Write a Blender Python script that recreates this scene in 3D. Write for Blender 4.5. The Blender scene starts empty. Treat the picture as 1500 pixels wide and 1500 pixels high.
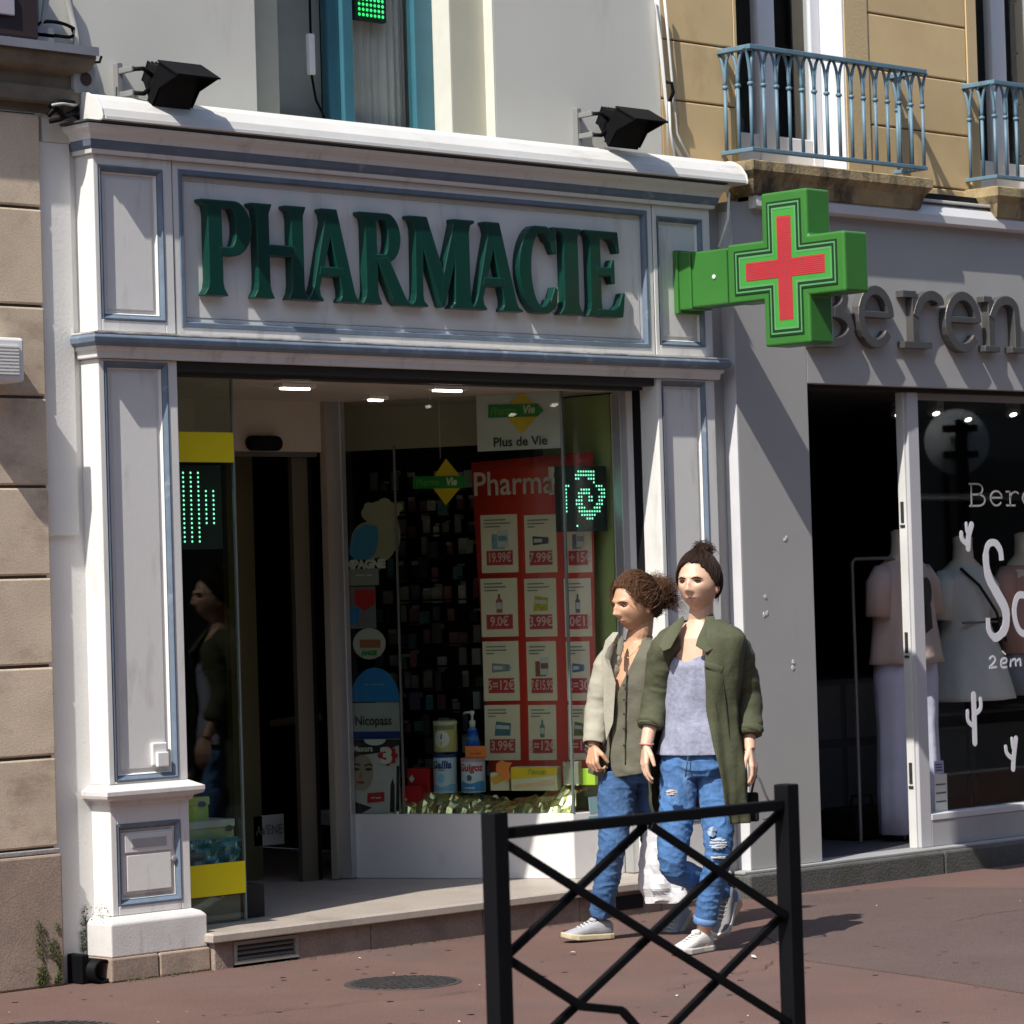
import bpy, bmesh, math, random
from mathutils import Vector, Matrix, noise
R_ = math.radians
rng = random.Random(7)
SC = bpy.context.scene
COL = SC.collection

# ------------------------------------------------------------------ camera
YAW, PIT, ROL, FPX = R_(44.2), R_(1.4), R_(1.7), 4700.0
CAM = Vector((-8.0, -10.62, 1.55))
_f = Vector((math.sin(YAW)*math.cos(PIT), math.cos(YAW)*math.cos(PIT), math.sin(PIT)))
_r0 = Vector((math.cos(YAW), -math.sin(YAW), 0)); _d0 = _f.cross(_r0)
_r = math.cos(ROL)*_r0 + math.sin(ROL)*_d0
_d = -math.sin(ROL)*_r0 + math.cos(ROL)*_d0
cam = bpy.data.cameras.new('camera'); camo = bpy.data.objects.new('camera', cam); COL.objects.link(camo)
camo.matrix_world = Matrix(((_r.x, -_d.x, -_f.x, CAM.x), (_r.y, -_d.y, -_f.y, CAM.y), (_r.z, -_d.z, -_f.z, CAM.z), (0, 0, 0, 1)))
cam.sensor_width = 36; cam.sensor_fit = 'HORIZONTAL'; cam.lens = 36*FPX/1500
cam.clip_start = .1; cam.clip_end = 2000
cam.dof.use_dof = True; cam.dof.focus_distance = 13.6; cam.dof.aperture_fstop = 8.0
SC.camera = camo
# ------------------------------------------------------------------ sky, sun, exposure
AZ, EL = R_(16), R_(50)
SUNDIR = Vector((-math.cos(AZ)*math.cos(EL), -math.sin(AZ)*math.cos(EL), math.sin(EL)))   # towards the sun
W = bpy.data.worlds.new('World'); SC.world = W; W.use_nodes = True
_n = W.node_tree.nodes; _sky = _n.new('ShaderNodeTexSky'); _sky.sky_type = 'NISHITA'; _sky.sun_disc = False
_sky.sun_elevation = EL; _sky.sun_rotation = math.atan2(SUNDIR.x, SUNDIR.y) % (2*math.pi)
_bg = _n['Background']; _bg.inputs[1].default_value = .15
W.node_tree.links.new(_sky.outputs[0], _bg.inputs[0])
sl = bpy.data.lights.new('sun', 'SUN'); sl.energy = 4.6; sl.angle = R_(.5); sl.color = (1, .95, .87)
so = bpy.data.objects.new('sun', sl); COL.objects.link(so); so.rotation_euler = SUNDIR.to_track_quat('Z', 'Y').to_euler()
so.location = (-20, -8, 30)
vs = SC.view_settings; vs.view_transform = 'Standard'; vs.look = 'None'; vs.gamma = 1; vs.use_curve_mapping = False
vs.exposure = 0.40

# ------------------------------------------------------------------ helpers
def at(px, py, Y=0.0):
    d = _r*((px-750)/FPX) + _d*((py-750)/FPX) + _f
    t = (Y-CAM.y)/d.y; p = CAM + d*t
    return p.x, p.z
def atp(px, py, o, n):
    d = _r*((px-750)/FPX) + _d*((py-750)/FPX) + _f
    t = (Vector(o)-CAM).dot(n)/d.dot(n); return CAM + d*t
def atz(px, py, Z=0.0):
    d = _r*((px-750)/FPX) + _d*((py-750)/FPX) + _f
    return CAM + d*((Z-CAM.z)/d.z)

MATS = {}
def M(name, rgb, rough=.6, metal=0., var=.12, scale=3., bump=0., bscale=80., spec=.5, stain=None, rnd=0., fine=0., emit=None, coat=0., stretch=None):
    """procedural material: base colour broken up by two noises, optional stains, grain bump and per-object variation"""
    if name in MATS: return MATS[name]
    m = bpy.data.materials.new(name); m.use_nodes = True; nt = m.node_tree; N = nt.nodes; Lk = nt.links.new
    b = N['Principled BSDF']; b.inputs['Roughness'].default_value = rough; b.inputs['Metallic'].default_value = metal
    b.inputs['Specular IOR Level'].default_value = spec; b.inputs['Coat Weight'].default_value = coat
    geo = N.new('ShaderNodeNewGeometry'); pos = geo.outputs['Position']
    if stretch:
        mp = N.new('ShaderNodeMapping'); mp.inputs['Scale'].default_value = stretch; Lk(pos, mp.inputs['Vector']); pos2 = mp.outputs[0]
    else: pos2 = pos
    n1 = N.new('ShaderNodeTexNoise'); n1.inputs['Scale'].default_value = scale; n1.inputs['Detail'].default_value = 5; n1.inputs['Roughness'].default_value = .6
    Lk(pos2, n1.inputs['Vector'])
    mr = N.new('ShaderNodeMapRange'); mr.inputs[1].default_value = .25; mr.inputs[2].default_value = .75
    mr.inputs[3].default_value = 1-var; mr.inputs[4].default_value = 1+var; Lk(n1.outputs['Fac'], mr.inputs[0])
    val = mr.outputs[0]
    if fine:
        n2 = N.new('ShaderNodeTexNoise'); n2.inputs['Scale'].default_value = bscale; n2.inputs['Detail'].default_value = 3; Lk(pos, n2.inputs['Vector'])
        m2 = N.new('ShaderNodeMapRange'); m2.inputs[1].default_value = .3; m2.inputs[2].default_value = .7; m2.inputs[3].default_value = 1-fine; m2.inputs[4].default_value = 1+fine
        Lk(n2.outputs['Fac'], m2.inputs[0]); mm = N.new('ShaderNodeMath'); mm.operation = 'MULTIPLY'; Lk(val, mm.inputs[0]); Lk(m2.outputs[0], mm.inputs[1]); val = mm.outputs[0]
    if rnd:
        oi = N.new('ShaderNodeObjectInfo'); m3 = N.new('ShaderNodeMapRange'); m3.inputs[3].default_value = 1-rnd; m3.inputs[4].default_value = 1+rnd; Lk(oi.outputs['Random'], m3.inputs[0])
        mm = N.new('ShaderNodeMath'); mm.operation = 'MULTIPLY'; Lk(val, mm.inputs[0]); Lk(m3.outputs[0], mm.inputs[1]); val = mm.outputs[0]
    vm = N.new('ShaderNodeVectorMath'); vm.operation = 'SCALE'; vm.inputs[0].default_value = rgb; Lk(val, vm.inputs['Scale'])
    colr = vm.outputs[0]
    if stain:   # (rgb, amount, scale, (sx,sy,sz), threshold)
        mp = N.new('ShaderNodeMapping'); mp.inputs['Scale'].default_value = stain[3]; Lk(pos, mp.inputs['Vector'])
        n3 = N.new('ShaderNodeTexNoise'); n3.inputs['Scale'].default_value = stain[2]; n3.inputs['Detail'].default_value = 8; n3.inputs['Roughness'].default_value = .65; Lk(mp.outputs[0], n3.inputs['Vector'])
        m4 = N.new('ShaderNodeMapRange'); m4.inputs[1].default_value = stain[4]; m4.inputs[2].default_value = stain[4]+.18; m4.inputs[3].default_value = 0; m4.inputs[4].default_value = stain[1]; Lk(n3.outputs['Fac'], m4.inputs[0])
        mx = N.new('ShaderNodeMix'); mx.data_type = 'RGBA'; Lk(m4.outputs[0], mx.inputs[0]); Lk(colr, mx.inputs[6]); mx.inputs[7].default_value = (*stain[0], 1); colr = mx.outputs[2]
    Lk(colr, b.inputs['Base Color'])
    if bump:
        nb = N.new('ShaderNodeTexNoise'); nb.inputs['Scale'].default_value = bscale; nb.inputs['Detail'].default_value = 4; Lk(pos, nb.inputs['Vector'])
        bp = N.new('ShaderNodeBump'); bp.inputs['Strength'].default_value = bump; bp.inputs['Distance'].default_value = .01; Lk(nb.outputs['Fac'], bp.inputs['Height']); Lk(bp.outputs[0], b.inputs['Normal'])
    if emit:
        b.inputs['Emission Color'].default_value = (*emit[0], 1); b.inputs['Emission Strength'].default_value = emit[1]
    MATS[name] = m; return m
def glassmat(name, tint=(.9, .95, .93), refl=.5):
    m = bpy.data.materials.new(name); m.use_nodes = True; N = m.node_tree.nodes; Lk = m.node_tree.links.new
    for q in list(N): N.remove(q)
    o = N.new('ShaderNodeOutputMaterial'); t = N.new('ShaderNodeBsdfTransparent'); t.inputs[0].default_value = (*tint, 1)
    g = N.new('ShaderNodeBsdfGlossy'); g.inputs['Roughness'].default_value = .01
    f = N.new('ShaderNodeLayerWeight'); f.inputs[0].default_value = .5      # Schlick, the same from both sides of the pane
    pw_ = N.new('ShaderNodeMath'); pw_.operation = 'POWER'; pw_.inputs[1].default_value = 5; Lk(f.outputs['Facing'], pw_.inputs[0])
    ma = N.new('ShaderNodeMath'); ma.operation = 'MULTIPLY_ADD'; ma.inputs[1].default_value = .96; ma.inputs[2].default_value = .04; Lk(pw_.outputs[0], ma.inputs[0])
    mu = N.new('ShaderNodeMath'); mu.operation = 'MULTIPLY'; mu.inputs[1].default_value = refl; Lk(ma.outputs[0], mu.inputs[0])
    mx = N.new('ShaderNodeMixShader'); Lk(mu.outputs[0], mx.inputs[0]); Lk(t.outputs[0], mx.inputs[1]); Lk(g.outputs[0], mx.inputs[2]); Lk(mx.outputs[0], o.inputs[0])
    MATS[name] = m; return m

def tag(o, label=None, cat=None, group=None, kind=None):
    if label: o['label'] = label
    if cat: o['category'] = cat
    if group: o['group'] = group
    if kind: o['kind'] = kind
    return o
def empty(name, loc, label=None, cat=None, group=None, rz=0.):
    o = bpy.data.objects.new(name, None); COL.objects.link(o); o.location = loc; o.rotation_euler = (0, 0, rz); o.empty_display_size = .1
    return tag(o, label, cat, group)
def root_matrix(p):
    mw = Matrix.Identity(4)
    while p is not None:
        mw = Matrix.LocRotScale(p.location, p.rotation_euler, p.scale) @ mw; p = p.parent
    return mw
class MB:
    """collects geometry in world coordinates, builds ONE mesh object"""
    def __init__(s): s.v = []; s.f = []; s.mi = []; s.sm = []; s.cur = 0; s.smooth = False
    def add(s, vs, fs):
        k = len(s.v); s.v += [tuple(p) for p in vs]; s.f += [tuple(i+k for i in f) for f in fs]
        s.mi += [s.cur]*len(fs); s.sm += [s.smooth]*len(fs); return s
    def box(s, x0, x1, y0, y1, z0, z1):
        return s.add([(x0,y0,z0),(x1,y0,z0),(x1,y1,z0),(x0,y1,z0),(x0,y0,z1),(x1,y0,z1),(x1,y1,z1),(x0,y1,z1)],
                     [(0,3,2,1),(4,5,6,7),(0,1,5,4),(1,2,6,5),(2,3,7,6),(3,0,4,7)])
    def obox(s, c, u, v, w, a, b, h):
        """box centred at c with half sizes a,b,h along unit vectors u,v,w"""
        c, u, v, w = Vector(c), Vector(u), Vector(v), Vector(w); P = []
        for k in (-1, 1):
            for i, j in ((-1,-1),(1,-1),(1,1),(-1,1)): P.append(c+u*a*i+v*b*j+w*h*k)
        return s.add(P, [(0,3,2,1),(4,5,6,7),(0,1,5,4),(1,2,6,5),(2,3,7,6),(3,0,4,7)])
    def quad(s, a, b, c, d): return s.add([a,b,c,d], [(0,1,2,3)])
    def tube(s, pts, r, n=8, cap=True, sq=False):
        pts = [Vector(p) for p in pts]; rs = r if isinstance(r, (list, tuple)) else [r]*len(pts); V = []; F = []
        up = None
        for i, p in enumerate(pts):
            t = (pts[min(i+1, len(pts)-1)]-pts[max(i-1, 0)]).normalized()
            if up is None:
                up = Vector((0,0,1)) if abs(t.z) < .9 else Vector((0,1,0))
            a = t.cross(up).normalized(); b = a.cross(t).normalized(); up = b
            for k in range(n):
                an = 2*math.pi*(k+.5)/n; V.append(p+(a*math.cos(an)+b*math.sin(an))*rs[i])
        for i in range(len(pts)-1):
            for k in range(n):
                F.append((i*n+k, i*n+(k+1)%n, (i+1)*n+(k+1)%n, (i+1)*n+k))
        if cap: F.append(tuple(range(n-1, -1, -1))); F.append(tuple((len(pts)-1)*n+k for k in range(n)))
        return s.add(V, F)
    def lathe(s, c, prof, n=20, axis=(0,0,1)):
        ax = Vector(axis).normalized(); a = ax.orthogonal().normalized(); b = ax.cross(a); c = Vector(c); V = []; F = []
        for r, h in prof:
            for k in range(n):
                an = 2*math.pi*k/n; V.append(c+ax*h+(a*math.cos(an)+b*math.sin(an))*max(r, 1e-4))
        for i in range(len(prof)-1):
            for k in range(n): F.append((i*n+k, i*n+(k+1)%n, (i+1)*n+(k+1)%n, (i+1)*n+k))
        F.append(tuple(range(n-1, -1, -1))); F.append(tuple((len(prof)-1)*n+k for k in range(n)))
        return s.add(V, F)
    def prism(s, poly, fn, t0, t1):
        """poly: list of (a,b); fn(a,b,t)->point; extruded between t0 and t1 (ngon caps)"""
        n = len(poly); V = [fn(a, b, t0) for a, b in poly]+[fn(a, b, t1) for a, b in poly]
        F = [tuple(range(n)), tuple(range(2*n-1, n-1, -1))]+[(i, i+n, (i+1)%n+n, (i+1)%n) for i in range(n)]
        return s.add(V, F)
    def sweep(s, path, prof, closed=False, cap=True):
        """prof [(out,z)] carried along a plan path [(x,y)] with mitred corners; outward is to the right of travel"""
        n = len(path); m = len(prof); V = []; F = []
        def nrm(a, b):
            d = (Vector(b)-Vector(a)).normalized(); return Vector((d.y, -d.x))
        for i in range(n):
            P = Vector(path[i])
            if closed or 0 < i < n-1:
                n1 = nrm(path[i-1], path[i]); n2 = nrm(path[i], path[(i+1)%n]); mv = (n1+n2)/(1+n1.dot(n2))
            else: mv = nrm(path[0], path[1]) if i == 0 else nrm(path[-2], path[-1])
            for o, z in prof: q = P+mv*o; V.append((q.x, q.y, z))
        for i in range(n if closed else n-1):
            j = (i+1) % n
            for k in range(m-1): F.append((i*m+k, i*m+k+1, j*m+k+1, j*m+k))
        if cap and not closed: F.append(tuple(range(m-1, -1, -1))); F.append(tuple((n-1)*m+k for k in range(m)))
        return s.add(V, F)
    def frame(s, x0, x1, z0, z1, prof, fn=lambda x, y, z: (x, y, z)):
        """mitred picture-frame: prof [(inset, y)] round a rectangle in the xz plane"""
        m = len(prof); V = []; F = []
        for cx, cz, sx, sz in ((x0,z0,1,1),(x1,z0,-1,1),(x1,z1,-1,-1),(x0,z1,1,-1)):
            for i, y in prof: V.append(fn(cx+sx*i, y, cz+sz*i))
        for i in range(4):
            j = (i+1) % 4
            for k in range(m-1): F.append((i*m+k, j*m+k, j*m+k+1, i*m+k+1))
        return s.add(V, F)
    def build(s, name, mats, parent=None, bevel=0., seg=2, label=None, cat=None, group=None, kind=None, sub=0, autosmooth=None):
        me = bpy.data.meshes.new(name); me.from_pydata(s.v, [], s.f)
        if not isinstance(mats, (list, tuple)): mats = [mats]
        for q in mats: me.materials.append(q)
        me.polygons.foreach_set('material_index', s.mi); me.polygons.foreach_set('use_smooth', s.sm)
        bm = bmesh.new(); bm.from_mesh(me); bmesh.ops.recalc_face_normals(bm, faces=bm.faces); bm.to_mesh(me); bm.free()
        o = bpy.data.objects.new(name, me); COL.objects.link(o)
        if parent is not None:
            o.parent = parent; o.matrix_basis = Matrix.Identity(4); mw = root_matrix(parent); me.transform(mw.inverted())
        else:
            lo = [min(p[i] for p in s.v) for i in range(3)]; hi = [max(p[i] for p in s.v) for i in range(3)]
            c = Vector(((lo[0]+hi[0])/2, (lo[1]+hi[1])/2, lo[2])); me.transform(Matrix.Translation(-c)); o.location = c
        me.update()
        if bevel:
            b = o.modifiers.new('edge', 'BEVEL'); b.width = bevel; b.segments = seg; b.limit_method = 'ANGLE'; b.angle_limit = R_(35)
        if sub:
            q = o.modifiers.new('sub', 'SUBSURF'); q.levels = sub; q.render_levels = sub
        return tag(o, label, cat, group, kind)
def copy_tree(o, parent=None):
    c = o.copy(); COL.objects.link(c); c.parent = parent
    for ch in [q for q in o.children]: copy_tree(ch, c)
    return c
def text_mesh(mb, txt, fn, size=1., shear=0., weight=0., align='CENTER', spacing=1., ext=.001, xs=1.):
    """flat lettering: the built-in font turned to polygons, placed by fn(a,b,t)"""
    cu = bpy.data.curves.new('t', 'FONT'); cu.body = txt; cu.size = size; cu.shear = shear; cu.offset = weight; cu.align_x = align; cu.align_y = 'CENTER'; cu.space_character = spacing; cu.resolution_u = 3
    o = bpy.data.objects.new('t', cu); COL.objects.link(o); dg = bpy.context.evaluated_depsgraph_get(); dg.update()
    me = bpy.data.meshes.new_from_object(o.evaluated_get(dg))
    mb.add([fn(v.co.x*xs, v.co.y, ext) for v in me.vertices], [tuple(p.vertices) for p in me.polygons])
    bpy.data.objects.remove(o); bpy.data.curves.remove(cu); bpy.data.meshes.remove(me)
def fbm(p, s=1., o=3):
    v = 0; a = .5; p = Vector(p)*s
    for _ in range(o): v += a*noise.noise(p); p = p*2.03; a *= .5
    return v

# ------------------------------------------------------------------ materials
white = M('painted_white_timber', (.73, .72, .695), .45, var=.04, scale=1.6, bump=.06, bscale=45, stain=((.36,.33,.30), .5, 6, (1.6,1.6,.35), .55))
whitewall = M('white_render', (.71, .705, .685), .75, var=.05, scale=2, bump=.12, bscale=70, stain=((.42,.39,.36), .4, 6, (1,1,.4), .6))
blue = M('blue_moulding_paint', (.135, .18, .24), .5, var=.22, scale=9, stain=((.42,.44,.47), .6, 11, (1,1,1), .57))
stone = M('beige_limestone', (.60, .49, .365), .85, var=.16, scale=3.5, bump=.12, bscale=130, fine=.12, rnd=.06, stain=((.3,.22,.155), .7, 3.4, (1,1,1.6), .5))
plinthstone = M('plinth_stone', (.31, .235, .185), .85, var=.2, scale=4, bump=.15, bscale=120, fine=.14, rnd=.12, stain=((.1,.085,.07), .7, 2.6, (1,1,1), .52))
greywall = M('grey_wall_render', (.64, .63, .575), .85, var=.05, scale=1.2, bump=.06, bscale=120, stain=((.4,.39,.37), .4, 1.8, (2,2,.5), .58))
cream = M('cream_trim', (.60, .59, .52), .8, var=.07, scale=4, bump=.05, stain=((.45,.43,.36), .4, 4, (2,2,.6), .56))
band = M('beige_band', (.5, .49, .39), .85, var=.06, scale=4, bump=.04)
ochre = M('ochre_render', (.66, .48, .25), .85, var=.10, scale=2.2, bump=.07, bscale=160, rnd=.05, stain=((.3,.2,.09), .5, 2.6, (1.4,1.4,.8), .55))
shopgrey = M('grey_shop_paint', (.39, .388, .378), .6, var=.06, scale=1.3, bump=.03, bscale=120, stain=((.27,.27,.285), .5, 3, (2,2,.7), .6))
asphalt = M('red_asphalt', (.132, .074, .060), .92, var=.2, scale=1.3, bump=.6, bscale=160, fine=.38, stain=((.105,.075,.068), .6, 1.1, (1,1,1), .5))
darkasphalt = M('grey_asphalt', (.098, .064, .056), .92, var=.15, scale=1.2, bump=.6, bscale=160, fine=.35)
road = M('road_asphalt', (.06, .06, .062), .9, var=.2, scale=.8, bump=.5, bscale=120, fine=.3)
granite = M('granite_kerb', (.3, .29, .28), .8, var=.15, scale=6, fine=.25, bscale=120)
teal = M('teal_window_paint', (.04, .145, .19), .4, var=.12, scale=6)
railblue = M('blue_rail_paint', (.115, .205, .275), .5, var=.18, scale=14, stain=((.1,.06,.04), .7, 12, (1,1,1), .62))
black = M('black_metal', (.004, .004, .005), .6, var=.2, scale=10, spec=.12)
blackmat = M('black_matte', (.008, .008, .009), .7, var=.2, scale=10, spec=.2)
alu = M('aluminium', (.5, .5, .5), .4, metal=.6, var=.08)
whiteplastic = M('white_plastic', (.75, .75, .73), .4, var=.05, scale=9)
zinc = M('zinc_sheet', (.32, .33, .36), .5, metal=.5, var=.15)
signgreen = M('dark_green_letter', (.0025, .040, .029), .32, var=.08, scale=4, spec=.45)
crossgreen = M('green_cross_paint', (.04, .175, .03), .38, var=.08, scale=4)
moss = M('moss', (.06, .085, .018), .95, var=.4, scale=30, bump=.8, bscale=140)
awnwhite = M('awning_cassette_white', (.68, .67, .64), .4, var=.06, scale=3, stain=((.4,.37,.33), .6, 2.6, (1,4,4), .55))
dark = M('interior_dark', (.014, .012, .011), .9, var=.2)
tile = M('cream_floor_tile', (.38, .33, .285), .5, var=.1, scale=5, fine=.08, stain=((.2,.165,.14), .5, 3, (1,1,1), .54))
glass = glassmat('window_glass', (.91, .95, .90), .6)
glass2 = glassmat('clear_glass', (.94, .955, .95), .55)
glass3 = glassmat('thin_glass', (.95, .965, .955), .35)
yellow = M('yellow_film', (.86, .72, .0), .4, var=.03)
paper = M('paper', (.66, .65, .6), .7, var=.04)
ink = M('black_ink', (.02, .02, .022), .6)

# ------------------------------------------------------------------ ground
g = MB(); g.box(-45, 70, -4.88, 9, -.5, 0); pav = g.build('pavement', asphalt, kind='structure')
g = MB(); g.box(-45, 70, -5.06, -4.884, -.5, .004); g.build('kerb', granite, bevel=.02, kind='structure')
g = MB(); g.box(-400, 400, -400, 400, -1, -.51); g.build('ground', road, kind='structure')
g = MB(); g.box(-45, 70, -11.6, -5.064, -.505, -.12); g.build('road', road, kind='structure')
g = MB(); g.box(-45, 70, -15.2, -11.604, -.505, 0); g.build('far_pavement', darkasphalt, kind='structure')
# a thin darker sheet on the pavement in front of the clothes shop
g = MB(); pts = [atz(*p) for p in ((1172,1312),(1330,1300),(1560,1302),(1560,1466),(1380,1436),(1180,1408),(1120,1372))]
g.prism([(p.x, p.y) for p in pts], lambda a, b, t: (a, b, t), .0005, .004); g.build('darker_pavement_patch', darkasphalt, kind='structure')
# ------------------------------------------------------------------ stone house on the left
SH = empty('stone_house', (-2, .1, 0), 'beige limestone house front in big smooth courses at the left edge', 'building')
zs = [.56, .93, 1.30, 1.663, 2.03, 2.395, 2.768, 3.17, 3.56]
for i in range(len(zs)-1):
    for x0, x1 in ((-1.42, -.222), (-2.7, -1.428), (-4.0, -2.708)):
        off = -.62 if i % 2 else 0
        a, b = (x0+off, x1+off) if x1 < -.3 else (x0+off, x1)
        g = MB(); g.box(a, b, .085, .4, zs[i]+.006, zs[i+1]-.006); g.build('stone_block', stone, SH, bevel=.008)
for x0, x1 in ((-1.9, -.215), (-4.0, -1.906)):
    g = MB(); g.box(x0, x1, .07, .4, 0, .535); g.build('plinth_block', plinthstone, SH, bevel=.01)
g = MB(); g.box(-4, -.218, .078, .4, .537, .557); g.build('plinth_band', granite, SH, bevel=.004)
g = MB(); g.box(-4, -.235, .10, .42, .01, 3.56); g.build('wall_core', M('mortar', (.12, .1, .08), .95), SH)
g = MB(); g.box(-4, -.30, .16, .6, 3.8, 9); g.build('upper_wall', stone, SH)
g = MB(); g.sweep([(-4, .085), (-.10, .085), (-.10, .4)], [(0, 3.56), (.0, 3.60), (.05, 3.605), (.05, 3.66), (.03, 3.67), (.03, 3.72), (.085, 3.745), (.1, 3.79), (.1, 3.815), (0, 3.82)])
g.build('cornice', M('brown_cornice', (.20, .16, .115), .85, var=.2, scale=5, bump=.3, stain=((.08,.07,.055), .7, 4, (.6,1,1), .5)), SH)
g = MB(); g.box(-4, .0, -.03, .4, 3.822, 3.834); g.box(-4, .0, -.036, -.03, 3.80, 3.836); g.build('flashing', zinc, SH)
g = MB(); g.box(-4, -.2, .0, .16, 3.86, 3.875); g.box(-4, -.2, .0, .006, 3.84, 3.90); g.build('gutter', zinc, SH)
# alarm box
AB = empty('alarm_box', (-.42, .085, 2.46), 'white slotted alarm box on the stone wall', 'alarm box')
xa, za = at(37, 560, -.05); xb, zb = at(37, 495, -.05)
g = MB(); g.box(xa-.3, xa, -.05, .088, za, zb); g.build('case', whiteplastic, AB, bevel=.012)
for k in range(9):
    g = MB(); z = za+.03+k*.0135; g.box(xa-.28, xa-.03, -.056, -.0495, z, z+.007); g.build('slat', whiteplastic, AB)
# recessed white strip between the houses
DW = empty('party_strip', (-.12, .12, 0), 'white painted board strip beside the stone wall', 'wall panel')
g = MB(); g.box(-.226, .02, .125, .3, 0, 3.45); g.build('lower_board', whitewall, DW)
g = MB(); g.box(-.222, -.06, .105, .1246, 1.83, 3.45); g.build('upper_board', whitewall, DW, bevel=.003)
# drain pipe stub in the corner
DP = empty('drain_pipe', (-.15, .06, 0), 'black drain pipe mouth at the mossy foot of the wall', 'pipe')
c = atz(130, 1432, .055)
g = MB(); ring = [Vector((math.cos(2*math.pi*k/20), 0, math.sin(2*math.pi*k/20))) for k in range(20)]
V = [Vector((-.10, y, .05))+q*r for y, r in ((.11, .05), (-.035, .05), (-.035, .04), (.08, .04)) for q in ring]
g.smooth = True; g.add(V, [(i*20+k, i*20+(k+1)%20, (i+1)*20+(k+1)%20, (i+1)*20+k) for i in range(3) for k in range(20)]+[tuple(60+k for k in range(20))])
g.build('pipe_mouth', black, DP)
g = MB(); g.box(-.17, -.13, .02, .12, 0, .12); g.build('pipe_shoe', black, DP, bevel=.006)
# moss in the corner
g = MB()
for k in range(2600):
    if rng.random() < .5: x = -.022-.075*rng.random(); yy = .10-.09*rng.random() if x > -.06 else .121; z = .02+.30*rng.random()**2.2
    else: x = -.24-.12*rng.random()**1.5; yy = .069; z = .015+.26*rng.random()**1.7
    if noise.noise(Vector((x*16, z*13, 4))) < -.1: continue
    s = .0025+.005*rng.random(); c = Vector((x, yy-.001, z))
    n3 = [Vector((rng.uniform(-1,1), rng.uniform(-1,.2), rng.uniform(-1,1)))*s for _ in range(4)]
    g.add([c+q for q in n3], [(0,1,2),(0,2,3),(0,1,3),(1,2,3)])
for k in range(300):
    x = -.02+.46*rng.random() if rng.random() < .3 else .5+2.6*rng.random(); s = .003+.006*rng.random(); c = Vector((x, -.065-.03*rng.random(), .004))
    if x > .5: c.y = -.125-.02*rng.random()
    g.add([c+Vector((rng.uniform(-1,1), rng.uniform(-1,1), rng.uniform(0,1)))*s for _ in range(4)], [(0,1,2),(0,2,3),(0,1,3),(1,2,3)])
g.build('moss', moss, kind='stuff')

# ------------------------------------------------------------------ rendered house above the pharmacy
RH = empty('rendered_house', (1.7, .3, 0), 'pale grey rendered house front with blue window above the pharmacy sign', 'building')
g = MB(); g.box(-.2, .95, .10, .5, 3.45, 9); g.box(2.40, 3.528, .10, .5, 3.45, 9); g.box(.95, 2.40, .10, .5, 6.0, 9); g.box(.95, 2.40, .10, .5, 3.45, 3.6)
g.build('wall', greywall, RH)
g = MB(); g.box(.951, 1.13, .16, .5, 3.6, 6); g.box(2.18, 2.392, .16, .5, 3.6, 6); g.build('window_surround', band, RH)
for q in ((2.392, 2.3995, .1008, .2), (2.172, 2.1795, .1605, .5)):
    g = MB(); g.box(*q, 3.6, 6); g.build('reveal_trim', cream, RH)
WN = MB(); WN.box(2.055, 2.171, .275, .33, 3.62, 6); WN.box(1.60, 1.665, .262, .33, 3.62, 6); WN.box(1.535, 1.599, .285, .34, 3.62, 6); WN.box(1.131, 1.20, .285, .34, 3.62, 6); WN.box(1.666, 2.054, .285, .33, 3.62, 3.70); WN.box(1.2, 1.534, .285, .33, 3.62, 3.69)
wn = WN.build('window', teal, RH, bevel=.006)
g = MB(); g.box(1.20, 1.535, .30, .304, 3.69, 6); g.box(1.666, 2.054, .30, .304, 3.69, 6); g.build('pane', glass2, wn)
g = MB(); g.box(1.13, 2.17, .22, .5, 3.601, 3.62); g.build('sill', teal, wn)
curt = M('grey_curtain', (.74, .70, .62), .9, var=.1, scale=5)
g = MB(); g.smooth = True; n = 60; V = []
for i in range(n+1):
    x = 1.68+.42*i/n; y = .40+.02*math.sin(i*.9)+.012*math.sin(i*2.1+1); V += [(x, y, 3.62), (x, y, 6)]
g.add(V, [(2*i, 2*i+2, 2*i+3, 2*i+1) for i in range(n)]); g.build('curtain', curt, RH)
g = MB(); g.box(1.13, 1.60, .42, .43, 3.6, 6); g.build('blind', M('grey_blind', (.50, .49, .45), .9, var=.12), RH)
g = MB(); g.box(.6, 3.6, .6, .62, 3.5, 6); g.build('room_back', dark, RH)
# cable with white inline connector behind the left pane
CB = empty('hanging_cable', (1.4, .26, 3.7), 'thin black cable with white connector hanging in the upper window', 'cable')
g = MB(); g.smooth = True; g.tube([(1.41, .26, 5), (1.408, .26, 4.08), (1.405, .26, 3.9), (1.43, .262, 3.78), (1.50, .265, 3.68)], .006, 6); g.build('wire', black, CB)
g = MB(); g.box(1.386, 1.42, .245, .272, 3.89, 4.075); g.build('connector', whiteplastic, CB, bevel=.005)

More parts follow.
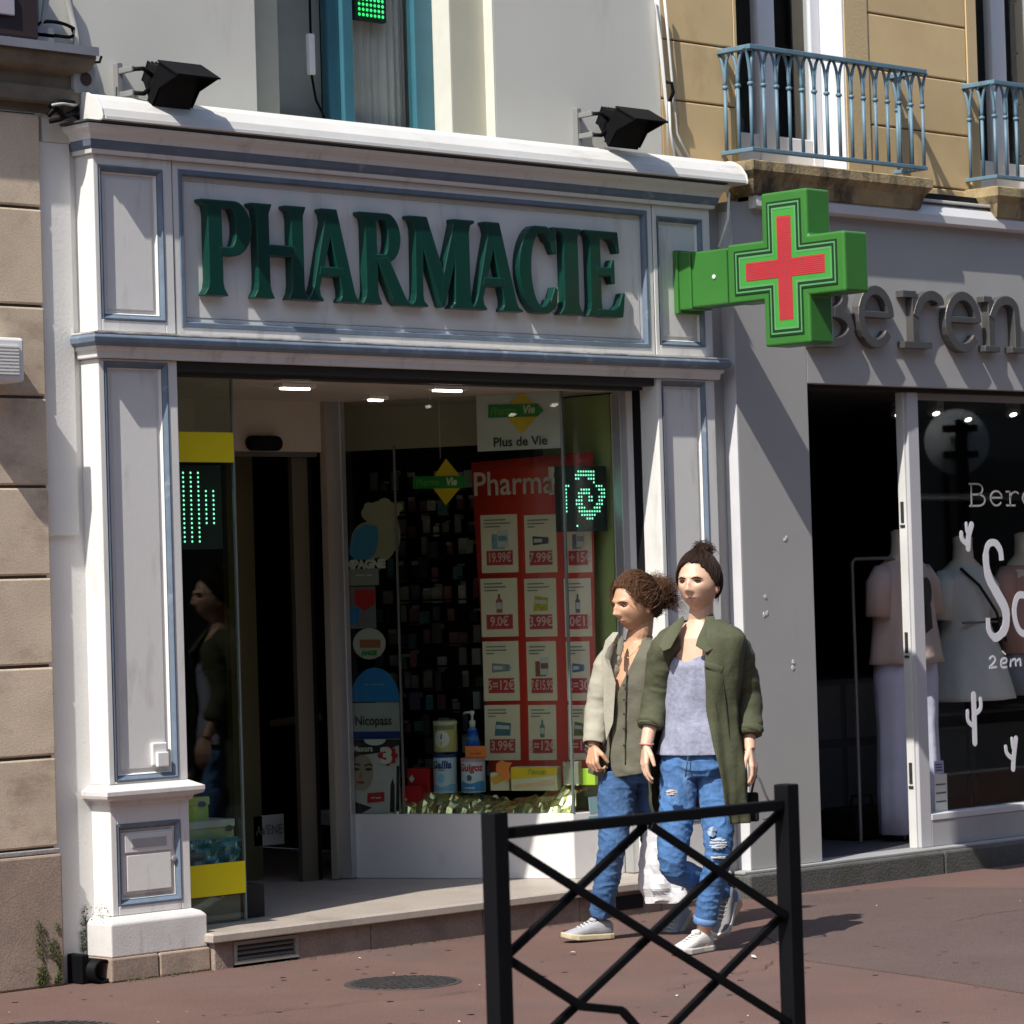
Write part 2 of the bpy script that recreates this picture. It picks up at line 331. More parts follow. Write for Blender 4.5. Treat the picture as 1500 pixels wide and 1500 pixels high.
# ------------------------------------------------------------------ panels of glowing green dots
ledboard = M('led_board', (.006, .02, .014), .5)
ledon = M('led_green_lit', (.2, .9, .6), .4, emit=((.25, 1, .62), 1.2))
ledup = M('led_green_lit_window', (.05, .8, .2), .4, emit=((.03, .8, .16), 1.1))
def led_panel(name, label, o, ux, uz, nn, w, h, rows, pitch, dot, mat=None, pz=None):
    pz = pz or pitch
    """o: lower left corner; ux,uz,nn unit vectors; rows top to bottom, # lit"""
    o, ux, uz, nn = Vector(o), Vector(ux), Vector(uz), Vector(nn)
    t = empty(name, o, label, 'LED sign')
    g = MB(); c = o+ux*w/2+uz*h/2; g.obox(c, ux, uz, nn, w/2, h/2, .018); g.build('housing', ledboard, t, bevel=.004)
    g = MB(); nr = len(rows); nc = max(len(r) for r in rows)
    for i, r in enumerate(rows):
        for j, ch in enumerate(r):
            if ch == '#':
                p = o+ux*((w-(nc-1)*pitch)/2+j*pitch)+uz*(h-(h-(nr-1)*pz)/2-i*pz)+nn*.021
                V = [p+(ux*math.cos(k*math.pi/3)+uz*math.sin(k*math.pi/3))*dot for k in range(6)]
                g.add(V, [tuple(range(6))])
    d = g.build('led_dots', mat or ledon, t, kind='stuff'); return t
x, z = at(517, 28, .34); x2, _ = at(552, 28, .34)
led_panel('led_display', 'green dot panel at the top of the upper blue window', (x, .345, z), (1,0,0), (0,0,1), (0,-1,0), x2-x+.05, .36, ['#'*7]*14, .024, .0085, ledup)  # flat board with glowing green dots behind the upper pane

# ------------------------------------------------------------------ ochre house on the right
OH = empty('ochre_house', (6, .3, 0), 'ochre yellow rendered house with grooved courses above the clothes shop', 'building')
lz = [3.3, 3.65, 3.947, 4.244, 4.54, 4.84, 5.2, 6.2]
def course(x0, x1, z0, z1): 
    g = MB(); g.box(x0, x1, .10, .45, z0+.004, z1-.004); g.build('render_course', ochre, OH, bevel=.006)
for i in range(len(lz)-1):
    course(3.532, 4.08, lz[i], lz[i+1])
    course(5.14, 5.98, lz[i]+.0, lz[i+1])
    course(6.9, 8.2, lz[i], lz[i+1])
g = MB(); g.box(3.535, 4.085, .108, .4, 3.3, 6.2); g.box(5.13, 6.05, .108, .4, 3.3, 6.2); g.box(6.9, 8.2, .108, .4, 3.3, 6.2); g.build('groove_core', M('ochre_groove', (.2, .13, .055), .9), OH)
g = MB(); g.box(4.947, 5.134, .094, .45, 3.3, 6.2); g.box(4.081, 4.10, .097, .45, 3.3, 6.2); g.box(5.985, 6.07, .094, .45, 3.3, 6.2); g.box(6.86, 6.899, .094, .4, 3.3, 6.2); g.box(4.1005, 4.9465, .1, .45, 3.3, 3.66); g.box(6.0705, 6.8595, .1, .45, 3.3, 3.66)
g.build('window_band', M('ochre_smooth', (.62, .46, .25), .85, var=.07, scale=3, bump=.15), OH)
g = MB(); g.box(3.53, 8.2, .1, .45, 6.21, 9.5); g.build('upper_wall', ochre, OH)
pw = M('white_joinery', (.68, .69, .72), .5, var=.05)
for x0, x1 in ((4.10, 4.946), (6.07, 6.86)):
    g = MB(); g.box(x1-.012, x1-.0005, .099, .3, 3.66, 6.2); rv = g.build('reveal_trim', pw, OH)
    g = MB(); g.box(x0+.0, x0+.10, .25, .3, 3.66, 6.2); g.box(x1-.09, x1-.013, .25, .3, 3.66, 6.2)
    m0 = x0+.335; g.box(m0, m0+.075, .245, .3, 3.66, 6.2); g.box(m0+.076, m0+.14, .252, .3, 3.66, 6.2); g.box(x0+.1, x1-.09, .256, .296, 3.662, 3.86)
    w = g.build('window', pw, OH, bevel=.006)
    g = MB(); g.box(x0+.1, m0, .27, .274, 3.862, 6.2); g.box(m0+.14, x1-.09, .27, .274, 3.862, 6.2); g.build('pane', glass2, w)
    g = MB(); g.box(x0-.2, x1+.75, .62, .63, 3.4, 6.2); g.build('room_back', dark, OH)
    g = MB(); g.box(x0+.02, x0+.26, .34, .345, 3.7, 6.2); g.build('curtain', M('brown_curtain', (.10, .05, .03), .9), OH)
slabm = M('balcony_stone', (.36, .28, .15), .85, var=.3, scale=8, bump=.4, stain=((.03,.025,.02), .9, 3.2, (2,2,.7), .46))
def balcony(x0, x1, y0, nb, label):
    t = empty('balcony', ((x0+x1)/2, .1, 3.6), label, 'balcony', 'blue iron balconies')
    g = MB(); g.sweep([(x0, .12), (x0, y0), (x1, y0), (x1, .12)], [(-.08, 3.47), (-.02, 3.49), (.0, 3.56), (.03, 3.60), (.03, 3.645), (0, 3.655), (-.3, 3.66)])
    g.box(x0+.05, x1-.05, y0+.08, .11, 3.46, 3.62); g.build('slab', slabm, t)
    g = MB(); Z0, Z1 = 3.705, 4.215
    def bar(mb, a, b, wx, wz): 
        a, b = Vector(a), Vector(b); d = (b-a); L = d.length/2; d.normalize(); mb.obox((a+b)/2, d, Vector((0,0,1)).cross(d) if abs(d.z) < .9 else (0,1,0), (0,0,1) if abs(d.z) < .9 else (1,0,0), L, wx, wz)
    for z, hh, ww in ((Z1, .012, .022), (Z0, .010, .014)):
        bar(g, (x0, .1, z), (x0, y0-ww, z), ww, hh); bar(g, (x1, .1, z), (x1, y0-ww, z), ww, hh); g.box(x0+ww, x1-ww, y0-ww, y0+ww, z-hh, z+hh)
    g.build('rail', railblue, t, bevel=.003)
    def baluster(P, side):
        g = MB(); g.smooth = True; x, y = P
        g.tube([(x, y, Z0), (x, y, Z0+.33)], .0095, 8); g.lathe((x, y, Z0+.318), [(.009,0),(.016,.004),(.016,.016),(.009,.02)], 8)
        hw = sp/2
        for s in (-1, 1):
            pts = []
            for k in range(9):
                q = k/8; o = s*hw*(1-math.cos(q*math.pi/2)); zz = Z0+.33+.172*math.sin(q*math.pi/2)
                pts.append((x+o, y, zz) if side == 0 else (x, y+o, zz))
            g.tube(pts, [.010-.003*k/8 for k in range(9)], 6)
        return g.build('baluster', railblue, t)
    sp = (x1-x0)/nb
    for i in range(nb+1): baluster((x0+i*sp, y0), 0)
    for xx in (x0, x1):
        n2 = 2
        sp2 = sp
        for k in range(1, n2+1): baluster((xx, y0+k*.085), 1)
    return t
balcony(3.97, 5.33, -.10, 14, 'blue iron balcony with arched balusters under the tall window left of the other balcony')
balcony(5.95, 7.3, -.10, 14, 'blue iron balcony cut by the right edge of the picture')

# ------------------------------------------------------------------ pipes and cables at the joint of the houses
PC = empty('cable_bundle', (3.4, .07, 3.4), 'white cables and conduit running down beside the ochre house', 'cables')
for k, (p, r) in enumerate(((((963,0),(966,50),(975,140),(982,200),(1000,236)), .011), (((972,0),(978,60),(986,150),(990,195),(1012,240)), .007), (((957,0),(958,8),(966,60),(974,150),(976,232)), .005), (((976,150),(978,190),(984,232)), .007))):
    g = MB(); g.smooth = True; g.tube([(at(a, b, .075)[0], .075-.006*k, at(a, b, .075)[1]) for a, b in p], r, 8); g.build('cable', M('white_cable', (.6, .6, .58), .5, var=.1), PC)
g = MB(); x, z = at(980, 135, .06); g.smooth = True
g.tube([(x-.01, .07, z+.05), (x+.01, .05, z+.045), (x+.02, .05, z), (x+.005, .06, z-.045)], .009, 6); g.build('hook', black, PC)
# tangle and junction box on the left
TC = empty('cable_tangle', (-.1, .05, 3.6), 'tangle of black and grey cables beside the left end of the awning', 'cables')
def cab(mat, r, pts, Y=.03):
    g = MB(); g.smooth = True; V = [Vector((at(a, b, Y+dy)[0], Y+dy, at(a, b, Y+dy)[1])) for a, b, dy in pts]; Q = []
    for i in range(len(V)-1):
        p0, p1, p2, p3 = V[max(i-1,0)], V[i], V[i+1], V[min(i+2,len(V)-1)]
        for k in range(5):
            t = k/5; Q.append(.5*((2*p1)+(p2-p0)*t+(2*p0-5*p1+4*p2-p3)*t*t+(3*p1-p0-3*p2+p3)*t**3))
    Q.append(V[-1]); g.tube(Q, r, 6); g.build('cable', mat, TC)
gc = M('grey_cable', (.4, .4, .38), .6, var=.15); bc = black
cab(gc, .016, ((98,-10,.05),(104,20,.05),(112,60,.04),(106,95,.05),(107,115,.05)))
cab(gc, .009, ((66,-5,.02),(62,30,0),(50,50,0),(40,58,0)))
cab(gc, .008, ((70,-5,.02),(64,28,0),(46,48,0),(30,55,0)))
cab(bc, .008, ((50,42,0),(64,32,0),(90,34,.02),(110,44,.04),(104,54,.04),(80,52,.02)))
cab(bc, .007, ((106,42,.04),(110,60,.05),(100,78,.05),(112,76,.06),(128,78,.06)))
cab(bc, .012, ((72,158,0),(84,150,-.02),(98,150,-.02),(114,152,.04)))
cab(bc, .012, ((70,170,0),(82,160,-.02),(96,170,-.02),(114,160,.04)))
cab(bc, .010, ((72,178,0),(90,174,-.02),(104,166,0),(118,174,.04)))
cab(gc, .006, ((76,154,-.03),(92,152,-.04),(106,154,-.02),(116,152,.04)))
cab(gc, .006, ((0,28,-.04),(10,32,-.04),(16,44,-.04),(12,55,-.04)))
JB = empty('junction_box', (-.02, .08, 3.65), 'small grey box with a round hole on the wall above the awning end', 'electrical box')
x, z = at(123, 114, .04)
g = MB(); g.box(x-.055, x+.055, .03, .105, z-.07, z+.05); g.build('case', M('grey_box', (.36, .36, .34), .6, var=.1), JB, bevel=.008)
x2, z2 = at(126, 116, .028)
g = MB(); g.lathe((x2, .0295, z2), [(.028, 0), (.028, .004), (.02, .006)], 18, (0,-1,0)); g.build('round_hole', M('brown_hole', (.05,.025,.02), .7), JB)
g = MB(); g.smooth = True; g.tube([(x+.03, .06, z+.05), (x+.05, .05, z+.07), (x+.09, .05, z+.075), (x+.1, .05, z+.1)], .006, 6); g.build('hook', black, JB)
EQ = empty('dark_unit', (-.35, -.05, 3.84), 'dark unit with a pale lilac cover standing on the ledge at the top left corner', 'equipment')
a = at(-60, 52, -.02); b_ = at(56, 4, -.02)
g = MB(); g.box(a[0], b_[0], -.02, .14, 3.84, 4.2); g.build('case', M('dark_brown_unit', (.03, .018, .02), .6), EQ, bevel=.01)
a = at(-60, 13, -.03); b_ = at(21, 0, -.03)
g = MB(); g.box(a[0], b_[0], -.034, -.021, a[1], a[1]+.1); g.build('cover', M('lilac_cover', (.4, .37, .44), .5), EQ, bevel=.004)
# ------------------------------------------------------------------ pharmacy shopfront
PH = empty('pharmacy_shopfront', (1.86, 0, 0), 'white and blue timber pharmacy shopfront with pilasters and stone step', 'shopfront')
X0, X1, XR0, XR1 = -.02, .39, 3.335, 3.745
def pilaster(x0, x1, z0, z1, name, sl, sr, zt, zb):
    """box pilaster with a recessed, moulded panel"""
    t = MB(); px0, px1, pz0, pz1 = x0+sl, x1-sr, z0+zb, z1-zt
    t.box(x0, px0, 0, .24, z0, z1); t.box(px1, x1, 0, .24, z0, z1); t.box(px0, px1, 0, .1, z0, pz0); t.box(px0, px1, 0, .1, pz1, z1)
    p = t.build(name, white, PH, bevel=.004)
    t = MB(); t.frame(px0, px1, pz0, pz1, [(-.001, -.003), (.006, -.004), (.010, .0), (.020, .012), (.024, .012)]); t.build('moulding', blue, p)
    t = MB(); t.frame(px0, px1, pz0, pz1, [(.0241, .0121), (.030, .026), (.046, .026), (.049, .020), (.056, .020)])
    t.box(px0+.056, px1-.056, .0201, .05, pz0+.056, pz1-.056); t.build('panel', white, p)
    return p
pilaster(X0, X1, .80, 2.555, 'pilaster', .030, .052, .012, .012)
pilaster(XR0, XR1, .10, 2.555, 'pilaster', .030, .070, .012, .3)
pilaster(X0, X1, 2.668, 3.40, 'frieze_block', .026, .052, .045, .05)
pilaster(XR0, XR1, 2.668, 3.40, 'frieze_block', .030, .058, .055, .05)
# pedestal with letterbox panel
pilaster(X0, X1, .262, .72, 'pedestal', .032, .050, .085, .04)
pb = MB(); pb.box(.045, .315, .014, .03, .345, .60); q = pb.build('letterbox', white, PH, bevel=.004)
pb = MB(); pb.box(.055, .305, .006, .0139, .515, .592); pb.build('flap_plate', white, q, bevel=.003)
pb = MB(); pb.box(.09, .27, .003, .0059, .535, .572); pb.build('slot', M('slot_grey', (.42,.41,.42), .5), q, bevel=.002)
pb = MB(); pb.box(.065, .295, .008, .0139, .355, .505); pb.build('door', white, q, bevel=.004)
pb = MB(); pb.lathe((.308, .013, .475), [(.012, 0), (.012, .012), (.005, .014)], 12, (0,-1,0)); pb.build('lock', alu, q)
# intercom plate in the long panel
xi, zi = at(233, 1105, .018)
pb = MB(); pb.box(xi-.045, xi+.035, .004, .0199, zi-.045, zi+.05); q = pb.build('keypad_plate', whiteplastic, PH, bevel=.006)
pb = MB(); pb.box(xi-.03, xi+.03, -.012, .0039, zi-.05, zi+.01); pb.build('keypad', whiteplastic, q, bevel=.004)
capprof = [(0, .715), (.012, .72), (.016, .735), (.045, .745), (.05, .758), (.05, .775), (.03, .785), (.0, .80)]
capm = M('worn_white_stone', (.62, .6, .58), .7, var=.1, scale=8, bump=.1, bscale=90, stain=((.2,.17,.15), .65, 5, (2,2,1), .55))
for path in ([(X0, .24), (X0, 0), (X1, 0), (X1, .24)],):
    g = MB(); g.sweep(path, capprof); g.build('pedestal_cap', capm, PH, bevel=.002)
    g = MB(); g.sweep(path, [(0, .10), (.045, .10), (.045, .235), (.03, .25), (.0, .262)]); g.build('plinth', capm, PH, bevel=.006)
g = MB(); g.box(X0-.055, .17, -.055, .14, 0, .099); g.build('plinth_stone', plinthstone, PH, bevel=.008)
g = MB(); g.box(.174, X1+.05, -.056, .14, 0, .0985); g.build('plinth_stone', plinthstone, PH, bevel=.008)
# cornices, swept round the corners
full = [(X0, .12), (X0, 0), (XR1, 0), (XR1, .12)]
g = MB(); g.sweep(full, [(0, 2.556), (.02, 2.558), (.024, 2.585), (.034, 2.592), (.038, 2.605)]); g.build('lower_cornice', white, PH, bevel=.003)
g = MB(); g.sweep(full, [(0, 2.606), (.04, 2.606), (.060, 2.618), (.064, 2.640), (.056, 2.652)]); g.build('blue_cornice_band', blue, PH, bevel=.003)
g = MB(); g.sweep(full, [(0, 2.6525), (.058, 2.653), (.058, 2.662), (0, 2.668)]); g.build('lower_cornice_cap', M('dirty_white', (.5,.48,.46), .6, var=.2, scale=8, stain=((.12,.1,.09), .8, 6, (1,1,1), .48)), PH, bevel=.002)
g = MB(); g.sweep(full, [(0, 3.40), (.018, 3.402), (.022, 3.418)]); g.build('upper_cornice_bead', white, PH)
g = MB(); g.sweep(full, [(0, 3.4185), (.022, 3.4185), (.032, 3.43), (.038, 3.455)]); g.build('blue_cornice_band', blue, PH)
g = MB(); g.sweep(full, [(0, 3.4555), (.04, 3.4555), (.05, 3.48), (.075, 3.50), (.08, 3.515), (0, 3.518)]); g.build('upper_cornice', white, PH, bevel=.002)
g = MB(); g.box(X0-.09, XR1+.05, -.085, .1, 3.519, 3.527); g.build('flashing', M('dark_flashing', (.06,.06,.06), .6), PH)
# sign board
g = MB(); g.frame(.394, 3.331, 2.669, 3.399, [(0, .1), (0, .004), (.03, .004)]); g.build('fascia', white, PH)
g = MB(); g.frame(.424, 3.301, 2.699, 3.369, [(0, .004), (.004, .0), (.020, .0), (.026, .014), (.026, .03)]); g.build('moulding', blue, PH)
g = MB(); g.frame(.450, 3.275, 2.725, 3.343, [(.0, .03), (.014, .030), (.018, .034), (.022, .028)]); g.box(.472, 3.253, .028, .09, 2.747, 3.321); g.build('fascia_panel', white, PH)
for xx in (.392, 3.333):
    g = MB(); g.box(xx-.002, xx+.002, .003, .03, 2.67, 3.398); g.build('joint', M('joint_dirt', (.1,.08,.07), .9), PH)
# backing wall behind the frieze, soffit of the recess
g = MB(); g.box(X0+.01, XR1-.01, .101, .35, 2.56, 3.5); g.build('lintel', dark, PH)
g = MB(); g.box(.391, 3.334, .02, .0999, 2.52, 2.5555); g.box(.391, 3.334, .1005, .2, 2.505, 2.5595); g.build('shutter_box', M('shutter_box_dark', (.03,.03,.032), .6), PH)
# right jamb
g = MB(); g.box(3.335, 3.36, .2405, .32, .16, 2.50); g.build('jamb_trim', white, PH)
g = MB(); g.box(3.329, 3.334, .118, .168, .16, 2.515); g.build('black_jamb_strip', blackmat, PH)  # thin black strip down the right jamb
g = MB(); g.box(3.29, 3.334, .215, .27, .16, 2.515); g.build('window_stile', alu, PH, bevel=.003)
# step
g = MB(); g.sweep([(X1+.046, .06), (X1+.046, -.085), (XR1-.10, -.085)], [(0, .115), (.012, .115), (.017, .12), (.017, .147), (.008, .155), (0, .156)], cap=True)
g.box(X1+.046, XR1-.10, -.085, .9, .115, .156); g.box(.30, 3.5, .9, 4.8, .115, .1555); g.build('step_slab', tile, PH)
vx0, vz = at(343, 1395, -.075); vx1, _ = at(437, 1380, -.075)
xs = [X1+.052, vx0, vx1, 1.32, 2.0, 2.62, 3.18, XR1-.12]
for i in range(len(xs)-1):
    if i == 1: continue
    g = MB(); g.box(xs[i]+.002, xs[i+1]-.002, -.075+.002*(i%2), .2, -.02, .1145); g.build('riser_stone', M('riser_stone', (.26,.2,.165), .85, var=.25, scale=7, bump=.4, fine=.15, stain=((.09,.07,.06), .7, 5, (1,1,1), .52)), PH, bevel=.006)
VG = MB(); VG.frame(vx0, vx1, .012, .108, [(0, -.06), (0, -.079), (.014, -.079), (.018, -.062)]); vg = VG.build('vent', M('vent_frame', (.25,.23,.21), .7, var=.2), PH)
g = MB(); g.box(vx0, vx1, .02, .03, .0, .114); g.build('vent_back', blackmat, vg)
for k in range(3):
    z = .036+k*.021; g = MB(); g.add([(vx0+.018, -.074, z), (vx1-.018, -.074, z), (vx1-.018, -.05, z+.016), (vx0+.018, -.05, z+.016), (vx0+.018, -.074, z-.005), (vx1-.018, -.074, z-.005), (vx1-.018, -.05, z+.011), (vx0+.018, -.05, z+.011)], [(0,1,2,3),(4,7,6,5),(0,4,5,1),(2,6,7,3),(0,3,7,4),(1,5,6,2)]); g.build('vent_slat', M('vent_slat', (.12,.11,.1), .6), vg)
# second vent at the right end of the step
a = at(903, 1312, -.078); b_ = at(942, 1326, -.078)
g = MB(); g.box(a[0], b_[0], -.0785, -.06, .03, .095); g.build('vent', blackmat, PH)

# letters PHARMACIE : wedge-serif capitals as polygons (unit height)
def S(*p): return list(p)
W_ = .19   # stem
def stem(x, w=W_, h=1., fl=.055, f2=.075):
    """vertical stroke flaring into wedge serifs"""
    return [(x-fl, 0), (x-fl+.012, .02), (x-.004, .075), (x+.012, .16), (x+.012, .84), (x-.004, .935), (x-f2, .975), (x-f2, h), (x+w+.04, h), (x+w-.006, .9), (x+w-.006, .14), (x+w+.01, .075), (x+w+fl-.01, .02), (x+w+fl, 0)]
def ring(cx, cy, rx, ry, rx2, ry2, a0, a1, n=14, dx=0):
    o = [(cx+rx*math.cos(a0+(a1-a0)*k/n), cy+ry*math.sin(a0+(a1-a0)*k/n)) for k in range(n+1)]
    i = [(cx+dx+rx2*math.cos(a0+(a1-a0)*k/n), cy+ry2*math.sin(a0+(a1-a0)*k/n)) for k in range(n, -1, -1)]
    return o+i
PI = math.pi
def bowl(x, ytop, ybot, w, t, th):
    cy = (ytop+ybot)/2; ry = (ytop-ybot)/2
    o = [(x, ytop)]+[(x+w-ry*.9+ry*.9*math.cos(PI/2-PI*k/16), cy+ry*math.sin(PI/2-PI*k/16)) for k in range(17)]+[(x, ybot)]
    i = [(x, ybot+th)]+[(x+w-ry*.9-.02+(ry*.9-t+.02)*math.cos(-PI/2+PI*k/16), cy+(ry-th)*math.sin(-PI/2+PI*k/16)) for k in range(17)]+[(x, ytop-th)]
    return o+i
def serifdiag(x0, y0, x1, y1, w0, w1): return [(x0, y0), (x0+w0, y0), (x1+w1, y1), (x1, y1)]
LET = {
 'P': (.56, [stem(.0), bowl(.15, 1., .43, .43, .19, .075)]),
 'H': (.80, [stem(.0), stem(.53), [(.15, .46), (.58, .46), (.58, .56), (.15, .56)]]),
 'A': (.74, [[(-.07, 0), (-.06, .022), (-.01, .07), (.04, .17), (.235, .86), (.215, .95), (.18, .975), (.18, 1), (.42, 1), (.37, .86), (.11, .14), (.125, .06), (.17, .02), (.175, 0)],
             [(.235, 1), (.425, 1), (.69, .12), (.725, .05), (.79, .02), (.80, 0), (.45, 0), (.455, .02), (.49, .06), (.49, .14), (.26, .93)], [(.12, .28), (.50, .28), (.50, .365), (.14, .365)]]),
 'R': (.68, [stem(.0), bowl(.15, 1., .47, .42, .19, .07), [(.22, .50), (.36, .52), (.62, .10), (.665, .045), (.74, .02), (.74, 0), (.50, 0), (.44, .06), (.20, .47)]]),
 'M': (.95, [[(-.055, 0), (-.045, .02), (.0, .06), (.02, .14), (.03, .86), (.0, .95), (-.06, .975), (-.06, 1), (.19, 1), (.17, .95), (.13, .75), (.115, .14), (.13, .06), (.18, .02), (.185, 0)],
             [(.02, 1), (.2, 1), (.475, .30), (.44, .02), (.40, .02), (.07, .84)], [(.40, .02), (.44, .02), (.74, .9), (.72, 1), (.64, 1), (.42, .30)],
             [(.62, .1), (.64, .86), (.62, 1), (.93, 1), (.93, .975), (.87, .95), (.845, .86), (.845, .14), (.86, .06), (.905, .02), (.91, 0), (.555, 0), (.565, .02), (.61, .05)]]),
 'C': (.62, [ring(.37, .5, .37, .515, .19, .43, R_(52), R_(308), 26, .015), [(.60, .90), (.61, 1.0), (.635, 1.0), (.64, .70), (.61, .70), (.56, .80), (.50, .86)], [(.52, .12), (.56, .20), (.61, .30), (.645, .28), (.63, .12), (.58, .06)]]),
 'I': (.30, [stem(.0)]),
 'E': (.62, [stem(.0, fl=.055), [(.12, 1), (.50, 1), (.525, .76), (.50, .76), (.44, .88), (.36, .925), (.12, .925)], [(.12, .48), (.36, .485), (.40, .40), (.425, .40), (.425, .66), (.40, .66), (.36, .57), (.12, .565)], [(.12, 0), (.56, 0), (.60, .28), (.575, .28), (.50, .13), (.40, .08), (.12, .08)]]),
}
LS = empty('pharmacy_sign', (1.85, .02, 2.8), 'raised dark green capitals spelling PHARMACIE on the white fascia', 'sign lettering')
def fatten(pl, d=.012):
    """grow a stroke outline a little, mitred"""
    n = len(pl); A = sum(pl[i][0]*pl[(i+1)%n][1]-pl[(i+1)%n][0]*pl[i][1] for i in range(n)); sg = 1 if A > 0 else -1; out = []
    for i in range(n):
        a, b, c = Vector(pl[i-1]), Vector(pl[i]), Vector(pl[(i+1)%n]); d1, d2 = (b-a), (c-b)
        if d1.length < 1e-5 or d2.length < 1e-5: out.append(tuple(b)); continue
        d1.normalize(); d2.normalize(); n1, n2 = Vector((d1.y, -d1.x))*sg, Vector((d2.y, -d2.x))*sg; m = n1+n2
        m = m/max(.55, m.length**2/2) if m.length > .1 else n1
        q = b+m*d; out.append((q.x, min(1.0, max(0., q.y))))
    return out
# left and right edges of each letter along the board
for ch, pl_, pr_ in (('P', 296, 370), ('H', 369, 452), ('A', 449, 529), ('R', 528, 603), ('M', 600, 696), ('A', 689, 765), ('C', 760, 816), ('I', 816, 855), ('E', 857, 914)):
    xl, _ = at(pl_, 380, -.02); xr, _ = at(pr_, 380, -.02); polys = [fatten(p) for p in LET[ch][1]]
    u0 = min(a for p in polys for a, b in p); u1 = max(a for p in polys for a, b in p); k = (xr-xl)/(u1-u0); hz = .41; z0 = 2.838
    g = MB()
    for q, pl in enumerate(polys):
        g.prism(pl, lambda a, b, t: (xl+(a-u0)*k, t, z0+b*hz), .0275, -.022-.0008*q)
    g.build('letter', signgreen, LS, bevel=.006, seg=3)

# ------------------------------------------------------------------ awning cassette on top
AW = empty('awning_cassette', (2, 0, 3.5), 'long white rolled awning cassette above the pharmacy sign', 'awning')
aprof = [(.05, 3.527), (.05, 3.640), (.03, 3.652), (-.01, 3.645), (-.06, 3.618), (-.092, 3.575), (-.10, 3.545), (-.098, 3.530), (-.085, 3.528)]
g = MB(); n = len(aprof); ax0, ax1 = -.045, 3.93
g.smooth = False
g.prism(aprof, lambda a, b, t: (t, a, b), ax0+.012, ax1-.012); g.build('cassette', awnwhite, AW)
for xx in (ax0, ax1-.011):
    g = MB(); g.prism([(a*1.04-.001, 3.58+(b-3.58)*1.06) for a, b in aprof], lambda a, b, t: (t, a, b), xx, xx+.011); g.build('end_cap', awnwhite, AW, bevel=.004)
g = MB(); g.box(ax0+.02, ax1-.02, -.1035, -.0985, 3.531, 3.543); g.build('front_bar', whiteplastic, AW)
g = MB(); g.smooth = True
x, z = at(1068, 282, -.05); x2, z2 = at(1053, 362, -.02)
g.tube([(x, -.05, z), (x-.005, -.04, (z+z2)/2), (x2, -.02, z2)], .007, 6); g.build('crank_rod', whiteplastic, AW)
# ------------------------------------------------------------------ floodlights
def flood(pxc, pyc, label):
    x, z = at(pxc, pyc, 0.0)
    t = empty('floodlight', (x, .1, z), label, 'floodlight', 'black floodlights above the pharmacy')
    g = MB(); g.box(x-.06, x-.03, .07, .10, z-.10, z+.09); g.box(x-.055, x-.035, -.02, .07, z+.04, z+.065); g.box(x-.055, x-.035, -.02, .07, z-.06, z-.035); g.build('wall_bracket', M('bracket_grey', (.2,.2,.2), .6), t, bevel=.004)
    # housing: finned back, flared reflector box tilted down to the street
    c = Vector((x+.115, -.05, z+.005)); up = Vector((0, -.5, .866)).normalized(); fw = Vector((0, -.866, -.5)).normalized(); rt = Vector((1, 0, 0)); s = .62
    def P(a, b, d): return c+(rt*a+up*b+fw*d)*s
    V = []
    for d, w, h in ((-.15, .09, .07), (-.05, .12, .10), (.09, .165, .15), (.11, .165, .15)):
        V += [P(-w, -h, d), P(w, -h, d), P(w, h, d), P(-w, h, d)]
    g = MB(); g.add(V, [(i*4+k, i*4+(k+1)%4, (i+1)*4+(k+1)%4, (i+1)*4+k) for i in range(3) for k in range(4)]+[(3,2,1,0),(12,13,14,15)]); g.build('housing', black, t, bevel=.006)
    for k in range(5):
        g = MB(); a = -.07+.035*k; g.obox(P(a, 0, -.16), rt, up, fw, .003, .045, .02); g.build('cooling_fin', black, t)
    g = MB(); g.obox(P(0, .16, .17), rt, up, fw, .115, .004, .075); g.build('visor', black, t, bevel=.002)
    for a in (-.17, .17):
        g = MB(); V = [P(a, .155, .05), P(a, .155, .28), P(a, .0, .13), P(a, -.13, .11), P(a, -.13, .05)]
        V += [v+rt*.005 for v in V]; g.add(V, [(0,1,2,3,4),(9,8,7,6,5)]+[(i, i+5, (i+1)%5+5, (i+1)%5) for i in range(5)]); g.build('visor_cheek', black, t)
    g = MB(); g.obox(P(0, 0, .115), rt, up, fw, .092, .082, .002); g.build('lens', blackmat, t)
    g = MB(); g.smooth = True; g.tube([(x-.045, -.02, z+.05), (x, -.03, z+.055), tuple(P(-.12, .02, -.02))], .010, 8); g.tube([(x-.045, -.02, z-.05), (x, -.03, z-.05), tuple(P(-.12, -.06, -.02))], .010, 8); g.build('yoke', black, t)
    return t
flood(204, 121, 'black floodlight over the left end of the awning')
flood(874, 184, 'black floodlight over the right end of the awning beside the white cables')

# ------------------------------------------------------------------ green cross sign
CS = empty('green_cross_sign', (3.56, 0, 3.03), 'big green pharmacy cross with red lit centre on a wall arm', 'cross sign')
cy, cz, xf, xb = -.70, 3.035, 3.495, 3.665
def cross(L, w): return [(-w,-L),(w,-L),(w,-w),(L,-w),(L,w),(w,w),(w,L),(-w,L),(-w,w),(-L,w),(-L,-w),(-w,-w)]
def cyz(a, b, t): return (t, cy-a, cz+b)
def crosscurve(L, w, b=.022):
    P = []
    def arc(x0, y0, x1, y1, nx, ny):
        return [(x0+(x1-x0)*k/6+nx*b*math.sin(PI*k/6), y0+(y1-y0)*k/6+ny*b*math.sin(PI*k/6)) for k in range(7)]
    return arc(-w,-L,w,-L,0,-1)+[(w,-w)]+arc(L,-w,L,w,1,0)+[(w,w)]+arc(w,L,-w,L,0,1)+[(-w,w)]+arc(-L,w,-L,-w,-1,0)+[(-w,-w)]
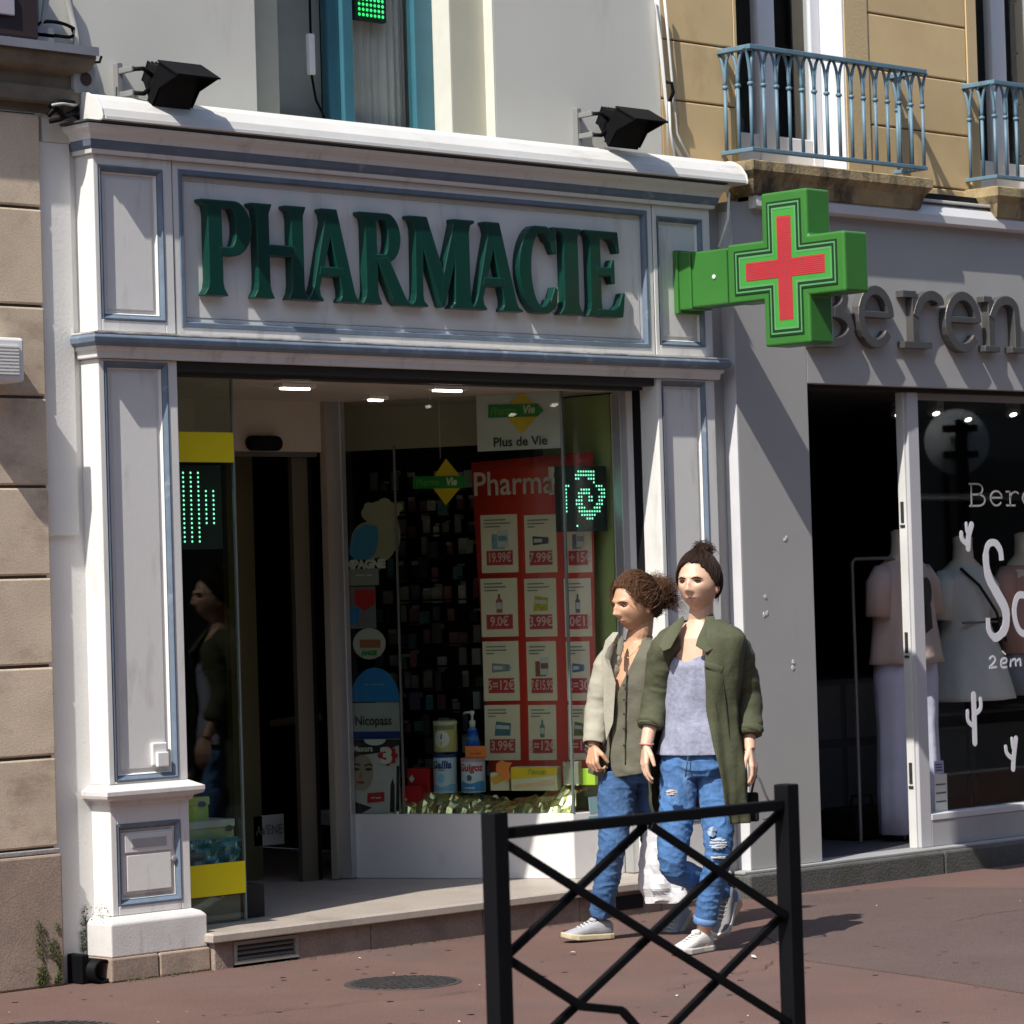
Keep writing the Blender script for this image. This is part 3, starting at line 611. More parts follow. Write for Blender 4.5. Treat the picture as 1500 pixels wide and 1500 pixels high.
g = MB(); g.prism(cross(.365, .142), cyz, xf, xb); g.build('cross_body', crossgreen, CS, bevel=.012, seg=3)
def ringprism(mb, L1, w1, L2, w2, t0, t1):
    A = cross(L1, w1); B = cross(L2, w2); V = [cyz(a, b, t1) for a, b in A]+[cyz(a, b, t1) for a, b in B]+[cyz(a, b, t0) for a, b in A]+[cyz(a, b, t0) for a, b in B]
    F = []
    for i in range(12):
        j = (i+1) % 12; F += [(i, j, 12+j, 12+i), (i, 24+i, 24+j, j), (12+i, 12+j, 36+j, 36+i)]
    mb.add(V, F)
for sx, sg in ((xf, -1), (xb, 1)):
    dg = M('dark_green_line', (.006,.035,.01), .5); lg = M('light_green_line', (.10,.30,.11), .45); le = M('lit_green_leds', (.045,.28,.04), .5, emit=((.05,.55,.06), .03)); lr = M('lit_red_leds', (.46,.04,.05), .5, emit=((.9,.055,.075), .08))
    for L, w, L2, w2, m, o in ((.320,.106,.311,.097,dg,.004),(.3105,.0965,.303,.089,lg,.004),(.3025,.0885,.290,.076,dg,.0045),(.2895,.0755,.279,.065,lg,.004)):
        g = MB(); ringprism(g, L, w, L2, w2, sx, sx+sg*o); g.build('outline', m, CS)
    g = MB(); g.prism(cross(.2785, .0645), cyz, sx, sx+sg*.003); g.build('green_field', le, CS)
    # red diodes in a cross of rows
    g = MB(); p = .0094
    nn = int(.25/p)
    for i in range(-nn, nn+1):
        for j in range(-nn, nn+1):
            a, b = i*p, j*p
            if (abs(a) <= .243 and abs(b) <= .040) or (abs(b) <= .243 and abs(a) <= .040):
                s_ = .0041; g.add([cyz(a-s_, b-s_*.8, sx+sg*.006), cyz(a+s_, b-s_*.8, sx+sg*.006), cyz(a+s_, b+s_*.8, sx+sg*.006), cyz(a-s_, b+s_*.8, sx+sg*.006)], [(0,1,2,3)])
    g.build('red_diodes', lr, CS, kind='stuff')
    g = MB(); g.prism(cross(.247, .044), cyz, sx, sx+sg*.0042); g.build('red_field', M('red_panel', (.36,.035,.04), .5, emit=((.8,.05,.06), .05)), CS)
g = MB(); g.box(xf+.014, xb-.014, -.36, -.0855, cz-.137, cz+.132); g.build('arm', crossgreen, CS, bevel=.008)
g = MB(); g.box(xf+.008, xb-.008, -.085, .003, cz-.144, cz+.138); g.build('wall_flange', crossgreen, CS, bevel=.006)
g = MB(); g.box(3.49, 3.67, -.010, .0185, cz-.16, cz+.15); g.build('wall_plate', crossgreen, CS, bevel=.004)
x = xf+.013; g = MB(); g.lathe((x, -.235, cz-.0), [(.011, 0), (.011, .004), (.004, .006)], 14, (-1,0,0)); g.build('screw_cap', whiteplastic, CS)
g = MB(); g.box(xf+.008, xf+.0139, -.327, -.322, cz-.13, cz+.12); g.build('arm_seam', M('seam_green', (.02,.09,.02), .6), CS)
# ------------------------------------------------------------------ pharmacy entrance: angled display window, door, left pane
A0 = Vector((2.45, 1.32, 0)); B0 = Vector((2.95, .28, 0)); U = (B0-A0).normalized(); Nn = Vector((-U.y, U.x, 0)); ZZ = Vector((0,0,1)); LEN = (B0-A0).length
if Nn.x < 0: Nn = -Nn
def D(u, d, z): p = A0+U*u+Nn*d; return Vector((p.x, p.y, z))        # display frame: along the glass, behind it, up
def dp(px, py, d):
    p = atp(px, py, A0+Nn*d, Nn); return (p-A0).dot(U), p.z
def dbox(mb, u0, u1, d0, d1, z0, z1):
    return mb.obox(D((u0+u1)/2, (d0+d1)/2, (z0+z1)/2), U, Nn, ZZ, (u1-u0)/2, (d1-d0)/2, (z1-z0)/2)
def dfn(d):                       # flat print standing at depth d, facing the glass
    return lambda a, b, t: D(a, d-t, b)
def printed(mb, pts, d): mb.add([D(u, d, z) for u, z in pts], [tuple(range(len(pts)))])
def rect(px0, py0, px1, py1, d):
    u0, z1 = dp(px0, py0, d); u1, z0 = dp(px1, py1, d); return u0, u1, z0, z1
PE = empty('pharmacy_entrance', (2.2, .8, .156), 'recessed pharmacy entrance with angled display window and open glass door', 'shop entrance')
whitepanel = M('white_base_panel', (.68, .67, .66), .5, var=.04, scale=2, stain=((.4,.37,.33), .5, 6, (1,1,.8), .58))
beige = M('beige_soffit', (.46, .40, .32), .7, var=.05, scale=2)
olive = M('olive_wall', (.12, .11, .05), .9, var=.1)
lime = M('lime_wall', (.40, .52, .17), .85, var=.05)
maroon = M('dark_maroon', (.03, .008, .008), .8)
# display base, stall board
g = MB(); dbox(g, .0, LEN, .0, .05, .1565, .47); g.build('stall_board', whitepanel, PE, bevel=.004)
g = MB(); g.box(2.952, 3.3, .28, .33, .1565, .47); g.build('stall_board', whitepanel, PE, bevel=.003)
g = MB(); g.prism([(A0.x+.055, A0.y), (B0.x+.055, B0.y+.05), (3.3, .33), (3.3, 1.9), (2.6, 1.9)], lambda a, b, t: (a, b, t), .40, .455); g.build('display_floor', whitepanel, PE)
# glass
g = MB(); dbox(g, .012, LEN-.002, .01, .018, .472, 2.504); g.build('display_glass', glass, PE)
g = MB(); g.box(2.958, 3.29, .287, .294, .472, 2.504); g.build('display_glass', glass3, PE)
g = MB(); dbox(g, LEN-.006, LEN+.004, .0, .02, .472, 2.504); g.build('glass_corner_strip', M('glass_edge', (.10,.13,.13), .2), PE)
g = MB(); dbox(g, .27, .277, .006, .022, .472, 2.28); g.build('glass_joint', M('joint_grey', (.14,.14,.13), .5), PE)
# door post, transom, door
g = MB(); g.obox(A0+Vector((-.03, .01, 1.335)), U, Nn, ZZ, .04, .03, 1.175); g.build('door_post', alu, PE, bevel=.004)
g = MB(); g.obox(A0+Vector((-.085, .02, 1.335)), U, Nn, ZZ, .018, .04, 1.175); g.build('door_post', M('cream_post', (.30,.27,.21), .5), PE, bevel=.004)
g = MB(); g.box(1.2, 2.37, 1.33, 1.40, 2.258, 2.56); g.build('transom', beige, PE, bevel=.004)
xs0, zs0 = at(360, 638, 1.32); xs1, zs1 = at(410, 661, 1.32); cz_ = (zs0+zs1)/2; hh = (zs0-zs1)/2
g = MB(); pts = [(xs0+hh+hh*math.cos(PI/2+PI*k/10), cz_+hh*math.sin(PI/2+PI*k/10)) for k in range(11)]+[(xs1-hh+hh*math.cos(-PI/2+PI*k/10), cz_+hh*math.sin(-PI/2+PI*k/10)) for k in range(11)]
g.prism(pts, lambda a, b, t: (a, t, b), 1.29, 1.329); g.build('door_sensor', black, PE, bevel=.008)
g = MB(); g.box(1.35, 2.31, 1.345, 1.385, 2.235, 2.257); g.build('door_track', M('track_dark', (.1,.09,.08), .5), PE)
g = MB(); g.box(2.20, 2.30, 1.41, 1.44, .157, 2.234); g.build('door_leaf', M('cream_door_edge', (.12,.10,.07), .6, var=.08), PE)
g = MB(); g.box(2.30, 2.33, 1.415, 1.445, .157, 2.234); g.build('door_leaf', blackmat, PE)
g = MB(); g.box(2.02, 2.19, 1.70, 1.74, .157, 2.3); g.build('inner_jamb', olive, PE)
# soffit over the recess and the display
g = MB(); g.box(.391, 3.33, .2005, 3.2, 2.506, 2.54); g.build('soffit', beige, PE)
u0, z0 = dp(500, 661, .5)
g = MB(); dbox(g, -.35, .62, .5, .56, z0, 2.505); g.build('bulkhead', beige, PE)
# left fixed pane and display
x1g = .846
g = MB(); g.box(.392, x1g, .205, .213, .158, 2.504); g.build('side_glass', glass, PE)
g = MB(); g.box(x1g, x1g+.008, .202, .216, .158, 2.504); g.build('glass_edge', M('glass_edge_pale', (.2,.24,.23), .2), PE)
g = MB(); g.obox(Vector((1.1, .77, 1.33)), Vector((.41, .912, 0)), Vector((.912, -.41, 0)), ZZ, .6, .004, 1.174); g.build('side_glass', glass, PE)
def fband(y0, y1, name):
    xa, za = at(255, y0, .2); xb, zb = at(256, y1, .2); g = MB(); g.box(.393, x1g+.002, .2005, .2045, zb, za); return g.build(name, yellow, PE)
xa, za = at(300, 633, .2); xb, zb = at(300, 677, .2); g = MB(); g.box(.393, x1g+.002, .2005, .2045, zb, za); g.build('yellow_band', yellow, PE)
xa, za = at(318, 1265, .2); xb, zb = at(318, 1312, .2); g = MB(); g.box(.393, x1g+.002, .2005, .2045, zb, za); g.build('yellow_band', yellow, PE)
g = MB(); g.box(.392, x1g-.01, .225, .235, .158, .27); g.build('lower_film', M('grey_film', (.16,.16,.14), .4), PE)
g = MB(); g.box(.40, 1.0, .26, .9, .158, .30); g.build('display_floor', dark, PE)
g = MB(); g.box(.392, x1g-.004, .60, .612, 2.2, 2.504); g.build('olive_panel', M('olive_panel', (.13,.125,.085), .7), PE)
# room
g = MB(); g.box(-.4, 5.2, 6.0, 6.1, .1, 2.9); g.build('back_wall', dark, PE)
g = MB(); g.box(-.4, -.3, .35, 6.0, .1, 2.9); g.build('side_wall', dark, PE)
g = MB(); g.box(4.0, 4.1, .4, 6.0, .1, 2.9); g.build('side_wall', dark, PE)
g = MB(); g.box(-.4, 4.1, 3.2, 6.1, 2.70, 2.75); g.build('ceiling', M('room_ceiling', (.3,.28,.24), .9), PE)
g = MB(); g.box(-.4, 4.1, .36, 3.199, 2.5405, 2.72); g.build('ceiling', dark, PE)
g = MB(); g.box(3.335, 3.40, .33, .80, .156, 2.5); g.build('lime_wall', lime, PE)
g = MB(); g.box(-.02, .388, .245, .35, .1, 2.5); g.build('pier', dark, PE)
# display backing: dark cabinet side
g = MB(); dbox(g, -.3, 1.25, 1.2, 1.24, .3, 2.5); g.build('shelf_back', M('shelf_back_dark', (.012,.012,.016), .8), PE)
# lamps
lampm = M('lit_tube', (.9,.9,.85), .5, emit=((1, .93, .8), 7))
TL = []
for (px, py, L) in ((432, 566, .16), (655, 569, .17), (550, 583, .08)):
    p = atz(px, py, 2.495)
    t = empty('ceiling_tube_lamp', p, {432: 'lit tube lamp over the pharmacy door', 655: 'lit tube lamp beside the white hanging sign', 550: 'short lit lamp behind the display glass above the bulkhead edge'}[px], 'ceiling lamp', 'lit ceiling lamps')
    g = MB(); g.box(p.x-L/2-.02, p.x+L/2+.02, p.y-.03, p.y+.03, 2.488, 2.505); g.build('fixture', whiteplastic, t)
    g = MB(); g.box(p.x-L/2, p.x+L/2, p.y-.010, p.y+.010, 2.479, 2.4875); g.build('tube', lampm, t)
# ---- shelf with hanging products
SF = empty('product_shelf', D(.2, 1.1, .3), 'dark shelf of grey blister packs behind the red price poster', 'shelf')
pm = [M('pack_%s' % n, c, .6, var=.2, scale=30, rnd=.3) for n, c in (('grey', (.22,.21,.20)), ('pale', (.34,.33,.32)), ('blue', (.09,.10,.18)), ('dark', (.05,.04,.05)), ('rose', (.24,.10,.12)), ('white', (.42,.42,.41)), ('teal', (.06,.16,.17)))]
for r in range(14):
    z = .60+r*.115; g = MB(); dbox(g, -.25, 1.2, .95, 1.17, z-.012, z-.004); g.build('rail', black, SF)
    for k in range(20):
        if rng.random() < .10: continue
        u = -.24+k*.068+rng.uniform(-.01, .01); w = rng.uniform(.014, .028); h = rng.uniform(.05, .11)
        q = MB(); q.obox(D(u, .97+rng.uniform(-.03, .06), z+h/2-rng.uniform(0,.03)), (U+Nn*rng.uniform(-.4, .4)).normalized(), (Nn-U*rng.uniform(-.4, .4)).normalized(), ZZ, w, .008, h/2)
        b_ = q.build('blister_pack', rng.choice(pm), SF)
        if rng.random() < .45: q = MB(); q.obox(D(u, 1.0, z+h*.8), U, Nn, ZZ, w*.8, .004, h*.12); q.build('header', pm[1], b_)
# ---- stickers on the left of the display glass
def decal(name, label, parts, cat='sticker'):
    """parts: list of (kind, args, material); first one is the sheet"""
    o = None; root = None
    for i, (nm, mb, mat) in enumerate(parts):
        if i == 0: root = mb.build(nm, mat); root.name = name; tag(root, label, cat)
        else:
            ob = mb.build(nm, mat, root)
    return root
dS = .03
def sheet(px0, py0, px1, py1, d, th=.003):
    u0, u1, z0, z1 = rect(px0, py0, px1, py1, d); g = MB(); dbox(g, u0, u1, d, d+th, z0, z1); return g
def shape(pxs, d, th=.003):
    pts = [dp(a, b, d) for a, b in pxs]; g = MB(); g.prism(pts, lambda a, b, t: D(a, t, b), d, d+th); return g
def words(txt, px, py, hpx, d, wt=0, sh=0, xs=1., sp=1.):
    u, z = dp(px, py, d); g = MB(); text_mesh(g, txt, lambda a, b, t: D(u+a, d-.002, z+b), hpx/322*1.4, sh, wt, xs=xs, spacing=sp); return g
def ell(cx, cy, rx, ry, n=20, a0=0, a1=2*PI): return [(cx+rx*math.cos(a0+(a1-a0)*k/n), cy+ry*math.sin(a0+(a1-a0)*k/n)) for k in range(n if a1-a0 > 6.2 else n+1)]
bearm = M('bear_beige', (.36,.34,.24), .7); bearb = M('bear_blue', (.05,.25,.50), .6); wh = M('print_white', (.62,.62,.6), .6); redm = M('print_red', (.45,.02,.025), .5); bluem = M('print_blue', (.02,.18,.48), .5); navy = M('print_navy', (.01,.035,.2), .5); orange = M('print_orange', (.75,.2,.04), .5); greenp = M('print_green', (.01,.22,.03), .5); yel2 = M('print_yellow', (.75,.5,.01), .5); greytx = M('print_grey', (.2,.2,.19), .7)
bear = MB()
for q in (ell(563, 775, 20, 46), ell(548, 752, 19, 14), ell(561, 749, 24, 16), ell(540, 742, 7, 6), ell(583, 743, 7, 6), ell(577, 785, 9, 22), ell(540, 792, 26, 28)):
    pts = [dp(a, b, dS) for a, b in q]; bear.prism(pts, lambda a, b, t: D(a, t, b), dS+.001*len(bear.v)/200, dS+.004+.001*len(bear.v)/200)
bb = MB(); pts = [dp(a, b, dS-.004) for a, b in [(512,812),(513,795),(520,778),(534,768),(552,771),(554,790),(549,812),(540,820),(520,820)]]; bb.prism(pts, lambda a, b, t: D(a, t, b), dS-.004, dS-.002)
decal('bear_sticker', 'beige bear cut-out sticker with blue body high on the display glass', [('bear_sticker', bear, bearm), ('blue_body', bb, bearb), ('lettering', words('MPAGNE', 535, 827, 13, dS, .004, xs=.95), wh)])
decal('white_label', 'small pale label under the bear sticker', [('white_label', sheet(511, 834, 555, 857, dS), M('pale_label', (.26,.26,.26), .6)), ('lettering', words('-----  ---', 533, 842, 6, dS, .002), wh)])
decal('red_badge_label', 'blue and grey label with red shield below the pale label', [('red_badge_label', sheet(511, 860, 551, 920, dS), M('grey_label', (.15,.16,.18), .6)), ('shield', shape([(519,864),(549,864),(549,884),(534,895),(519,884)], dS-.002), redm), ('blue_patch', shape([(511,888),(527,890),(524,912),(511,916)], dS-.0015), bluem), ('lettering', words('- - -', 535, 908, 6, dS-.002, .002), redm)])
decal('round_label', 'round white label with an orange bar above the blue disc', [('round_label', shape(ell(541, 943, 24, 23), dS), M('cream_label', (.42,.41,.38), .6)), ('orange_bar', shape([(527,937),(557,937),(557,949),(527,949)], dS-.002), M('brick_print', (.32,.1,.04), .6)), ('lettering', words('ANGE', 541, 957, 7, dS-.002, .002), greenp)])
NP = empty('advert_card', D(.13, .05, .47), 'blue topped card reading Nicopass standing over the black mascara advert', 'advert')
shape(ell(549, 1028, 36, 50, 18, PI, 2*PI)+[(585,1028),(513,1028)], .05).build('blue_disc', bluem, NP)
words('--- ------ ----', 549, 1002, 5, .046, .002).build('lettering', M('pale_blue_print', (.15,.4,.6), .6), NP)
sheet(513, 1030, 586, 1083, .052).build('card', M('pale_card', (.34,.37,.38), .6), NP)
sheet(513, 1072, 586, 1082, .050, .0015).build('blue_stripe', navy, NP)
words('Nicopass', 547, 1056, 15, .048, .001, xs=.82).build('lettering', ink, NP)
MP = empty('mascara_advert', D(.13, .04, .47), 'black and white mascara advert with a face and a red round 3 euro price', 'advert')
sheet(513, 1083, 587, 1191, .042).build('sheet', M('advert_white', (.5,.5,.5), .5), MP)
shape([(513,1083),(587,1083),(587,1090),(560,1102),(530,1106),(513,1112)], .040, .0015).build('black_top', ink, MP)
shape(ell(549, 1083, 16, 9, 12, 0, PI), .038, .0015).build('white_notch', wh, MP)
shape(ell(530, 1132, 17, 27), .040, .0015).build('face_print', M('face_print', (.38,.29,.24), .6), MP)
shape([(513,1106),(520,1110),(516,1140),(520,1165),(513,1172)], .039, .001).build('hair_print', M('hair_print', (.05,.04,.035), .6), MP)
for ex in (522, 540):
    shape(ell(ex, 1127, 5, 2), .038, .001).build('eye_print', ink, MP); shape([(ex-6,1121),(ex,1118),(ex+6,1120),(ex+6,1122),(ex,1120.5),(ex-6,1123)], .038, .001).build('brow_print', ink, MP)
shape(ell(528, 1146, 6, 2.3), .038, .001).build('lips_print', M('lips_print', (.3,.06,.06), .6), MP)
shape([(527,1131),(530,1131),(531,1140),(526,1140)], .0385, .0008).build('nose_print', M('nose_print', (.28,.2,.16), .6), MP)
shape([(513,1172),(545,1183),(530,1191),(513,1191)], .039, .001).build('black_corner', ink, MP)
shape([(538,1162),(563,1160),(563,1174),(538,1176)], .037, .001).build('red_tag', redm, MP); words('-- ---', 551, 1168, 6, .035, .002).build('lettering', wh, MP)
shape([(571,1190),(572,1150),(575,1140),(578,1150),(578,1190)], .038, .001).build('mascara_tube', ink, MP); shape([(580,1188),(581,1122),(585,1122),(585,1188)], .038, .001).build('mascara_tube', ink, MP)
words('Mascara', 532, 1097, 9, .037, .001, xs=.8).build('lettering', wh, MP)
rose = [(568+13.5*(1+.12*math.cos(8*a))*math.cos(a), 1107+13.5*(1+.12*math.cos(8*a))*math.sin(a)) for a in [2*PI*k/48 for k in range(48)]]
shape(rose, .036, .001).build('price_rosette', redm, MP); words('3', 566, 1108, 24, .034, .006, xs=1.3).build('lettering', wh, MP)
# ---- hanging signs
def pv_logo(root, cx, cy, s, d, dark_=1):
    pass
PV = empty('hanging_logo_sign', D(.9, .06, 2.24), 'white hanging sign with a yellow diamond and green arrow reading Plus de Vie', 'sign')
sheet(697, 571, 821, 656, .06, .006).build('board', M('sign_white', (.62,.62,.64), .5), PV)
shape([(764,573),(793,603),(764,636),(735,603)], .057, .002).build('diamond', yel2, PV)
shape([(715,593),(787,591),(796,601),(787,610),(715,612)], .054, .002).build('arrow', greenp, PV)
words('Pharma', 737, 602, 12, .052, .001, .2, xs=.85).build('lettering', M('logo_lime', (.10,.42,.05), .5), PV); words('Vie', 774, 600, 13, .052, .002, .2, xs=.85).build('lettering', M('logo_pale', (.62,.68,.5), .5), PV)
words('Plus de Vie', 762, 647, 14.5, .055, .0012, xs=1.0).build('lettering', M('logo_deep_green', (.008,.045,.022), .6), PV)
PD = empty('hanging_diamond', D(.45, .2, 2.0), 'small hanging yellow diamond with green arrow in front of the dark shelf', 'sign')
shape([(653,672),(681,706),(653,740),(629,708)], .2, .004).build('diamond', yel2, PD)
shape([(605,698),(679,697),(687,706),(679,715),(605,716)], .196, .003).build('arrow', greenp, PD)
words('Pharma', 626, 707, 11, .193, .001, .2, xs=.85).build('lettering', M('logo_lime', (.10,.42,.05), .5), PD); words('Vie', 661, 706, 12, .193, .002, .2, xs=.85).build('lettering', M('logo_pale', (.62,.68,.5), .5), PD)
u, z = dp(645, 672, .2); g = MB(); g.tube([D(u, .2, z), D(u, .2, 2.5)], .0015, 4); g.build('thread', whiteplastic, PD)
# ---- LED screen in the corner
at_rows = ["......#######....", ".....########....", ".....##...###....", "............#....", ".##..........###.", ".#.....####...###", ".#....#####....##", ".#....##..##..###", ".#...###..##..##.", ".#...###.....###.", ".#....###...###..", ".#....#########..", ".......######....", ".........###.....", ".................", ".....#..........."]
x0, z0 = at(818, 779, .335); x1, z1 = at(884, 683, .335)
led_panel('led_display', 'green LED panel with a round pattern hanging in the display corner', (x0, .335, z0), (1,0,0), (0,0,1), (0,-1,0), x1-x0, z1-z0, at_rows, (x1-x0)/18.5, .0055)
cr = ["###.."]*4+["#####"]*8+["###.."]*4
x0, z0 = at(262, 805, .30); x1, z1 = at(322, 682, .30)
led_panel('led_display', 'tall green dot panel under the upper yellow band of the left pane', (x0-.03, .30, z0), (1,0,0), (0,0,1), (0,-1,0), x1-x0+.02, z1-z0, [r for r in cr], .041, .0052, pz=.0198)  # glowing dots on a board just inside the left pane
# ---- red price poster
RP = empty('price_poster', D(.83, .30, .62), 'tall red roll-up poster with twelve priced product cards', 'poster')
redp = M('poster_red', (.56, .035, .02), .5, var=.06, scale=3)
cardm = M('poster_card', (.72,.62,.45), .65, var=.04)
tag_ = M('poster_tag', (.42,.03,.03), .6); tagt = M('tag_print', (.7,.4,.36), .6)
PD_ = .30
def bend(z): return .05*max(0, (.98-z))**1.2     # the foot of the poster curls towards the glass
def pfn(u, z, e): return D(u, PD_-bend(z)-e, z)
g = MB(); g.smooth = True; ul, ur, zb, zt = dp(690, 680, PD_)[0], dp(868, 664, PD_)[0], .60, dp(690, 678, PD_)[1]; V = []; nz = 24
for i in range(nz+1):
    z = zb+(zt-zb)*i/nz; q = 1-i/nz; V += [pfn(ul+.055*q, z, 0), pfn(ur-.03*q, z+.03*i/nz, 0), pfn(ur-.03*q, z+.03*i/nz, -.004), pfn(ul+.055*q, z, -.004)]
g.add(V, [(i*4+k, i*4+(k+1)%4, (i+1)*4+(k+1)%4, (i+1)*4+k) for i in range(nz) for k in range(4)]+[(0,1,2,3),(nz*4+3,nz*4+2,nz*4+1,nz*4)])
g.build('sheet', redp, RP)
u, z = dp(752, 709, PD_); g = MB(); text_mesh(g, 'Pharma', lambda a, b, t: pfn(u+a, z+b, .003), .165, 0, .002, xs=.86); g.build('lettering', M('poster_letter', (.62,.5,.44), .6), RP)
u, z = dp(822, 706, PD_); g = MB(); text_mesh(g, 'Prix', lambda a, b, t: pfn(u+.06+a, z+b, .003), .185, 0, .006, xs=.86); g.build('lettering', M('poster_letter2', (.75,.7,.62), .6), RP)
rowsz = [(755,838),(848,932),(940,1026),(1033,1113)]; cols = [(704,760),(768,817),(826,868)]
prices = [['19.99€','7.99€','3+15€'],['9.0€','3.99€','10€15'],['5=12€','7.€15.95','2=30'],['3.99€','2=12€','2=15']]
prodc = [(.18,.3,.33),(.06,.045,.04),(.2,.22,.25),(.35,.1,.07),(.45,.36,.02),(.12,.12,.13),(.2,.23,.24),(.25,.07,.05),(.06,.13,.25),(.06,.16,.2),(.15,.2,.22),(.14,.16,.05)]
for r in range(4):
    for c in range(3):
        pa, pb_ = cols[c]; ya, yb = rowsz[r]
        if r >= 2: pa, pb_ = pa+3*(r-1), pb_+(1-c)*2*(r-1)
        u0, z1 = dp(pa, ya, PD_); u1, z0 = dp(pb_, yb, PD_)
        n = 5; V = []
        for i in range(n+1):
            z = z0+(z1-z0)*i/n; V += [pfn(u0, z, .004), pfn(u1, z, .004), pfn(u1, z, .0015), pfn(u0, z, .0015)]
        g = MB(); g.add(V, [(i*4+k, i*4+(k+1)%4, (i+1)*4+(k+1)%4, (i+1)*4+k) for i in range(n) for k in range(4)]+[(3,2,1,0),(n*4,n*4+1,n*4+2,n*4+3)])
        cd = g.build('price_card', cardm, RP)
        h = z1-z0; w = u1-u0; um = (u0+u1)/2
        g = MB(); tz = z0+h*.13; g.add([pfn(u0+w*.14, tz, .006), pfn(u1-w*.14, tz, .006), pfn(u1-w*.14, tz+h*.25, .006), pfn(u0+w*.14, tz+h*.25, .006)], [(0,1,2,3)]); g.build('price_tag', tag_, cd)
        g = MB(); L = len(prices[r][c]); text_mesh(g, prices[r][c], lambda a, b, t: pfn(um+a, tz+h*.125+b, .0075), .066, 0, .001, xs=min(1., 5/L)*.8); g.build('price', tagt, cd)
        pz = z0+h*.57; kd = (r*5+c*2) % 4; sx = w*.5; sy = h*.32; pmat = M('product_%d' % (r*3+c), prodc[r*3+c], .6, var=.45, scale=60); pl2 = M('product_light', (.5,.5,.48), .6)
        shp = {0: [([(-.42,-.5),(.3,-.5),(.3,.3),(-.42,.3)], 0), ([(-.1,-.42),(.5,-.42),(.5,.5),(-.1,.5)], 1), ([(-.05,-.1),(.45,-.1),(.45,.2),(-.05,.2)], 0)],
               1: [([(-.16,-.5),(.16,-.5),(.18,.15),(.07,.28),(.07,.5),(-.07,.5),(-.07,.28),(-.18,.15)], 0), ([(-.15,-.3),(.15,-.3),(.15,.05),(-.15,.05)], 1)],
               2: [([(-.5,-.3),(.5,-.22),(.5,.12),(-.5,.2)], 0), ([(-.42,-.16),(.1,-.13),(.1,.04),(-.42,.06)], 1), ([(.5,-.16),(.62,-.14),(.62,.05),(.5,.06)], 1)],
               3: [([(-.45,-.4),(.45,-.4),(.5,.3),(-.35,.42)], 0), ([(-.35,.0),(.4,-.04),(.4,.16),(-.34,.22)], 1)]}[kd]
        for q, (pp, mi_) in enumerate(shp):
            g = MB(); g.add([pfn(um+a*sx, pz+b*sy, .0055+.0006*q) for a, b in pp], [tuple(range(len(pp)))]); g.build('product_print', pl2 if mi_ else pmat, cd)
        g = MB()
        for k, (yy, l) in enumerate(((.90, rng.uniform(.45,.7)), (.84, rng.uniform(.5,.8)), (.785, rng.uniform(.2,.5)))):
            g.add([pfn(u0+w*.1, z0+h*yy, .006), pfn(u0+w*(.1+l), z0+h*yy, .006), pfn(u0+w*(.1+l), z0+h*(yy+.022), .006), pfn(u0+w*.1, z0+h*(yy+.022), .006)], [(0,1,2,3)])
        g.build('print_line', greytx, cd, kind='stuff')
# ---- goods on the display floor
def tin(px, pyb, pyt, rpx, d, label, bodym, lidm, deco):
    u, z0 = dp(px, pyb, d); _, z1 = dp(px, pyt, d); r = rpx/318; c = D(u, d, z0); h = z1-z0
    t = empty('milk_tin', c, label, 'tin', 'baby milk tins in the display')
    g = MB(); g.smooth = True; g.lathe(c, [(r*.97, 0), (r, .004), (r, h-.02), (r*.98, h-.016)], 28); g.build('body', bodym, t)
    g = MB(); g.lathe(c, [(r*1.03, h-.0165), (r*1.03, h-.002), (r*.96, h), (r*.5, h)], 28); g.build('lid', lidm, t)
    def cyl(a, b, e):   # wrapped print: a metres round, b up
        an = a/r; f = -Nn*math.cos(an)+U*math.sin(an); return c+f*(r+e)+ZZ*b
    for nm, kind, args, mt in deco:
        g = MB()
        if kind == 'txt': text_mesh(g, args[0], lambda a, b, q: cyl(a+args[3]*r, h*args[1]+b, .0012), args[2], .15, .002, xs=.9)
        else:
            a0, a1, b0, b1 = args; n = 10; V = []
            for i in range(n+1):
                a = (a0+(a1-a0)*i/n)*r
                if kind == 'oval':
                    q = math.sqrt(max(0, 1-(2*i/n-1)**2))*(b1-b0)/2; m_ = (b0+b1)/2; V += [cyl(a, h*(m_-q), .0006), cyl(a, h*(m_+q), .0006)]
                else: V += [cyl(a, h*b0, .0006), cyl(a, h*(b1+.04*math.sin(i*.9)*(kind == 'wave')), .0006)]
            g.add(V, [(2*i, 2*i+2, 2*i+3, 2*i+1) for i in range(n)])
        g.build(nm, mt, t)
    return t
tinw = M('tin_pale_blue', (.5,.6,.72), .35, var=.05); tinb = M('tin_blue', (.05,.22,.55), .35); tinl = M('tin_lid_white', (.6,.62,.6), .4); tingold = M('tin_gold_green', (.42,.40,.16), .35, var=.1); tingl = M('tin_lid_cream', (.5,.52,.34), .4)
tin(653, 1161, 1104, 18.5, .16, 'pale blue milk tin under the gold tin', tinw, navy, [('wave', 'wave', (-1.4, 1.4, .04, .2), M('tin_sky', (.2,.42,.68), .4)), ('lettering', 'txt', ('Gallia', .72, .052, 0), navy), ('teddy', 'oval', (-.3, .35, .26, .5), M('tin_sky2', (.25,.5,.8), .4)), ('lettering', 'txt', ('------', .6, .02, 0), greytx)])
tin(653, 1101, 1056, 18.5, .16, 'gold and green milk tin standing on the pale blue tin', tingold, tingl, [('label_oval', 'oval', (-.75, .75, .15, .7), M('tin_oval', (.6,.62,.6), .4)), ('lettering', 'txt', ('1', .5, .03, 0), navy), ('band', 'band', (-1.2, 1.2, .72, .86), M('tin_band', (.2,.2,.12), .5)), ('emblem', 'oval', (-.12, .12, .2, .34), yel2)])
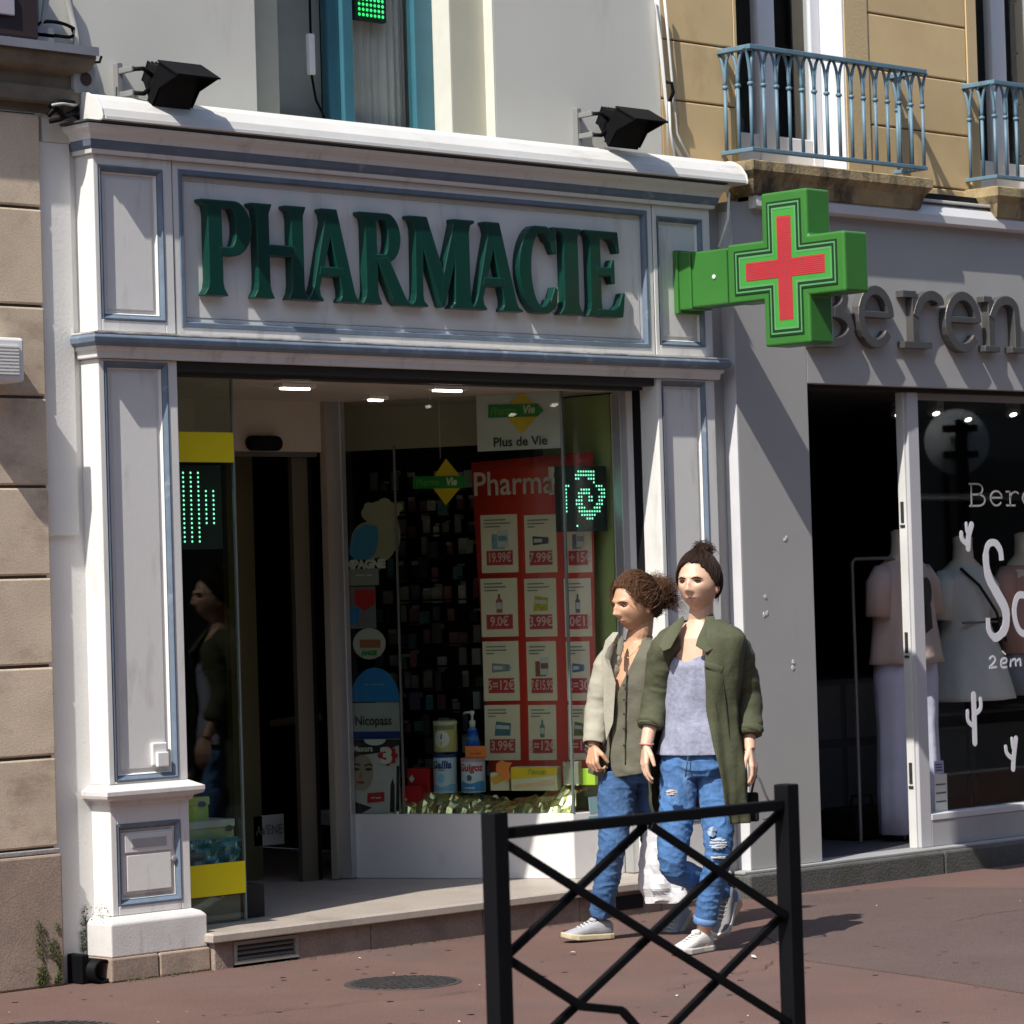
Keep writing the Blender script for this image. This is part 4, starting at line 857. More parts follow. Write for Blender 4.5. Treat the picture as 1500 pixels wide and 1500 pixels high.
tin(694, 1160, 1110, 19, .16, 'pale blue milk tin with red lettering right of the stacked tins', tinw, M('tin_lid_red', (.55,.3,.35), .4), [('wave', 'wave', (-1.4, 1.4, .03, .3), tinb), ('lettering', 'txt', ('Guigoz', .72, .05, .1), redm), ('emblem', 'oval', (-.2, .25, .34, .52), M('tin_dark', (.08,.1,.2), .5)), ('lettering', 'txt', ('-- --- --', .15, .02, 0), wh)])
u, z0 = dp(693, 1100, .235); _, z1 = dp(693, 1041, .235); c = D(u, .235, .455)
t = empty('pump_bottle', c, 'blue pump bottle behind the tins', 'bottle'); hb = z1-.455
g = MB(); g.smooth = True; g.lathe(c, [(.030, 0), (.032, .01), (.032, hb*.72), (.02, hb*.82), (.012, hb*.85)], 20); g.build('body', M('bottle_blue_clear', (.06,.2,.36), .2), t)
g = MB(); g.smooth = True; g.lathe(c, [(.0335, hb*.52), (.0335, hb*.70), (.022, hb*.815), (.0, hb*.82)], 20); g.build('shoulder', M('bottle_royal', (.01,.08,.5), .3), t)
g = MB(); g.smooth = True; g.lathe(c, [(.014, hb*.84), (.016, hb*.90), (.006, hb*.91), (.006, hb*.96), (.012, hb*.965), (.012, hb)], 14); g.tube([c+ZZ*(hb*.985), c+ZZ*(hb*.985)-U*.035, c+ZZ*(hb*.97)-U*.045], .005, 6); g.build('pump', tinl, t)
def flatbox(name, label, px0, py0, px1, py1, d, th, mat, cat='box', tilt=0):
    u0, u1, z0, z1 = rect(px0, py0, px1, py1, d); t = empty(name, D((u0+u1)/2, d, z0), label, cat)
    g = MB(); dbox(g, u0, u1, d, d+th, max(z0, .456), z1); g.build('carton', mat, t, bevel=.002); return t, (u0, u1, z0, z1)
t, q = flatbox('orange_price_card', 'orange card leaning on the tin beside the pump bottle', 681, 1093, 713, 1109, .10, .003, orange, 'price card'); words('-- ----', 697, 1103, 6, .097, .002).build('lettering', M('dark_orange', (.4,.1,.02), .6), t)
sta = empty('orange_star_tag', D(.74, .09, .56), 'orange star shaped tag propped against the yellow box', 'price card')
shape([(727,1119),(735,1113),(739,1116),(750,1117),(745,1126),(747,1140),(742,1146),(737,1138),(727,1130)], .09, .003).build('tag', orange, sta)
wy = M('box_white_yellow', (.68,.62,.45), .5, var=.06)
t, q = flatbox('medicine_box', 'long yellow and cream medicine box lying on the gold foil', 748, 1124, 816, 1158, .12, .07, wy)
shape([(748,1124),(816,1124),(816,1134),(790,1138),(748,1142)], .117, .001).build('yellow_print', yel2, t); words('Teucer', 786, 1131, 8, .115, .001, .2).build('lettering', M('box_green', (.25,.35,.05), .6), t); shape([(752,1150),(812,1143),(812,1148),(752,1155)], .117, .001).build('peach_print', M('peach', (.75,.45,.28), .6), t)
t, q = flatbox('medicine_box', 'short cream and orange medicine box left of the long yellow box', 718, 1132, 746, 1158, .13, .06, wy)
shape([(718,1140),(734,1132),(746,1132),(746,1140),(724,1150)], .127, .001).build('orange_print', M('box_orange', (.72,.36,.05), .6), t)
redb = M('red_gift_box', (.42,.012,.02), .35)
t, q = flatbox('red_carton', 'upright red carton with white leaf beside the tins', 596, 1126, 631, 1184, .16, .10, redb); shape([(603,1135),(607,1141),(603,1147),(599,1141)], .157, .001).build('leaf_print', wh, t); words('------', 605, 1152, 7, .156, .002).build('lettering', wh, t)
t, q = flatbox('red_carton', 'small red carton lying low in front of the upright red one', 588, 1152, 618, 1191, .08, .06, redb); shape([(590,1166),(597,1171),(590,1178)], .077, .001).build('leaf_print', wh, t); words('----', 599, 1184, 7, .076, .002).build('lettering', wh, t)
# crumpled gold foil
foil = M('gold_foil', (.74, .68, .36), .22, metal=.85, var=.12)
g = MB(); nu, nd = 64, 12; V = []
for i in range(nu+1):
    for j in range(nd+1):
        u = .17+.97*i/nu; d = .03+.25*j/nd; q = Vector((u*13, d*15, 3))
        z = .457+.10*min(1, j/6)**.8*(.75+.25*math.sin(i*.11+.5))+(.055*abs(noise.noise(q))+.022*abs(noise.noise(q*2.7)))*(1 if j else .1)
        if j == 0: z = .457
        V.append(D(u+.02*noise.noise(q*1.9), d+.012*noise.noise(q*2.3+Vector((5,5,5))), z))
g.add(V, [(i*(nd+1)+j, (i+1)*(nd+1)+j, (i+1)*(nd+1)+j+1, i*(nd+1)+j+1) for i in range(nu) for j in range(nd)])
o = g.build('gold_foil', foil); tag(o, 'crumpled gold foil spread along the foot of the display', 'foil')
t, q = flatbox('silver_tube_pack', 'silver wrapped pack at the right end of the foil', 824, 1116, 848, 1150, .14, .06, M('silver_pack', (.5,.5,.42), .2, metal=.7))
t, q = flatbox('lime_carton', 'lime green carton by the glass corner', 850, 1126, 872, 1150, .10, .04, M('lime_carton', (.3,.5,.03), .4))
# tape on the poster
# ---- left display goods
def lbox(name, label, px0, py0, px1, py1, Y, dep, mat, lid=None, cat='box'):
    x0, z1 = at(px0, py0, Y); x1, z0 = at(px1, py1, Y); t = empty(name, ((x0+x1)/2, Y, z0), label, cat)
    g = MB(); zl = z1-(z1-z0)*.28 if lid else z1; g.box(x0, x1, Y, Y+dep, z0, zl); g.build('carton', mat, t, bevel=.002)
    if lid: g = MB(); g.box(x0-.004, x1+.004, Y-.004, Y+dep+.004, zl+.0005, z1); g.build('lid', lid, t, bevel=.002)
    return t, (x0, x1, z0, z1)
gcart = M('lime_box', (.36,.52,.02), .45); glid = M('lime_box_lid', (.42,.5,.12), .45); paleg = M('pale_green_box', (.36,.46,.24), .5)
def logo(t, px, py, Y):
    x, z = at(px, py, Y-.006); g = MB(); g.prism([(x+.022*math.cos(k*PI/8), z+.013*math.sin(k*PI/8)) for k in range(16)], lambda a, b, q: (a, q, b), Y-.0065, Y-.005); g.build('oval_logo', M('logo_slate', (.03,.06,.08), .5), t)
t, q = lbox('green_box', 'small lime green box topmost of the stack behind the left pane', 255, 1171, 306, 1209, .33, .2, gcart, glid); logo(t, 296, 1178, .33)
t, q = lbox('green_box', 'wider pale green box under the small lime box', 255, 1207, 343, 1238, .30, .25, paleg, M('silver_lid', (.45,.5,.48), .4)); logo(t, 336, 1213, .30)
x0, z1 = at(250, 1234, .27); x1, z0 = at(350, 1268, .27)
g = MB(); V = []; n = 30
for i in range(n+1):
    for j in range(9):
        a = x0+(x1-x0)*i/n; b = z0-.02+(z1-z0+.02)*j/8; V.append((a, .262+.025*noise.noise(Vector((a*18, b*30, 2)))+.02*abs(noise.noise(Vector((a*9+b*20, b*12, 5)))), b-(.012*abs(noise.noise(Vector((a*14, 3, 1)))) if j == 8 else 0)))
g.add(V, [(i*9+j, (i+1)*9+j, (i+1)*9+j+1, i*9+j+1) for i in range(n) for j in range(8)])
o = g.build('teal_wrap', M('teal_plastic', (.02,.17,.22), .2, coat=.5)); tag(o, 'crinkled teal plastic wrap above the lower yellow band', 'wrap')
t, q = lbox('paper_notice', 'white notice sheet in the dark doorway', 371, 1196, 417, 1236, 1.7, .01, paper, cat='notice')
xq, zq = at(394, 1216, 1.69); g = MB(); text_mesh(g, 'AVENE', lambda a, b, e: (xq+a, 1.688, zq+b), .07, 0, 0, xs=.8); g.build('lettering', greytx, t)
x0, z0 = at(398, 1060, 2.0); x1, z1 = at(470, 1050, 1.75)
g = MB(); g.tube([(x0, 2.0, z0), (x1, 1.75, z1)], .022, 8); o = g.build('wooden_rail', M('rail_wood', (.16,.11,.06), .6)); tag(o, 'wooden hand rail inside the dark doorway', 'rail')
# counter and shelving deep inside
CT = empty('shop_counter', (2.2, 4.2, .156), 'dark counter deep inside the pharmacy', 'counter')
g = MB(); g.box(.8, 3.4, 4.0, 4.6, .156, 1.1); g.build('body', dark, CT); g = MB(); g.box(.75, 3.45, 3.95, 4.65, 1.1005, 1.14); g.build('top', maroon, CT)
# teal cut-out standee behind the glass, mostly hidden by the woman
TS = empty('teal_standee', (3.1, .33, .47), 'pale teal cut-out shapes with dark outline on the glass beside the walking woman', 'standee')
tealp = M('pale_teal', (.2,.36,.38), .6)
for pl in ([(858,1045),(866,1034),(880,1032),(880,1062),(861,1064)], [(855,1074),(875,1076),(885,1090),(870,1100),(858,1094)], [(862,1104),(900,1095),(900,1130),(866,1134)], [(862,1168),(880,1166),(877,1190),(864,1192)], [(862,1196),(878,1194),(876,1212),(865,1214)]):
    cx = sum(a for a, b in pl)/len(pl); cy_ = sum(b for a, b in pl)/len(pl)
    g = MB(); pts = [at(cx+(a-cx)*1.18, cy_+(b-cy_)*1.12, .284) for a, b in pl]; g.prism(pts, lambda a, b, q: (a, q, b), .2815, .284); g.build('outline', ink, TS)
    g = MB(); pts = [at(a, b, .28) for a, b in pl]; g.prism(pts, lambda a, b, q: (a, q, b), .278, .2812); g.build('shape', tealp, TS)
# ------------------------------------------------------------------ grey clothes shop
GS = empty('clothes_shop', (5.9, 0, .13), 'grey clothes shop front with open door and dark interior beside the pharmacy', 'shopfront')
GX = 3.885
g = MB(); g.box(GX, 4.425, -.02, .24, .133, 3.45); g.build('pier', shopgrey, GS, bevel=.004)
g = MB(); g.box(4.4255, 8.4, -.0195, .24, 2.556, 3.45); g.build('fascia', shopgrey, GS, bevel=.004)
g = MB(); g.box(7.4, 8.4, -.0195, .24, .133, 2.5555); g.build('pier', shopgrey, GS)
g = MB(); g.box(3.747, GX-.001, .065, .24, .0, 3.45); g.build('joint_wall', shopgrey, GS)
g = MB(); g.box(GX-.004, GX-.0005, -.0195, .064, .133, 3.40); g.build('corner_strip', M('sunlit_edge_tone', (.6,.6,.62), .6), GS)  # sunlit side of the grey pier, its brightness painted in as a paler tone
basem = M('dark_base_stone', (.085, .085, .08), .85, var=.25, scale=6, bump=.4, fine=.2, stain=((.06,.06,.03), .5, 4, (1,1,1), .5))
for x0, x1 in ((3.80, 5.33), (5.334, 6.7), (6.704, 8.4)):
    g = MB(); g.box(x0, x1, -.085, .3, -.02, .118); g.build('base_stone', basem, GS, bevel=.012)
g = MB(); g.box(3.80, 4.4255, -.05, .3, .1185, .1325); g.box(4.4255, 7.4, -.05, .12, .1185, .1325); g.build('ledge', M('ledge_grey', (.3,.3,.3), .8), GS, bevel=.003)
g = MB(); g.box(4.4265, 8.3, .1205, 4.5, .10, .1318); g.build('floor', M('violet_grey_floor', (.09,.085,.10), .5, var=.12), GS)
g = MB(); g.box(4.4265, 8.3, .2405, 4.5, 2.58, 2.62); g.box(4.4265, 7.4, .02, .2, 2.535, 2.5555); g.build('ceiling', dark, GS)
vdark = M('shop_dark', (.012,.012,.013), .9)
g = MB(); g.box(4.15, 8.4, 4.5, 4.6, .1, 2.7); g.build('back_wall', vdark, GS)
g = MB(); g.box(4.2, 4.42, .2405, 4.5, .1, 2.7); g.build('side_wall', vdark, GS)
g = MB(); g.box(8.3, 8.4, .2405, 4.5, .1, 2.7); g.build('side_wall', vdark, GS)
# white post, window frame and stall riser
ML = MB(); ML.box(5.285, 5.375, .03, .10, .133, 2.534); ml = ML.build('door_post', M('post_white', (.5,.5,.52), .45, var=.04), GS, bevel=.004)
g = MB(); g.box(5.272, 5.2845, .05, .10, .133, 2.534); g.build('door_edge', M('edge_white', (.66,.66,.64), .4), ml, bevel=.002)
for z0_ in (1.48, 1.02, .72):
    z0_ = {1.48: at(1338, 748)[1], 1.02: at(1342, 940)[1], .72: at(1347, 1132)[1]}[z0_]
    g = MB(); g.box(5.268, 5.2725, .065, .085, z0_-.06, z0_+.05); g.build('hinge', M('hinge_dark', (.06,.06,.06), .5, metal=.5), ml)
    g = MB(); g.box(5.267, 5.2725, .06, .09, z0_-.085, z0_-.072); g.build('hinge', M('hinge_dark', (.06,.06,.06), .5, metal=.5), ml)
sillm = M('sill_white', (.55,.55,.56), .5, var=.05)
g = MB(); g.box(5.376, 7.399, .03, .14, .133, .27); g.build('stall_riser', M('riser_grey', (.36,.36,.36), .55), GS, bevel=.004)
g = MB(); g.box(5.376, 7.399, .026, .145, .2705, .305); g.build('sill', sillm, GS, bevel=.004)
g = MB(); g.box(5.376, 5.40, .06, .12, .3055, 2.534); g.build('window_stile', alu, GS)
g = MB(); g.box(5.4005, 7.399, .105, .112, .306, 2.534); g.build('window_glass', glass2, GS)
g = MB(); g.box(5.4005, 7.399, .085, .12, 2.50, 2.5345); g.build('window_head', M('head_grey', (.3,.3,.31), .5), GS)
# chips in the paint
g = MB()
for px, py in ((1152, 787), (1150, 790), (1121, 874), (1123, 898), (1119, 900), (1162, 970), (1161, 978)):
    x, z = at(px, py, -.02); s_ = .012; n = 7
    g.prism([(x+s_*rng.uniform(.4,1.1)*math.cos(2*PI*k/n), z+s_*rng.uniform(.4,1.2)*math.sin(2*PI*k/n)) for k in range(n)], lambda a, b, t: (a, t, b), -.0225, -.0195)
g.build('paint_chips', M('plaster_chip', (.6,.6,.58), .9), GS, kind='stuff')
# awning cassette over the grey fascia
GA = empty('shop_awning_cassette', (6.2, 0, 3.42), 'narrow white awning cassette above the grey shop lettering', 'awning')
g = MB(); pr = [(.05, 3.425), (.05, 3.535), (-.02, 3.535), (-.05, 3.515), (-.075, 3.47), (-.075, 3.43), (-.06, 3.42), (.0, 3.42)]
g.prism(pr, lambda a, b, t: (t, a, b), 4.02, 8.4); g.build('cassette', M('cassette_offwhite', (.62,.62,.62), .4, var=.06), GA)
g = MB(); g.box(4.02, 8.4, -.05, .1, 3.541, 3.556); g.build('cover_rail', awnwhite, GA, bevel=.003)
g = MB(); g.box(4.0, 8.4, .02, .12, 3.5565, 3.60); g.build('gap_shade_bar', blackmat, GA)  # solid black bar stands in for the shade over the rail
# -------- lettering by strokes
def stroke(mb, pts, w, fn, t0, t1, n=4):
    """a pen stroke of width w along pts (smoothed), extruded"""
    P = [Vector(p) for p in pts]; Q = []
    if n > 1 and len(P) > 2:
        for i in range(len(P)-1):
            p0, p1, p2, p3 = P[max(i-1,0)], P[i], P[i+1], P[min(i+2,len(P)-1)]
            for k in range(n):
                t = k/n; Q.append(.5*((2*p1)+(p2-p0)*t+(2*p0-5*p1+4*p2-p3)*t*t+(3*p1-p0-3*p2+p3)*t**3))
        Q.append(P[-1])
    else: Q = P
    ws = w if isinstance(w, (list, tuple)) else [w]*len(Q)
    if len(ws) != len(Q): ws = [ws[min(len(ws)-1, int(i*len(ws)/len(Q)))] for i in range(len(Q))]
    L = []; R = []
    for i, q in enumerate(Q):
        d = (Q[min(i+1,len(Q)-1)]-Q[max(i-1,0)]).normalized(); nn = Vector((-d.y, d.x))
        L.append(q+nn*ws[i]/2); R.append(q-nn*ws[i]/2)
    m = len(Q); V = [fn(p.x, p.y, t0) for p in L+R]+[fn(p.x, p.y, t1) for p in L+R]; F = []
    for i in range(m-1):
        F += [(i, i+1, m+i+1, m+i), (2*m+i, 3*m+i, 3*m+i+1, 2*m+i+1), (i, 2*m+i, 2*m+i+1, i+1), (m+i, m+i+1, 3*m+i+1, 3*m+i)]
    F += [(0, m, 3*m, 2*m), (m-1, 3*m-1, 4*m-1, 2*m-1)]
    mb.add(V, F)
def arc(cx, cy, rx, ry, a0, a1, n=14): return [(cx+rx*math.cos(a0+(a1-a0)*k/n), cy+ry*math.sin(a0+(a1-a0)*k/n)) for k in range(n+1)]
TW = {   # typewriter glyphs, x-height 1
 'B': [([(.12, 0), (.12, 1.45)],), ([(0, 1.45), (.45, 1.45)]+arc(.45, 1.1, .3, .35, PI/2, -PI/2, 8)+[(.12, .75)],), (arc(.5, .375, .36, .375, PI/2, -PI/2, 8)+[(0, 0)],)],
 'e': [([(.06, .54), (.80, .54)],), (arc(.43, .5, .37, .48, 0, 1.80*PI, 22),)],
 'r': [([(.25, 0), (.25, .96)],), ([(.0, .95), (.27, .95)],), ([(0, .03), (.56, .03)],), ([(.25, .55), (.36, .83), (.56, .95), (.74, .88), (.76, .78)],)],
 'n': [([(.16, 0), (.16, .96)],), ([(.0, .95), (.18, .95)],), ([(0, .03), (.32, .03)],), ([(.16, .6), (.30, .87), (.50, .95), (.66, .85), (.70, .6), (.70, 0)],), ([(.56, .03), (.86, .03)],)],
}
SL = empty('metal_shop_lettering', (5.6, -.04, 2.78), 'raised brushed metal typewriter letters on the grey fascia', 'sign lettering')
steel = M('brushed_letter_metal', (.15,.145,.14), .5, metal=.7, var=.15, scale=9)
hs = .29
for ch, pl_, pr_ in (('B', 1187, 1245), ('e', 1257, 1304), ('r', 1322, 1377), ('e', 1384, 1432), ('n', 1440, 1499)):
    xl, _ = at(pl_, 470, -.06); xr, _ = at(pr_, 470, -.06); zb = 2.765
    w_ = max(p[0] for st in TW[ch] for p in st[0]); k = (xr-xl)/w_
    g = MB()
    for si, st in enumerate(TW[ch]):
        pts = st[0]; stroke(g, [(xl+a*k, zb+b*hs*(.72 if ch == 'B' else 1)) for a, b in pts], .034 if len(pts) == 2 and abs(pts[0][1]-pts[1][1]) < .02 else .05, lambda a, b, t: (a, t, b), -.021, -.068-.0012*si, n=1 if len(pts) < 3 or len(pts) > 8 else 5)
    g.build('letter', steel, SL, bevel=.004)
xl, _ = at(1512, 470, -.06)
g = MB(); stroke(g, [(xl+.05, 2.765), (xl+.05, 3.05)], .05, lambda a, b, t: (a, t, b), -.021, -.085); g.build('letter', steel, SL)
# window prints
WP = empty('window_lettering', (6.1, .1, 1.2), 'white hand painted letters and typewriter name on the clothes shop glass', 'window lettering')
gw = M('white_vinyl', (.72,.72,.76), .5, var=.03); gout = M('grey_vinyl', (.42,.4,.38), .5)
YG = .104
def gp(px, py): return at(px, py, YG)
def gstroke(pxs, wpx, mat, name='stroke', n=5):
    g = MB(); stroke(g, [gp(a, b) for a, b in pxs], wpx/230 if not isinstance(wpx, (list, tuple)) else [q/230 for q in wpx], lambda a, b, t: (a, t, b), YG, YG-.0015, n=n); return g.build(name, mat, WP)
for ch, pl_, pr_ in (('B', 1420, 1443), ('e', 1450, 1468), ('r', 1474, 1492), ('e', 1497, 1515)):
    xl, zb = gp(pl_, 741); xr, _ = gp(pr_, 741); w_ = max(p[0] for st in TW[ch] for p in st[0]); k = (xr-xl)/w_; hz = .082; g = MB()
    for st in TW[ch]: stroke(g, [(xl+a*k, zb+b*hz) for a, b in st[0]], .010, lambda a, b, t: (a, t, b), YG, YG-.0015, n=1)
    g.build('name_letter', gout, WP)
gstroke([(1467,821),(1465,806),(1457,795),(1447,799),(1444,820),(1449,848),(1462,872),(1473,895),(1472,920),(1459,934),(1449,925),(1447,905)], [9,10,9,9,12,14,15,15,14,11,9,8], gw, 'letter', 4)
gstroke([(1505,873),(1492,872),(1486,888),(1487,908),(1494,925),(1506,930)], 9, gw, 'letter', 4)
gstroke([(1449,966),(1454,961),(1458,966),(1454,973),(1449,978),(1460,977)], 2.6, gw, 'digit', 3)
gstroke([(1466,972),(1474,970),(1473,964),(1467,967),(1467,977),(1475,977)], 2.6, gw, 'letter', 3)
gstroke([(1468,954),(1473,959)], 2.4, gw, 'accent', 1)
gstroke([(1480,977),(1481,966),(1482,968),(1487,965),(1488,976)], 2.6, gw, 'letter', 3); gstroke([(1488,970),(1494,965),(1495,976)], 2.6, gw, 'letter', 3)
def cactus(ox, oy, s, lean, stems):
    g = MB()
    for i, (pts, w) in enumerate(stems):
        stroke(g, [gp(ox+a*s, oy+b*s) for a, b in pts], w*s/230, lambda a, b, t: (a, t, b), YG, YG-.0015-.0003*i, n=4)
        for (a, b) in (pts[0], pts[-1]):
            cxx, czz = gp(ox+a*s, oy+b*s); r = w*s/460
            g.prism([(cxx+r*math.cos(k*PI/6), czz+r*math.sin(k*PI/6)) for k in range(12)], lambda a, b, t: (a, t, b), YG-.00005, YG-.0014-.0003*i)
    return g.build('cactus_print', gw, WP)
cactus(1418, 805, 1, 0, [([(0,-2),(1,-20),(5,-36)], 9), ([(-10,-24),(-9,-15),(-1,-8)], 7), ([(-3,-38),(-2,-28),(0,-22)], 5)])
cactus(1428, 1088, 1, 0, [([(0,0),(-1,-40),(-2,-70)], 9), ([(-11,-46),(-10,-32),(-2,-24)], 6), ([(8,-64),(8,-50),(0,-42)], 6)])
cactus(1484, 1126, 1, 0, [([(0,0),(1,-18),(4,-44)], 8), ([(-11,-32),(-9,-22),(0,-14)], 6), ([(-2,-44),(-1,-34),(1,-26)], 5)])
for (a, b, c_, d_, m_) in ((1368, 1135, 1388, 1190, paper), (1368, 1115, 1382, 1133, M('notice_blue', (.4,.42,.6), .6))):
    x0, z1 = gp(a, b); x1, z0 = gp(c_, d_); g = MB(); g.box(x0, x1, .1012, .1042, z0, z1); o = g.build('notice', m_, WP)
    for q in range(3):
        g = MB(); zz = z1-(z1-z0)*(.25+.22*q); g.box(x0+.01, x1-.012, .1002, .1011, zz-.006, zz+.002); g.build('print_line', M('print_slate', (.08,.1,.12), .6), o)
# -------- mannequins
def loft(mb, secs, n=28, fold=0., ph=0.):
    """stacked elliptical sections (cx,cy,z,rx,ry[,fold])"""
    V = []; F = []
    for s_ in secs:
        cx, cy, z, rx, ry = s_[:5]; fd = s_[5] if len(s_) > 5 else 0
        for k in range(n):
            a = 2*PI*k/n; m_ = 1+fd*math.sin(a*7+ph)+fd*.6*math.sin(a*11+2*ph+z*3); V.append((cx+rx*m_*math.cos(a), cy+ry*m_*math.sin(a), z))
    for i in range(len(secs)-1):
        for k in range(n): F.append((i*n+k, i*n+(k+1)%n, (i+1)*n+(k+1)%n, (i+1)*n+k))
    F.append(tuple(range(n-1, -1, -1))); F.append(tuple((len(secs)-1)*n+k for k in range(n))); mb.smooth = True
    return mb.add(V, F)
manm = M('mannequin_cream', (.72,.62,.48), .45)
def mannequin(x, y, sh, label, body_m, top, low):
    t = empty('mannequin', (x, y, .132), label, 'mannequin')
    g = MB(); loft(g, [(x,y,sh-.5,.13,.10),(x,y,sh-.2,.16,.11),(x,y,sh-.04,.19,.10),(x,y,sh+.03,.12,.08),(x,y,sh+.07,.062,.06),(x,y,sh+.14,.055,.055),(x,y,sh+.19,.057,.057),(x,y,sh+.20,.03,.03)]); g.build('torso', body_m, t)
    g = MB(); loft(g, top); g.build('top_garment', top_m[label], t)
    for s_ in (-1, 1):
        g = MB(); g.smooth = True; a0 = Vector((x+s_*.16, y, sh-.03)); a1 = Vector((x+s_*.235, y-.01, sh-.27)); g.tube([a0, a0.lerp(a1, .35)+Vector((s_*.025,0,.02)), a1], [.06, .07, .066], 14); g.build('sleeve', top_m[label], t)
    return t
pinkt = M('pinkish_tee', (.60,.46,.41), .85, var=.12, scale=5, bump=.9, bscale=9); lav = M('lavender_trouser', (.66,.66,.82), .8, var=.1, bump=.7, bscale=9); greyd = M('grey_dress', (.62,.62,.59), .85, var=.12, bump=.9, bscale=9); pinkb = M('rose_blouse', (.5,.28,.23), .85, var=.2)
L1, L2, L3 = 'mannequin in a beige pink tee and lavender trousers behind the white post', 'mannequin in a short grey dress with a dark shoulder strap behind the glass', 'mannequin in rose blouse and grey skirt cut by the right edge'
top_m = {L1: pinkt, L2: greyd, L3: pinkb}
x, y = 5.72, .45
t = mannequin(x, y, 1.62, L1, manm, [(x,y,1.09,.24,.165,.06),(x,y,1.13,.232,.158,.055),(x,y,1.3,.215,.14,.03),(x,y,1.45,.205,.13),(x,y,1.57,.205,.115),(x,y,1.63,.16,.09),(x,y,1.665,.08,.07)], None)
for s_ in (-1, 1):
    g = MB(); loft(g, [(x+s_*.10,y,.17,.10,.11,.09),(x+s_*.10,y,.4,.105,.11,.07),(x+s_*.10,y,.75,.10,.10,.05),(x+s_*.095,y,1.0,.115,.12,.02),(x+s_*.07,y,1.15,.12,.13)]); g.build('trouser_leg', lav, t)
g = MB(); g.prism([(x+.03+.045*math.cos(k*PI/8), 1.47+.085*math.sin(k*PI/8)) for k in range(16)], lambda a, b, q: (a, q, b), y-.139, y-.132); g.prism([(x+.01, 1.40), (x+.05, 1.40), (x+.06, 1.28), (x+.0, 1.25)], lambda a, b, q: (a, q, b), y-.15, y-.137); g.build('tee_print', M('print_dark', (.03,.025,.025), .7), t)
x, y = 6.58, .70
t = mannequin(x, y, 1.585, L2, manm, [(x,y,.85,.30,.22,.06),(x,y,.88,.295,.215,.06),(x,y,1.1,.235,.17,.05),(x,y,1.28,.17,.125,.01),(x,y,1.34,.165,.12),(x,y,1.45,.185,.125),(x,y,1.55,.185,.11),(x,y,1.60,.15,.09),(x,y,1.63,.075,.065)], None)
g = MB(); g.smooth = True; g.tube([(x-.13, y-.08, 1.60), (x-.04, y-.14, 1.5), (x+.08, y-.16, 1.35), (x+.19, y-.14, 1.18)], .009, 6); g.build('strap', blackmat, t)
g = MB(); g.box(x-.17, x+.17, y-.125, y-.11, 1.285, 1.297); g.build('waist_seam', M('seam_dark', (.16,.16,.16), .8), t)
g = MB(); g.lathe((x, y, .132), [(.15, 0), (.15, .01), (.018, .02), (.018, .75)], 16); g.build('stand', black, t)
x, y = 7.16, .70
t = mannequin(x, y, 1.60, L3, manm, [(x,y,1.1,.19,.14,.03),(x,y,1.3,.18,.13,.02),(x,y,1.5,.19,.12),(x,y,1.6,.16,.09),(x,y,1.64,.08,.07)], None)
g = MB(); loft(g, [(x,y,.86,.24,.19,.03),(x,y,1.12,.17,.13)]); g.build('skirt', M('slate_skirt', (.24,.25,.29), .85), t)
g = MB(); g.lathe((x, y, .132), [(.15, 0), (.15, .01), (.018, .02), (.018, .75)], 16); g.build('stand', black, t)
# -------- fittings inside
CR = empty('clothes_rail', (5.4, .45, .132), 'thin metal clothes rail in the open doorway', 'clothes rail')
x0, z0 = at(1248, 819, .55); x1, z1 = at(1312, 819, .42)
g = MB(); g.smooth = False
g.tube([(x0, .55, .14), (x0, .55, z0-.02), (x0+.02, .545, z0), (x1-.02, .425, z0), (x1, .42, z0-.02), (x1, .42, .14)], .010, 8); g.build('frame', M('rail_metal', (.25,.25,.24), .4, metal=.6), CR)
BX = empty('black_bag', (5.4, .6, .132), 'black bag standing on the floor inside the doorway', 'bag')
x0, z1 = at(1256, 1186, .62); x1, z0 = at(1328, 1234, .62)
g = MB(); g.box(x0, x1, .62, .9, .1325, z1); g.build('body', blackmat, BX, bevel=.03, seg=3); g = MB(); g.smooth = True; g.tube([((x0+x1)/2-.1, .76, z1-.01), ((x0+x1)/2-.08, .76, z1+.06), ((x0+x1)/2+.08, .76, z1+.06), ((x0+x1)/2+.1, .76, z1-.01)], .008, 6); g.build('handle', blackmat, BX)
CB2 = empty('grey_cabinet', (7.4, 1.9, .132), 'low grey cabinet behind the mannequins', 'cabinet')
gcab = M('cabinet_grey', (.13,.13,.14), .6)
g = MB(); g.box(6.3, 9.2, 2.0, 2.5, .135, .95); g.build('body', gcab, CB2)
for k in range(4):
    for j in range(2): g = MB(); g.box(6.34+k*.7, 6.99+k*.7, 1.985, 1.9995, .17+j*.42, .54+j*.38); g.build('drawer', M('drawer_grey', (.2,.2,.21), .55), CB2, bevel=.004)
g = MB(); g.smooth = True; x0, z0 = at(1356, 728, 1.3); g.tube([(x0-.2, 1.3, z0), (9.2, 1.3, z0)], .022, 10); o = g.build('hanging_rail', M('rail_pale', (.35,.4,.42), .35, metal=.4), label='pale horizontal rail across the clothes shop window', cat='rail')
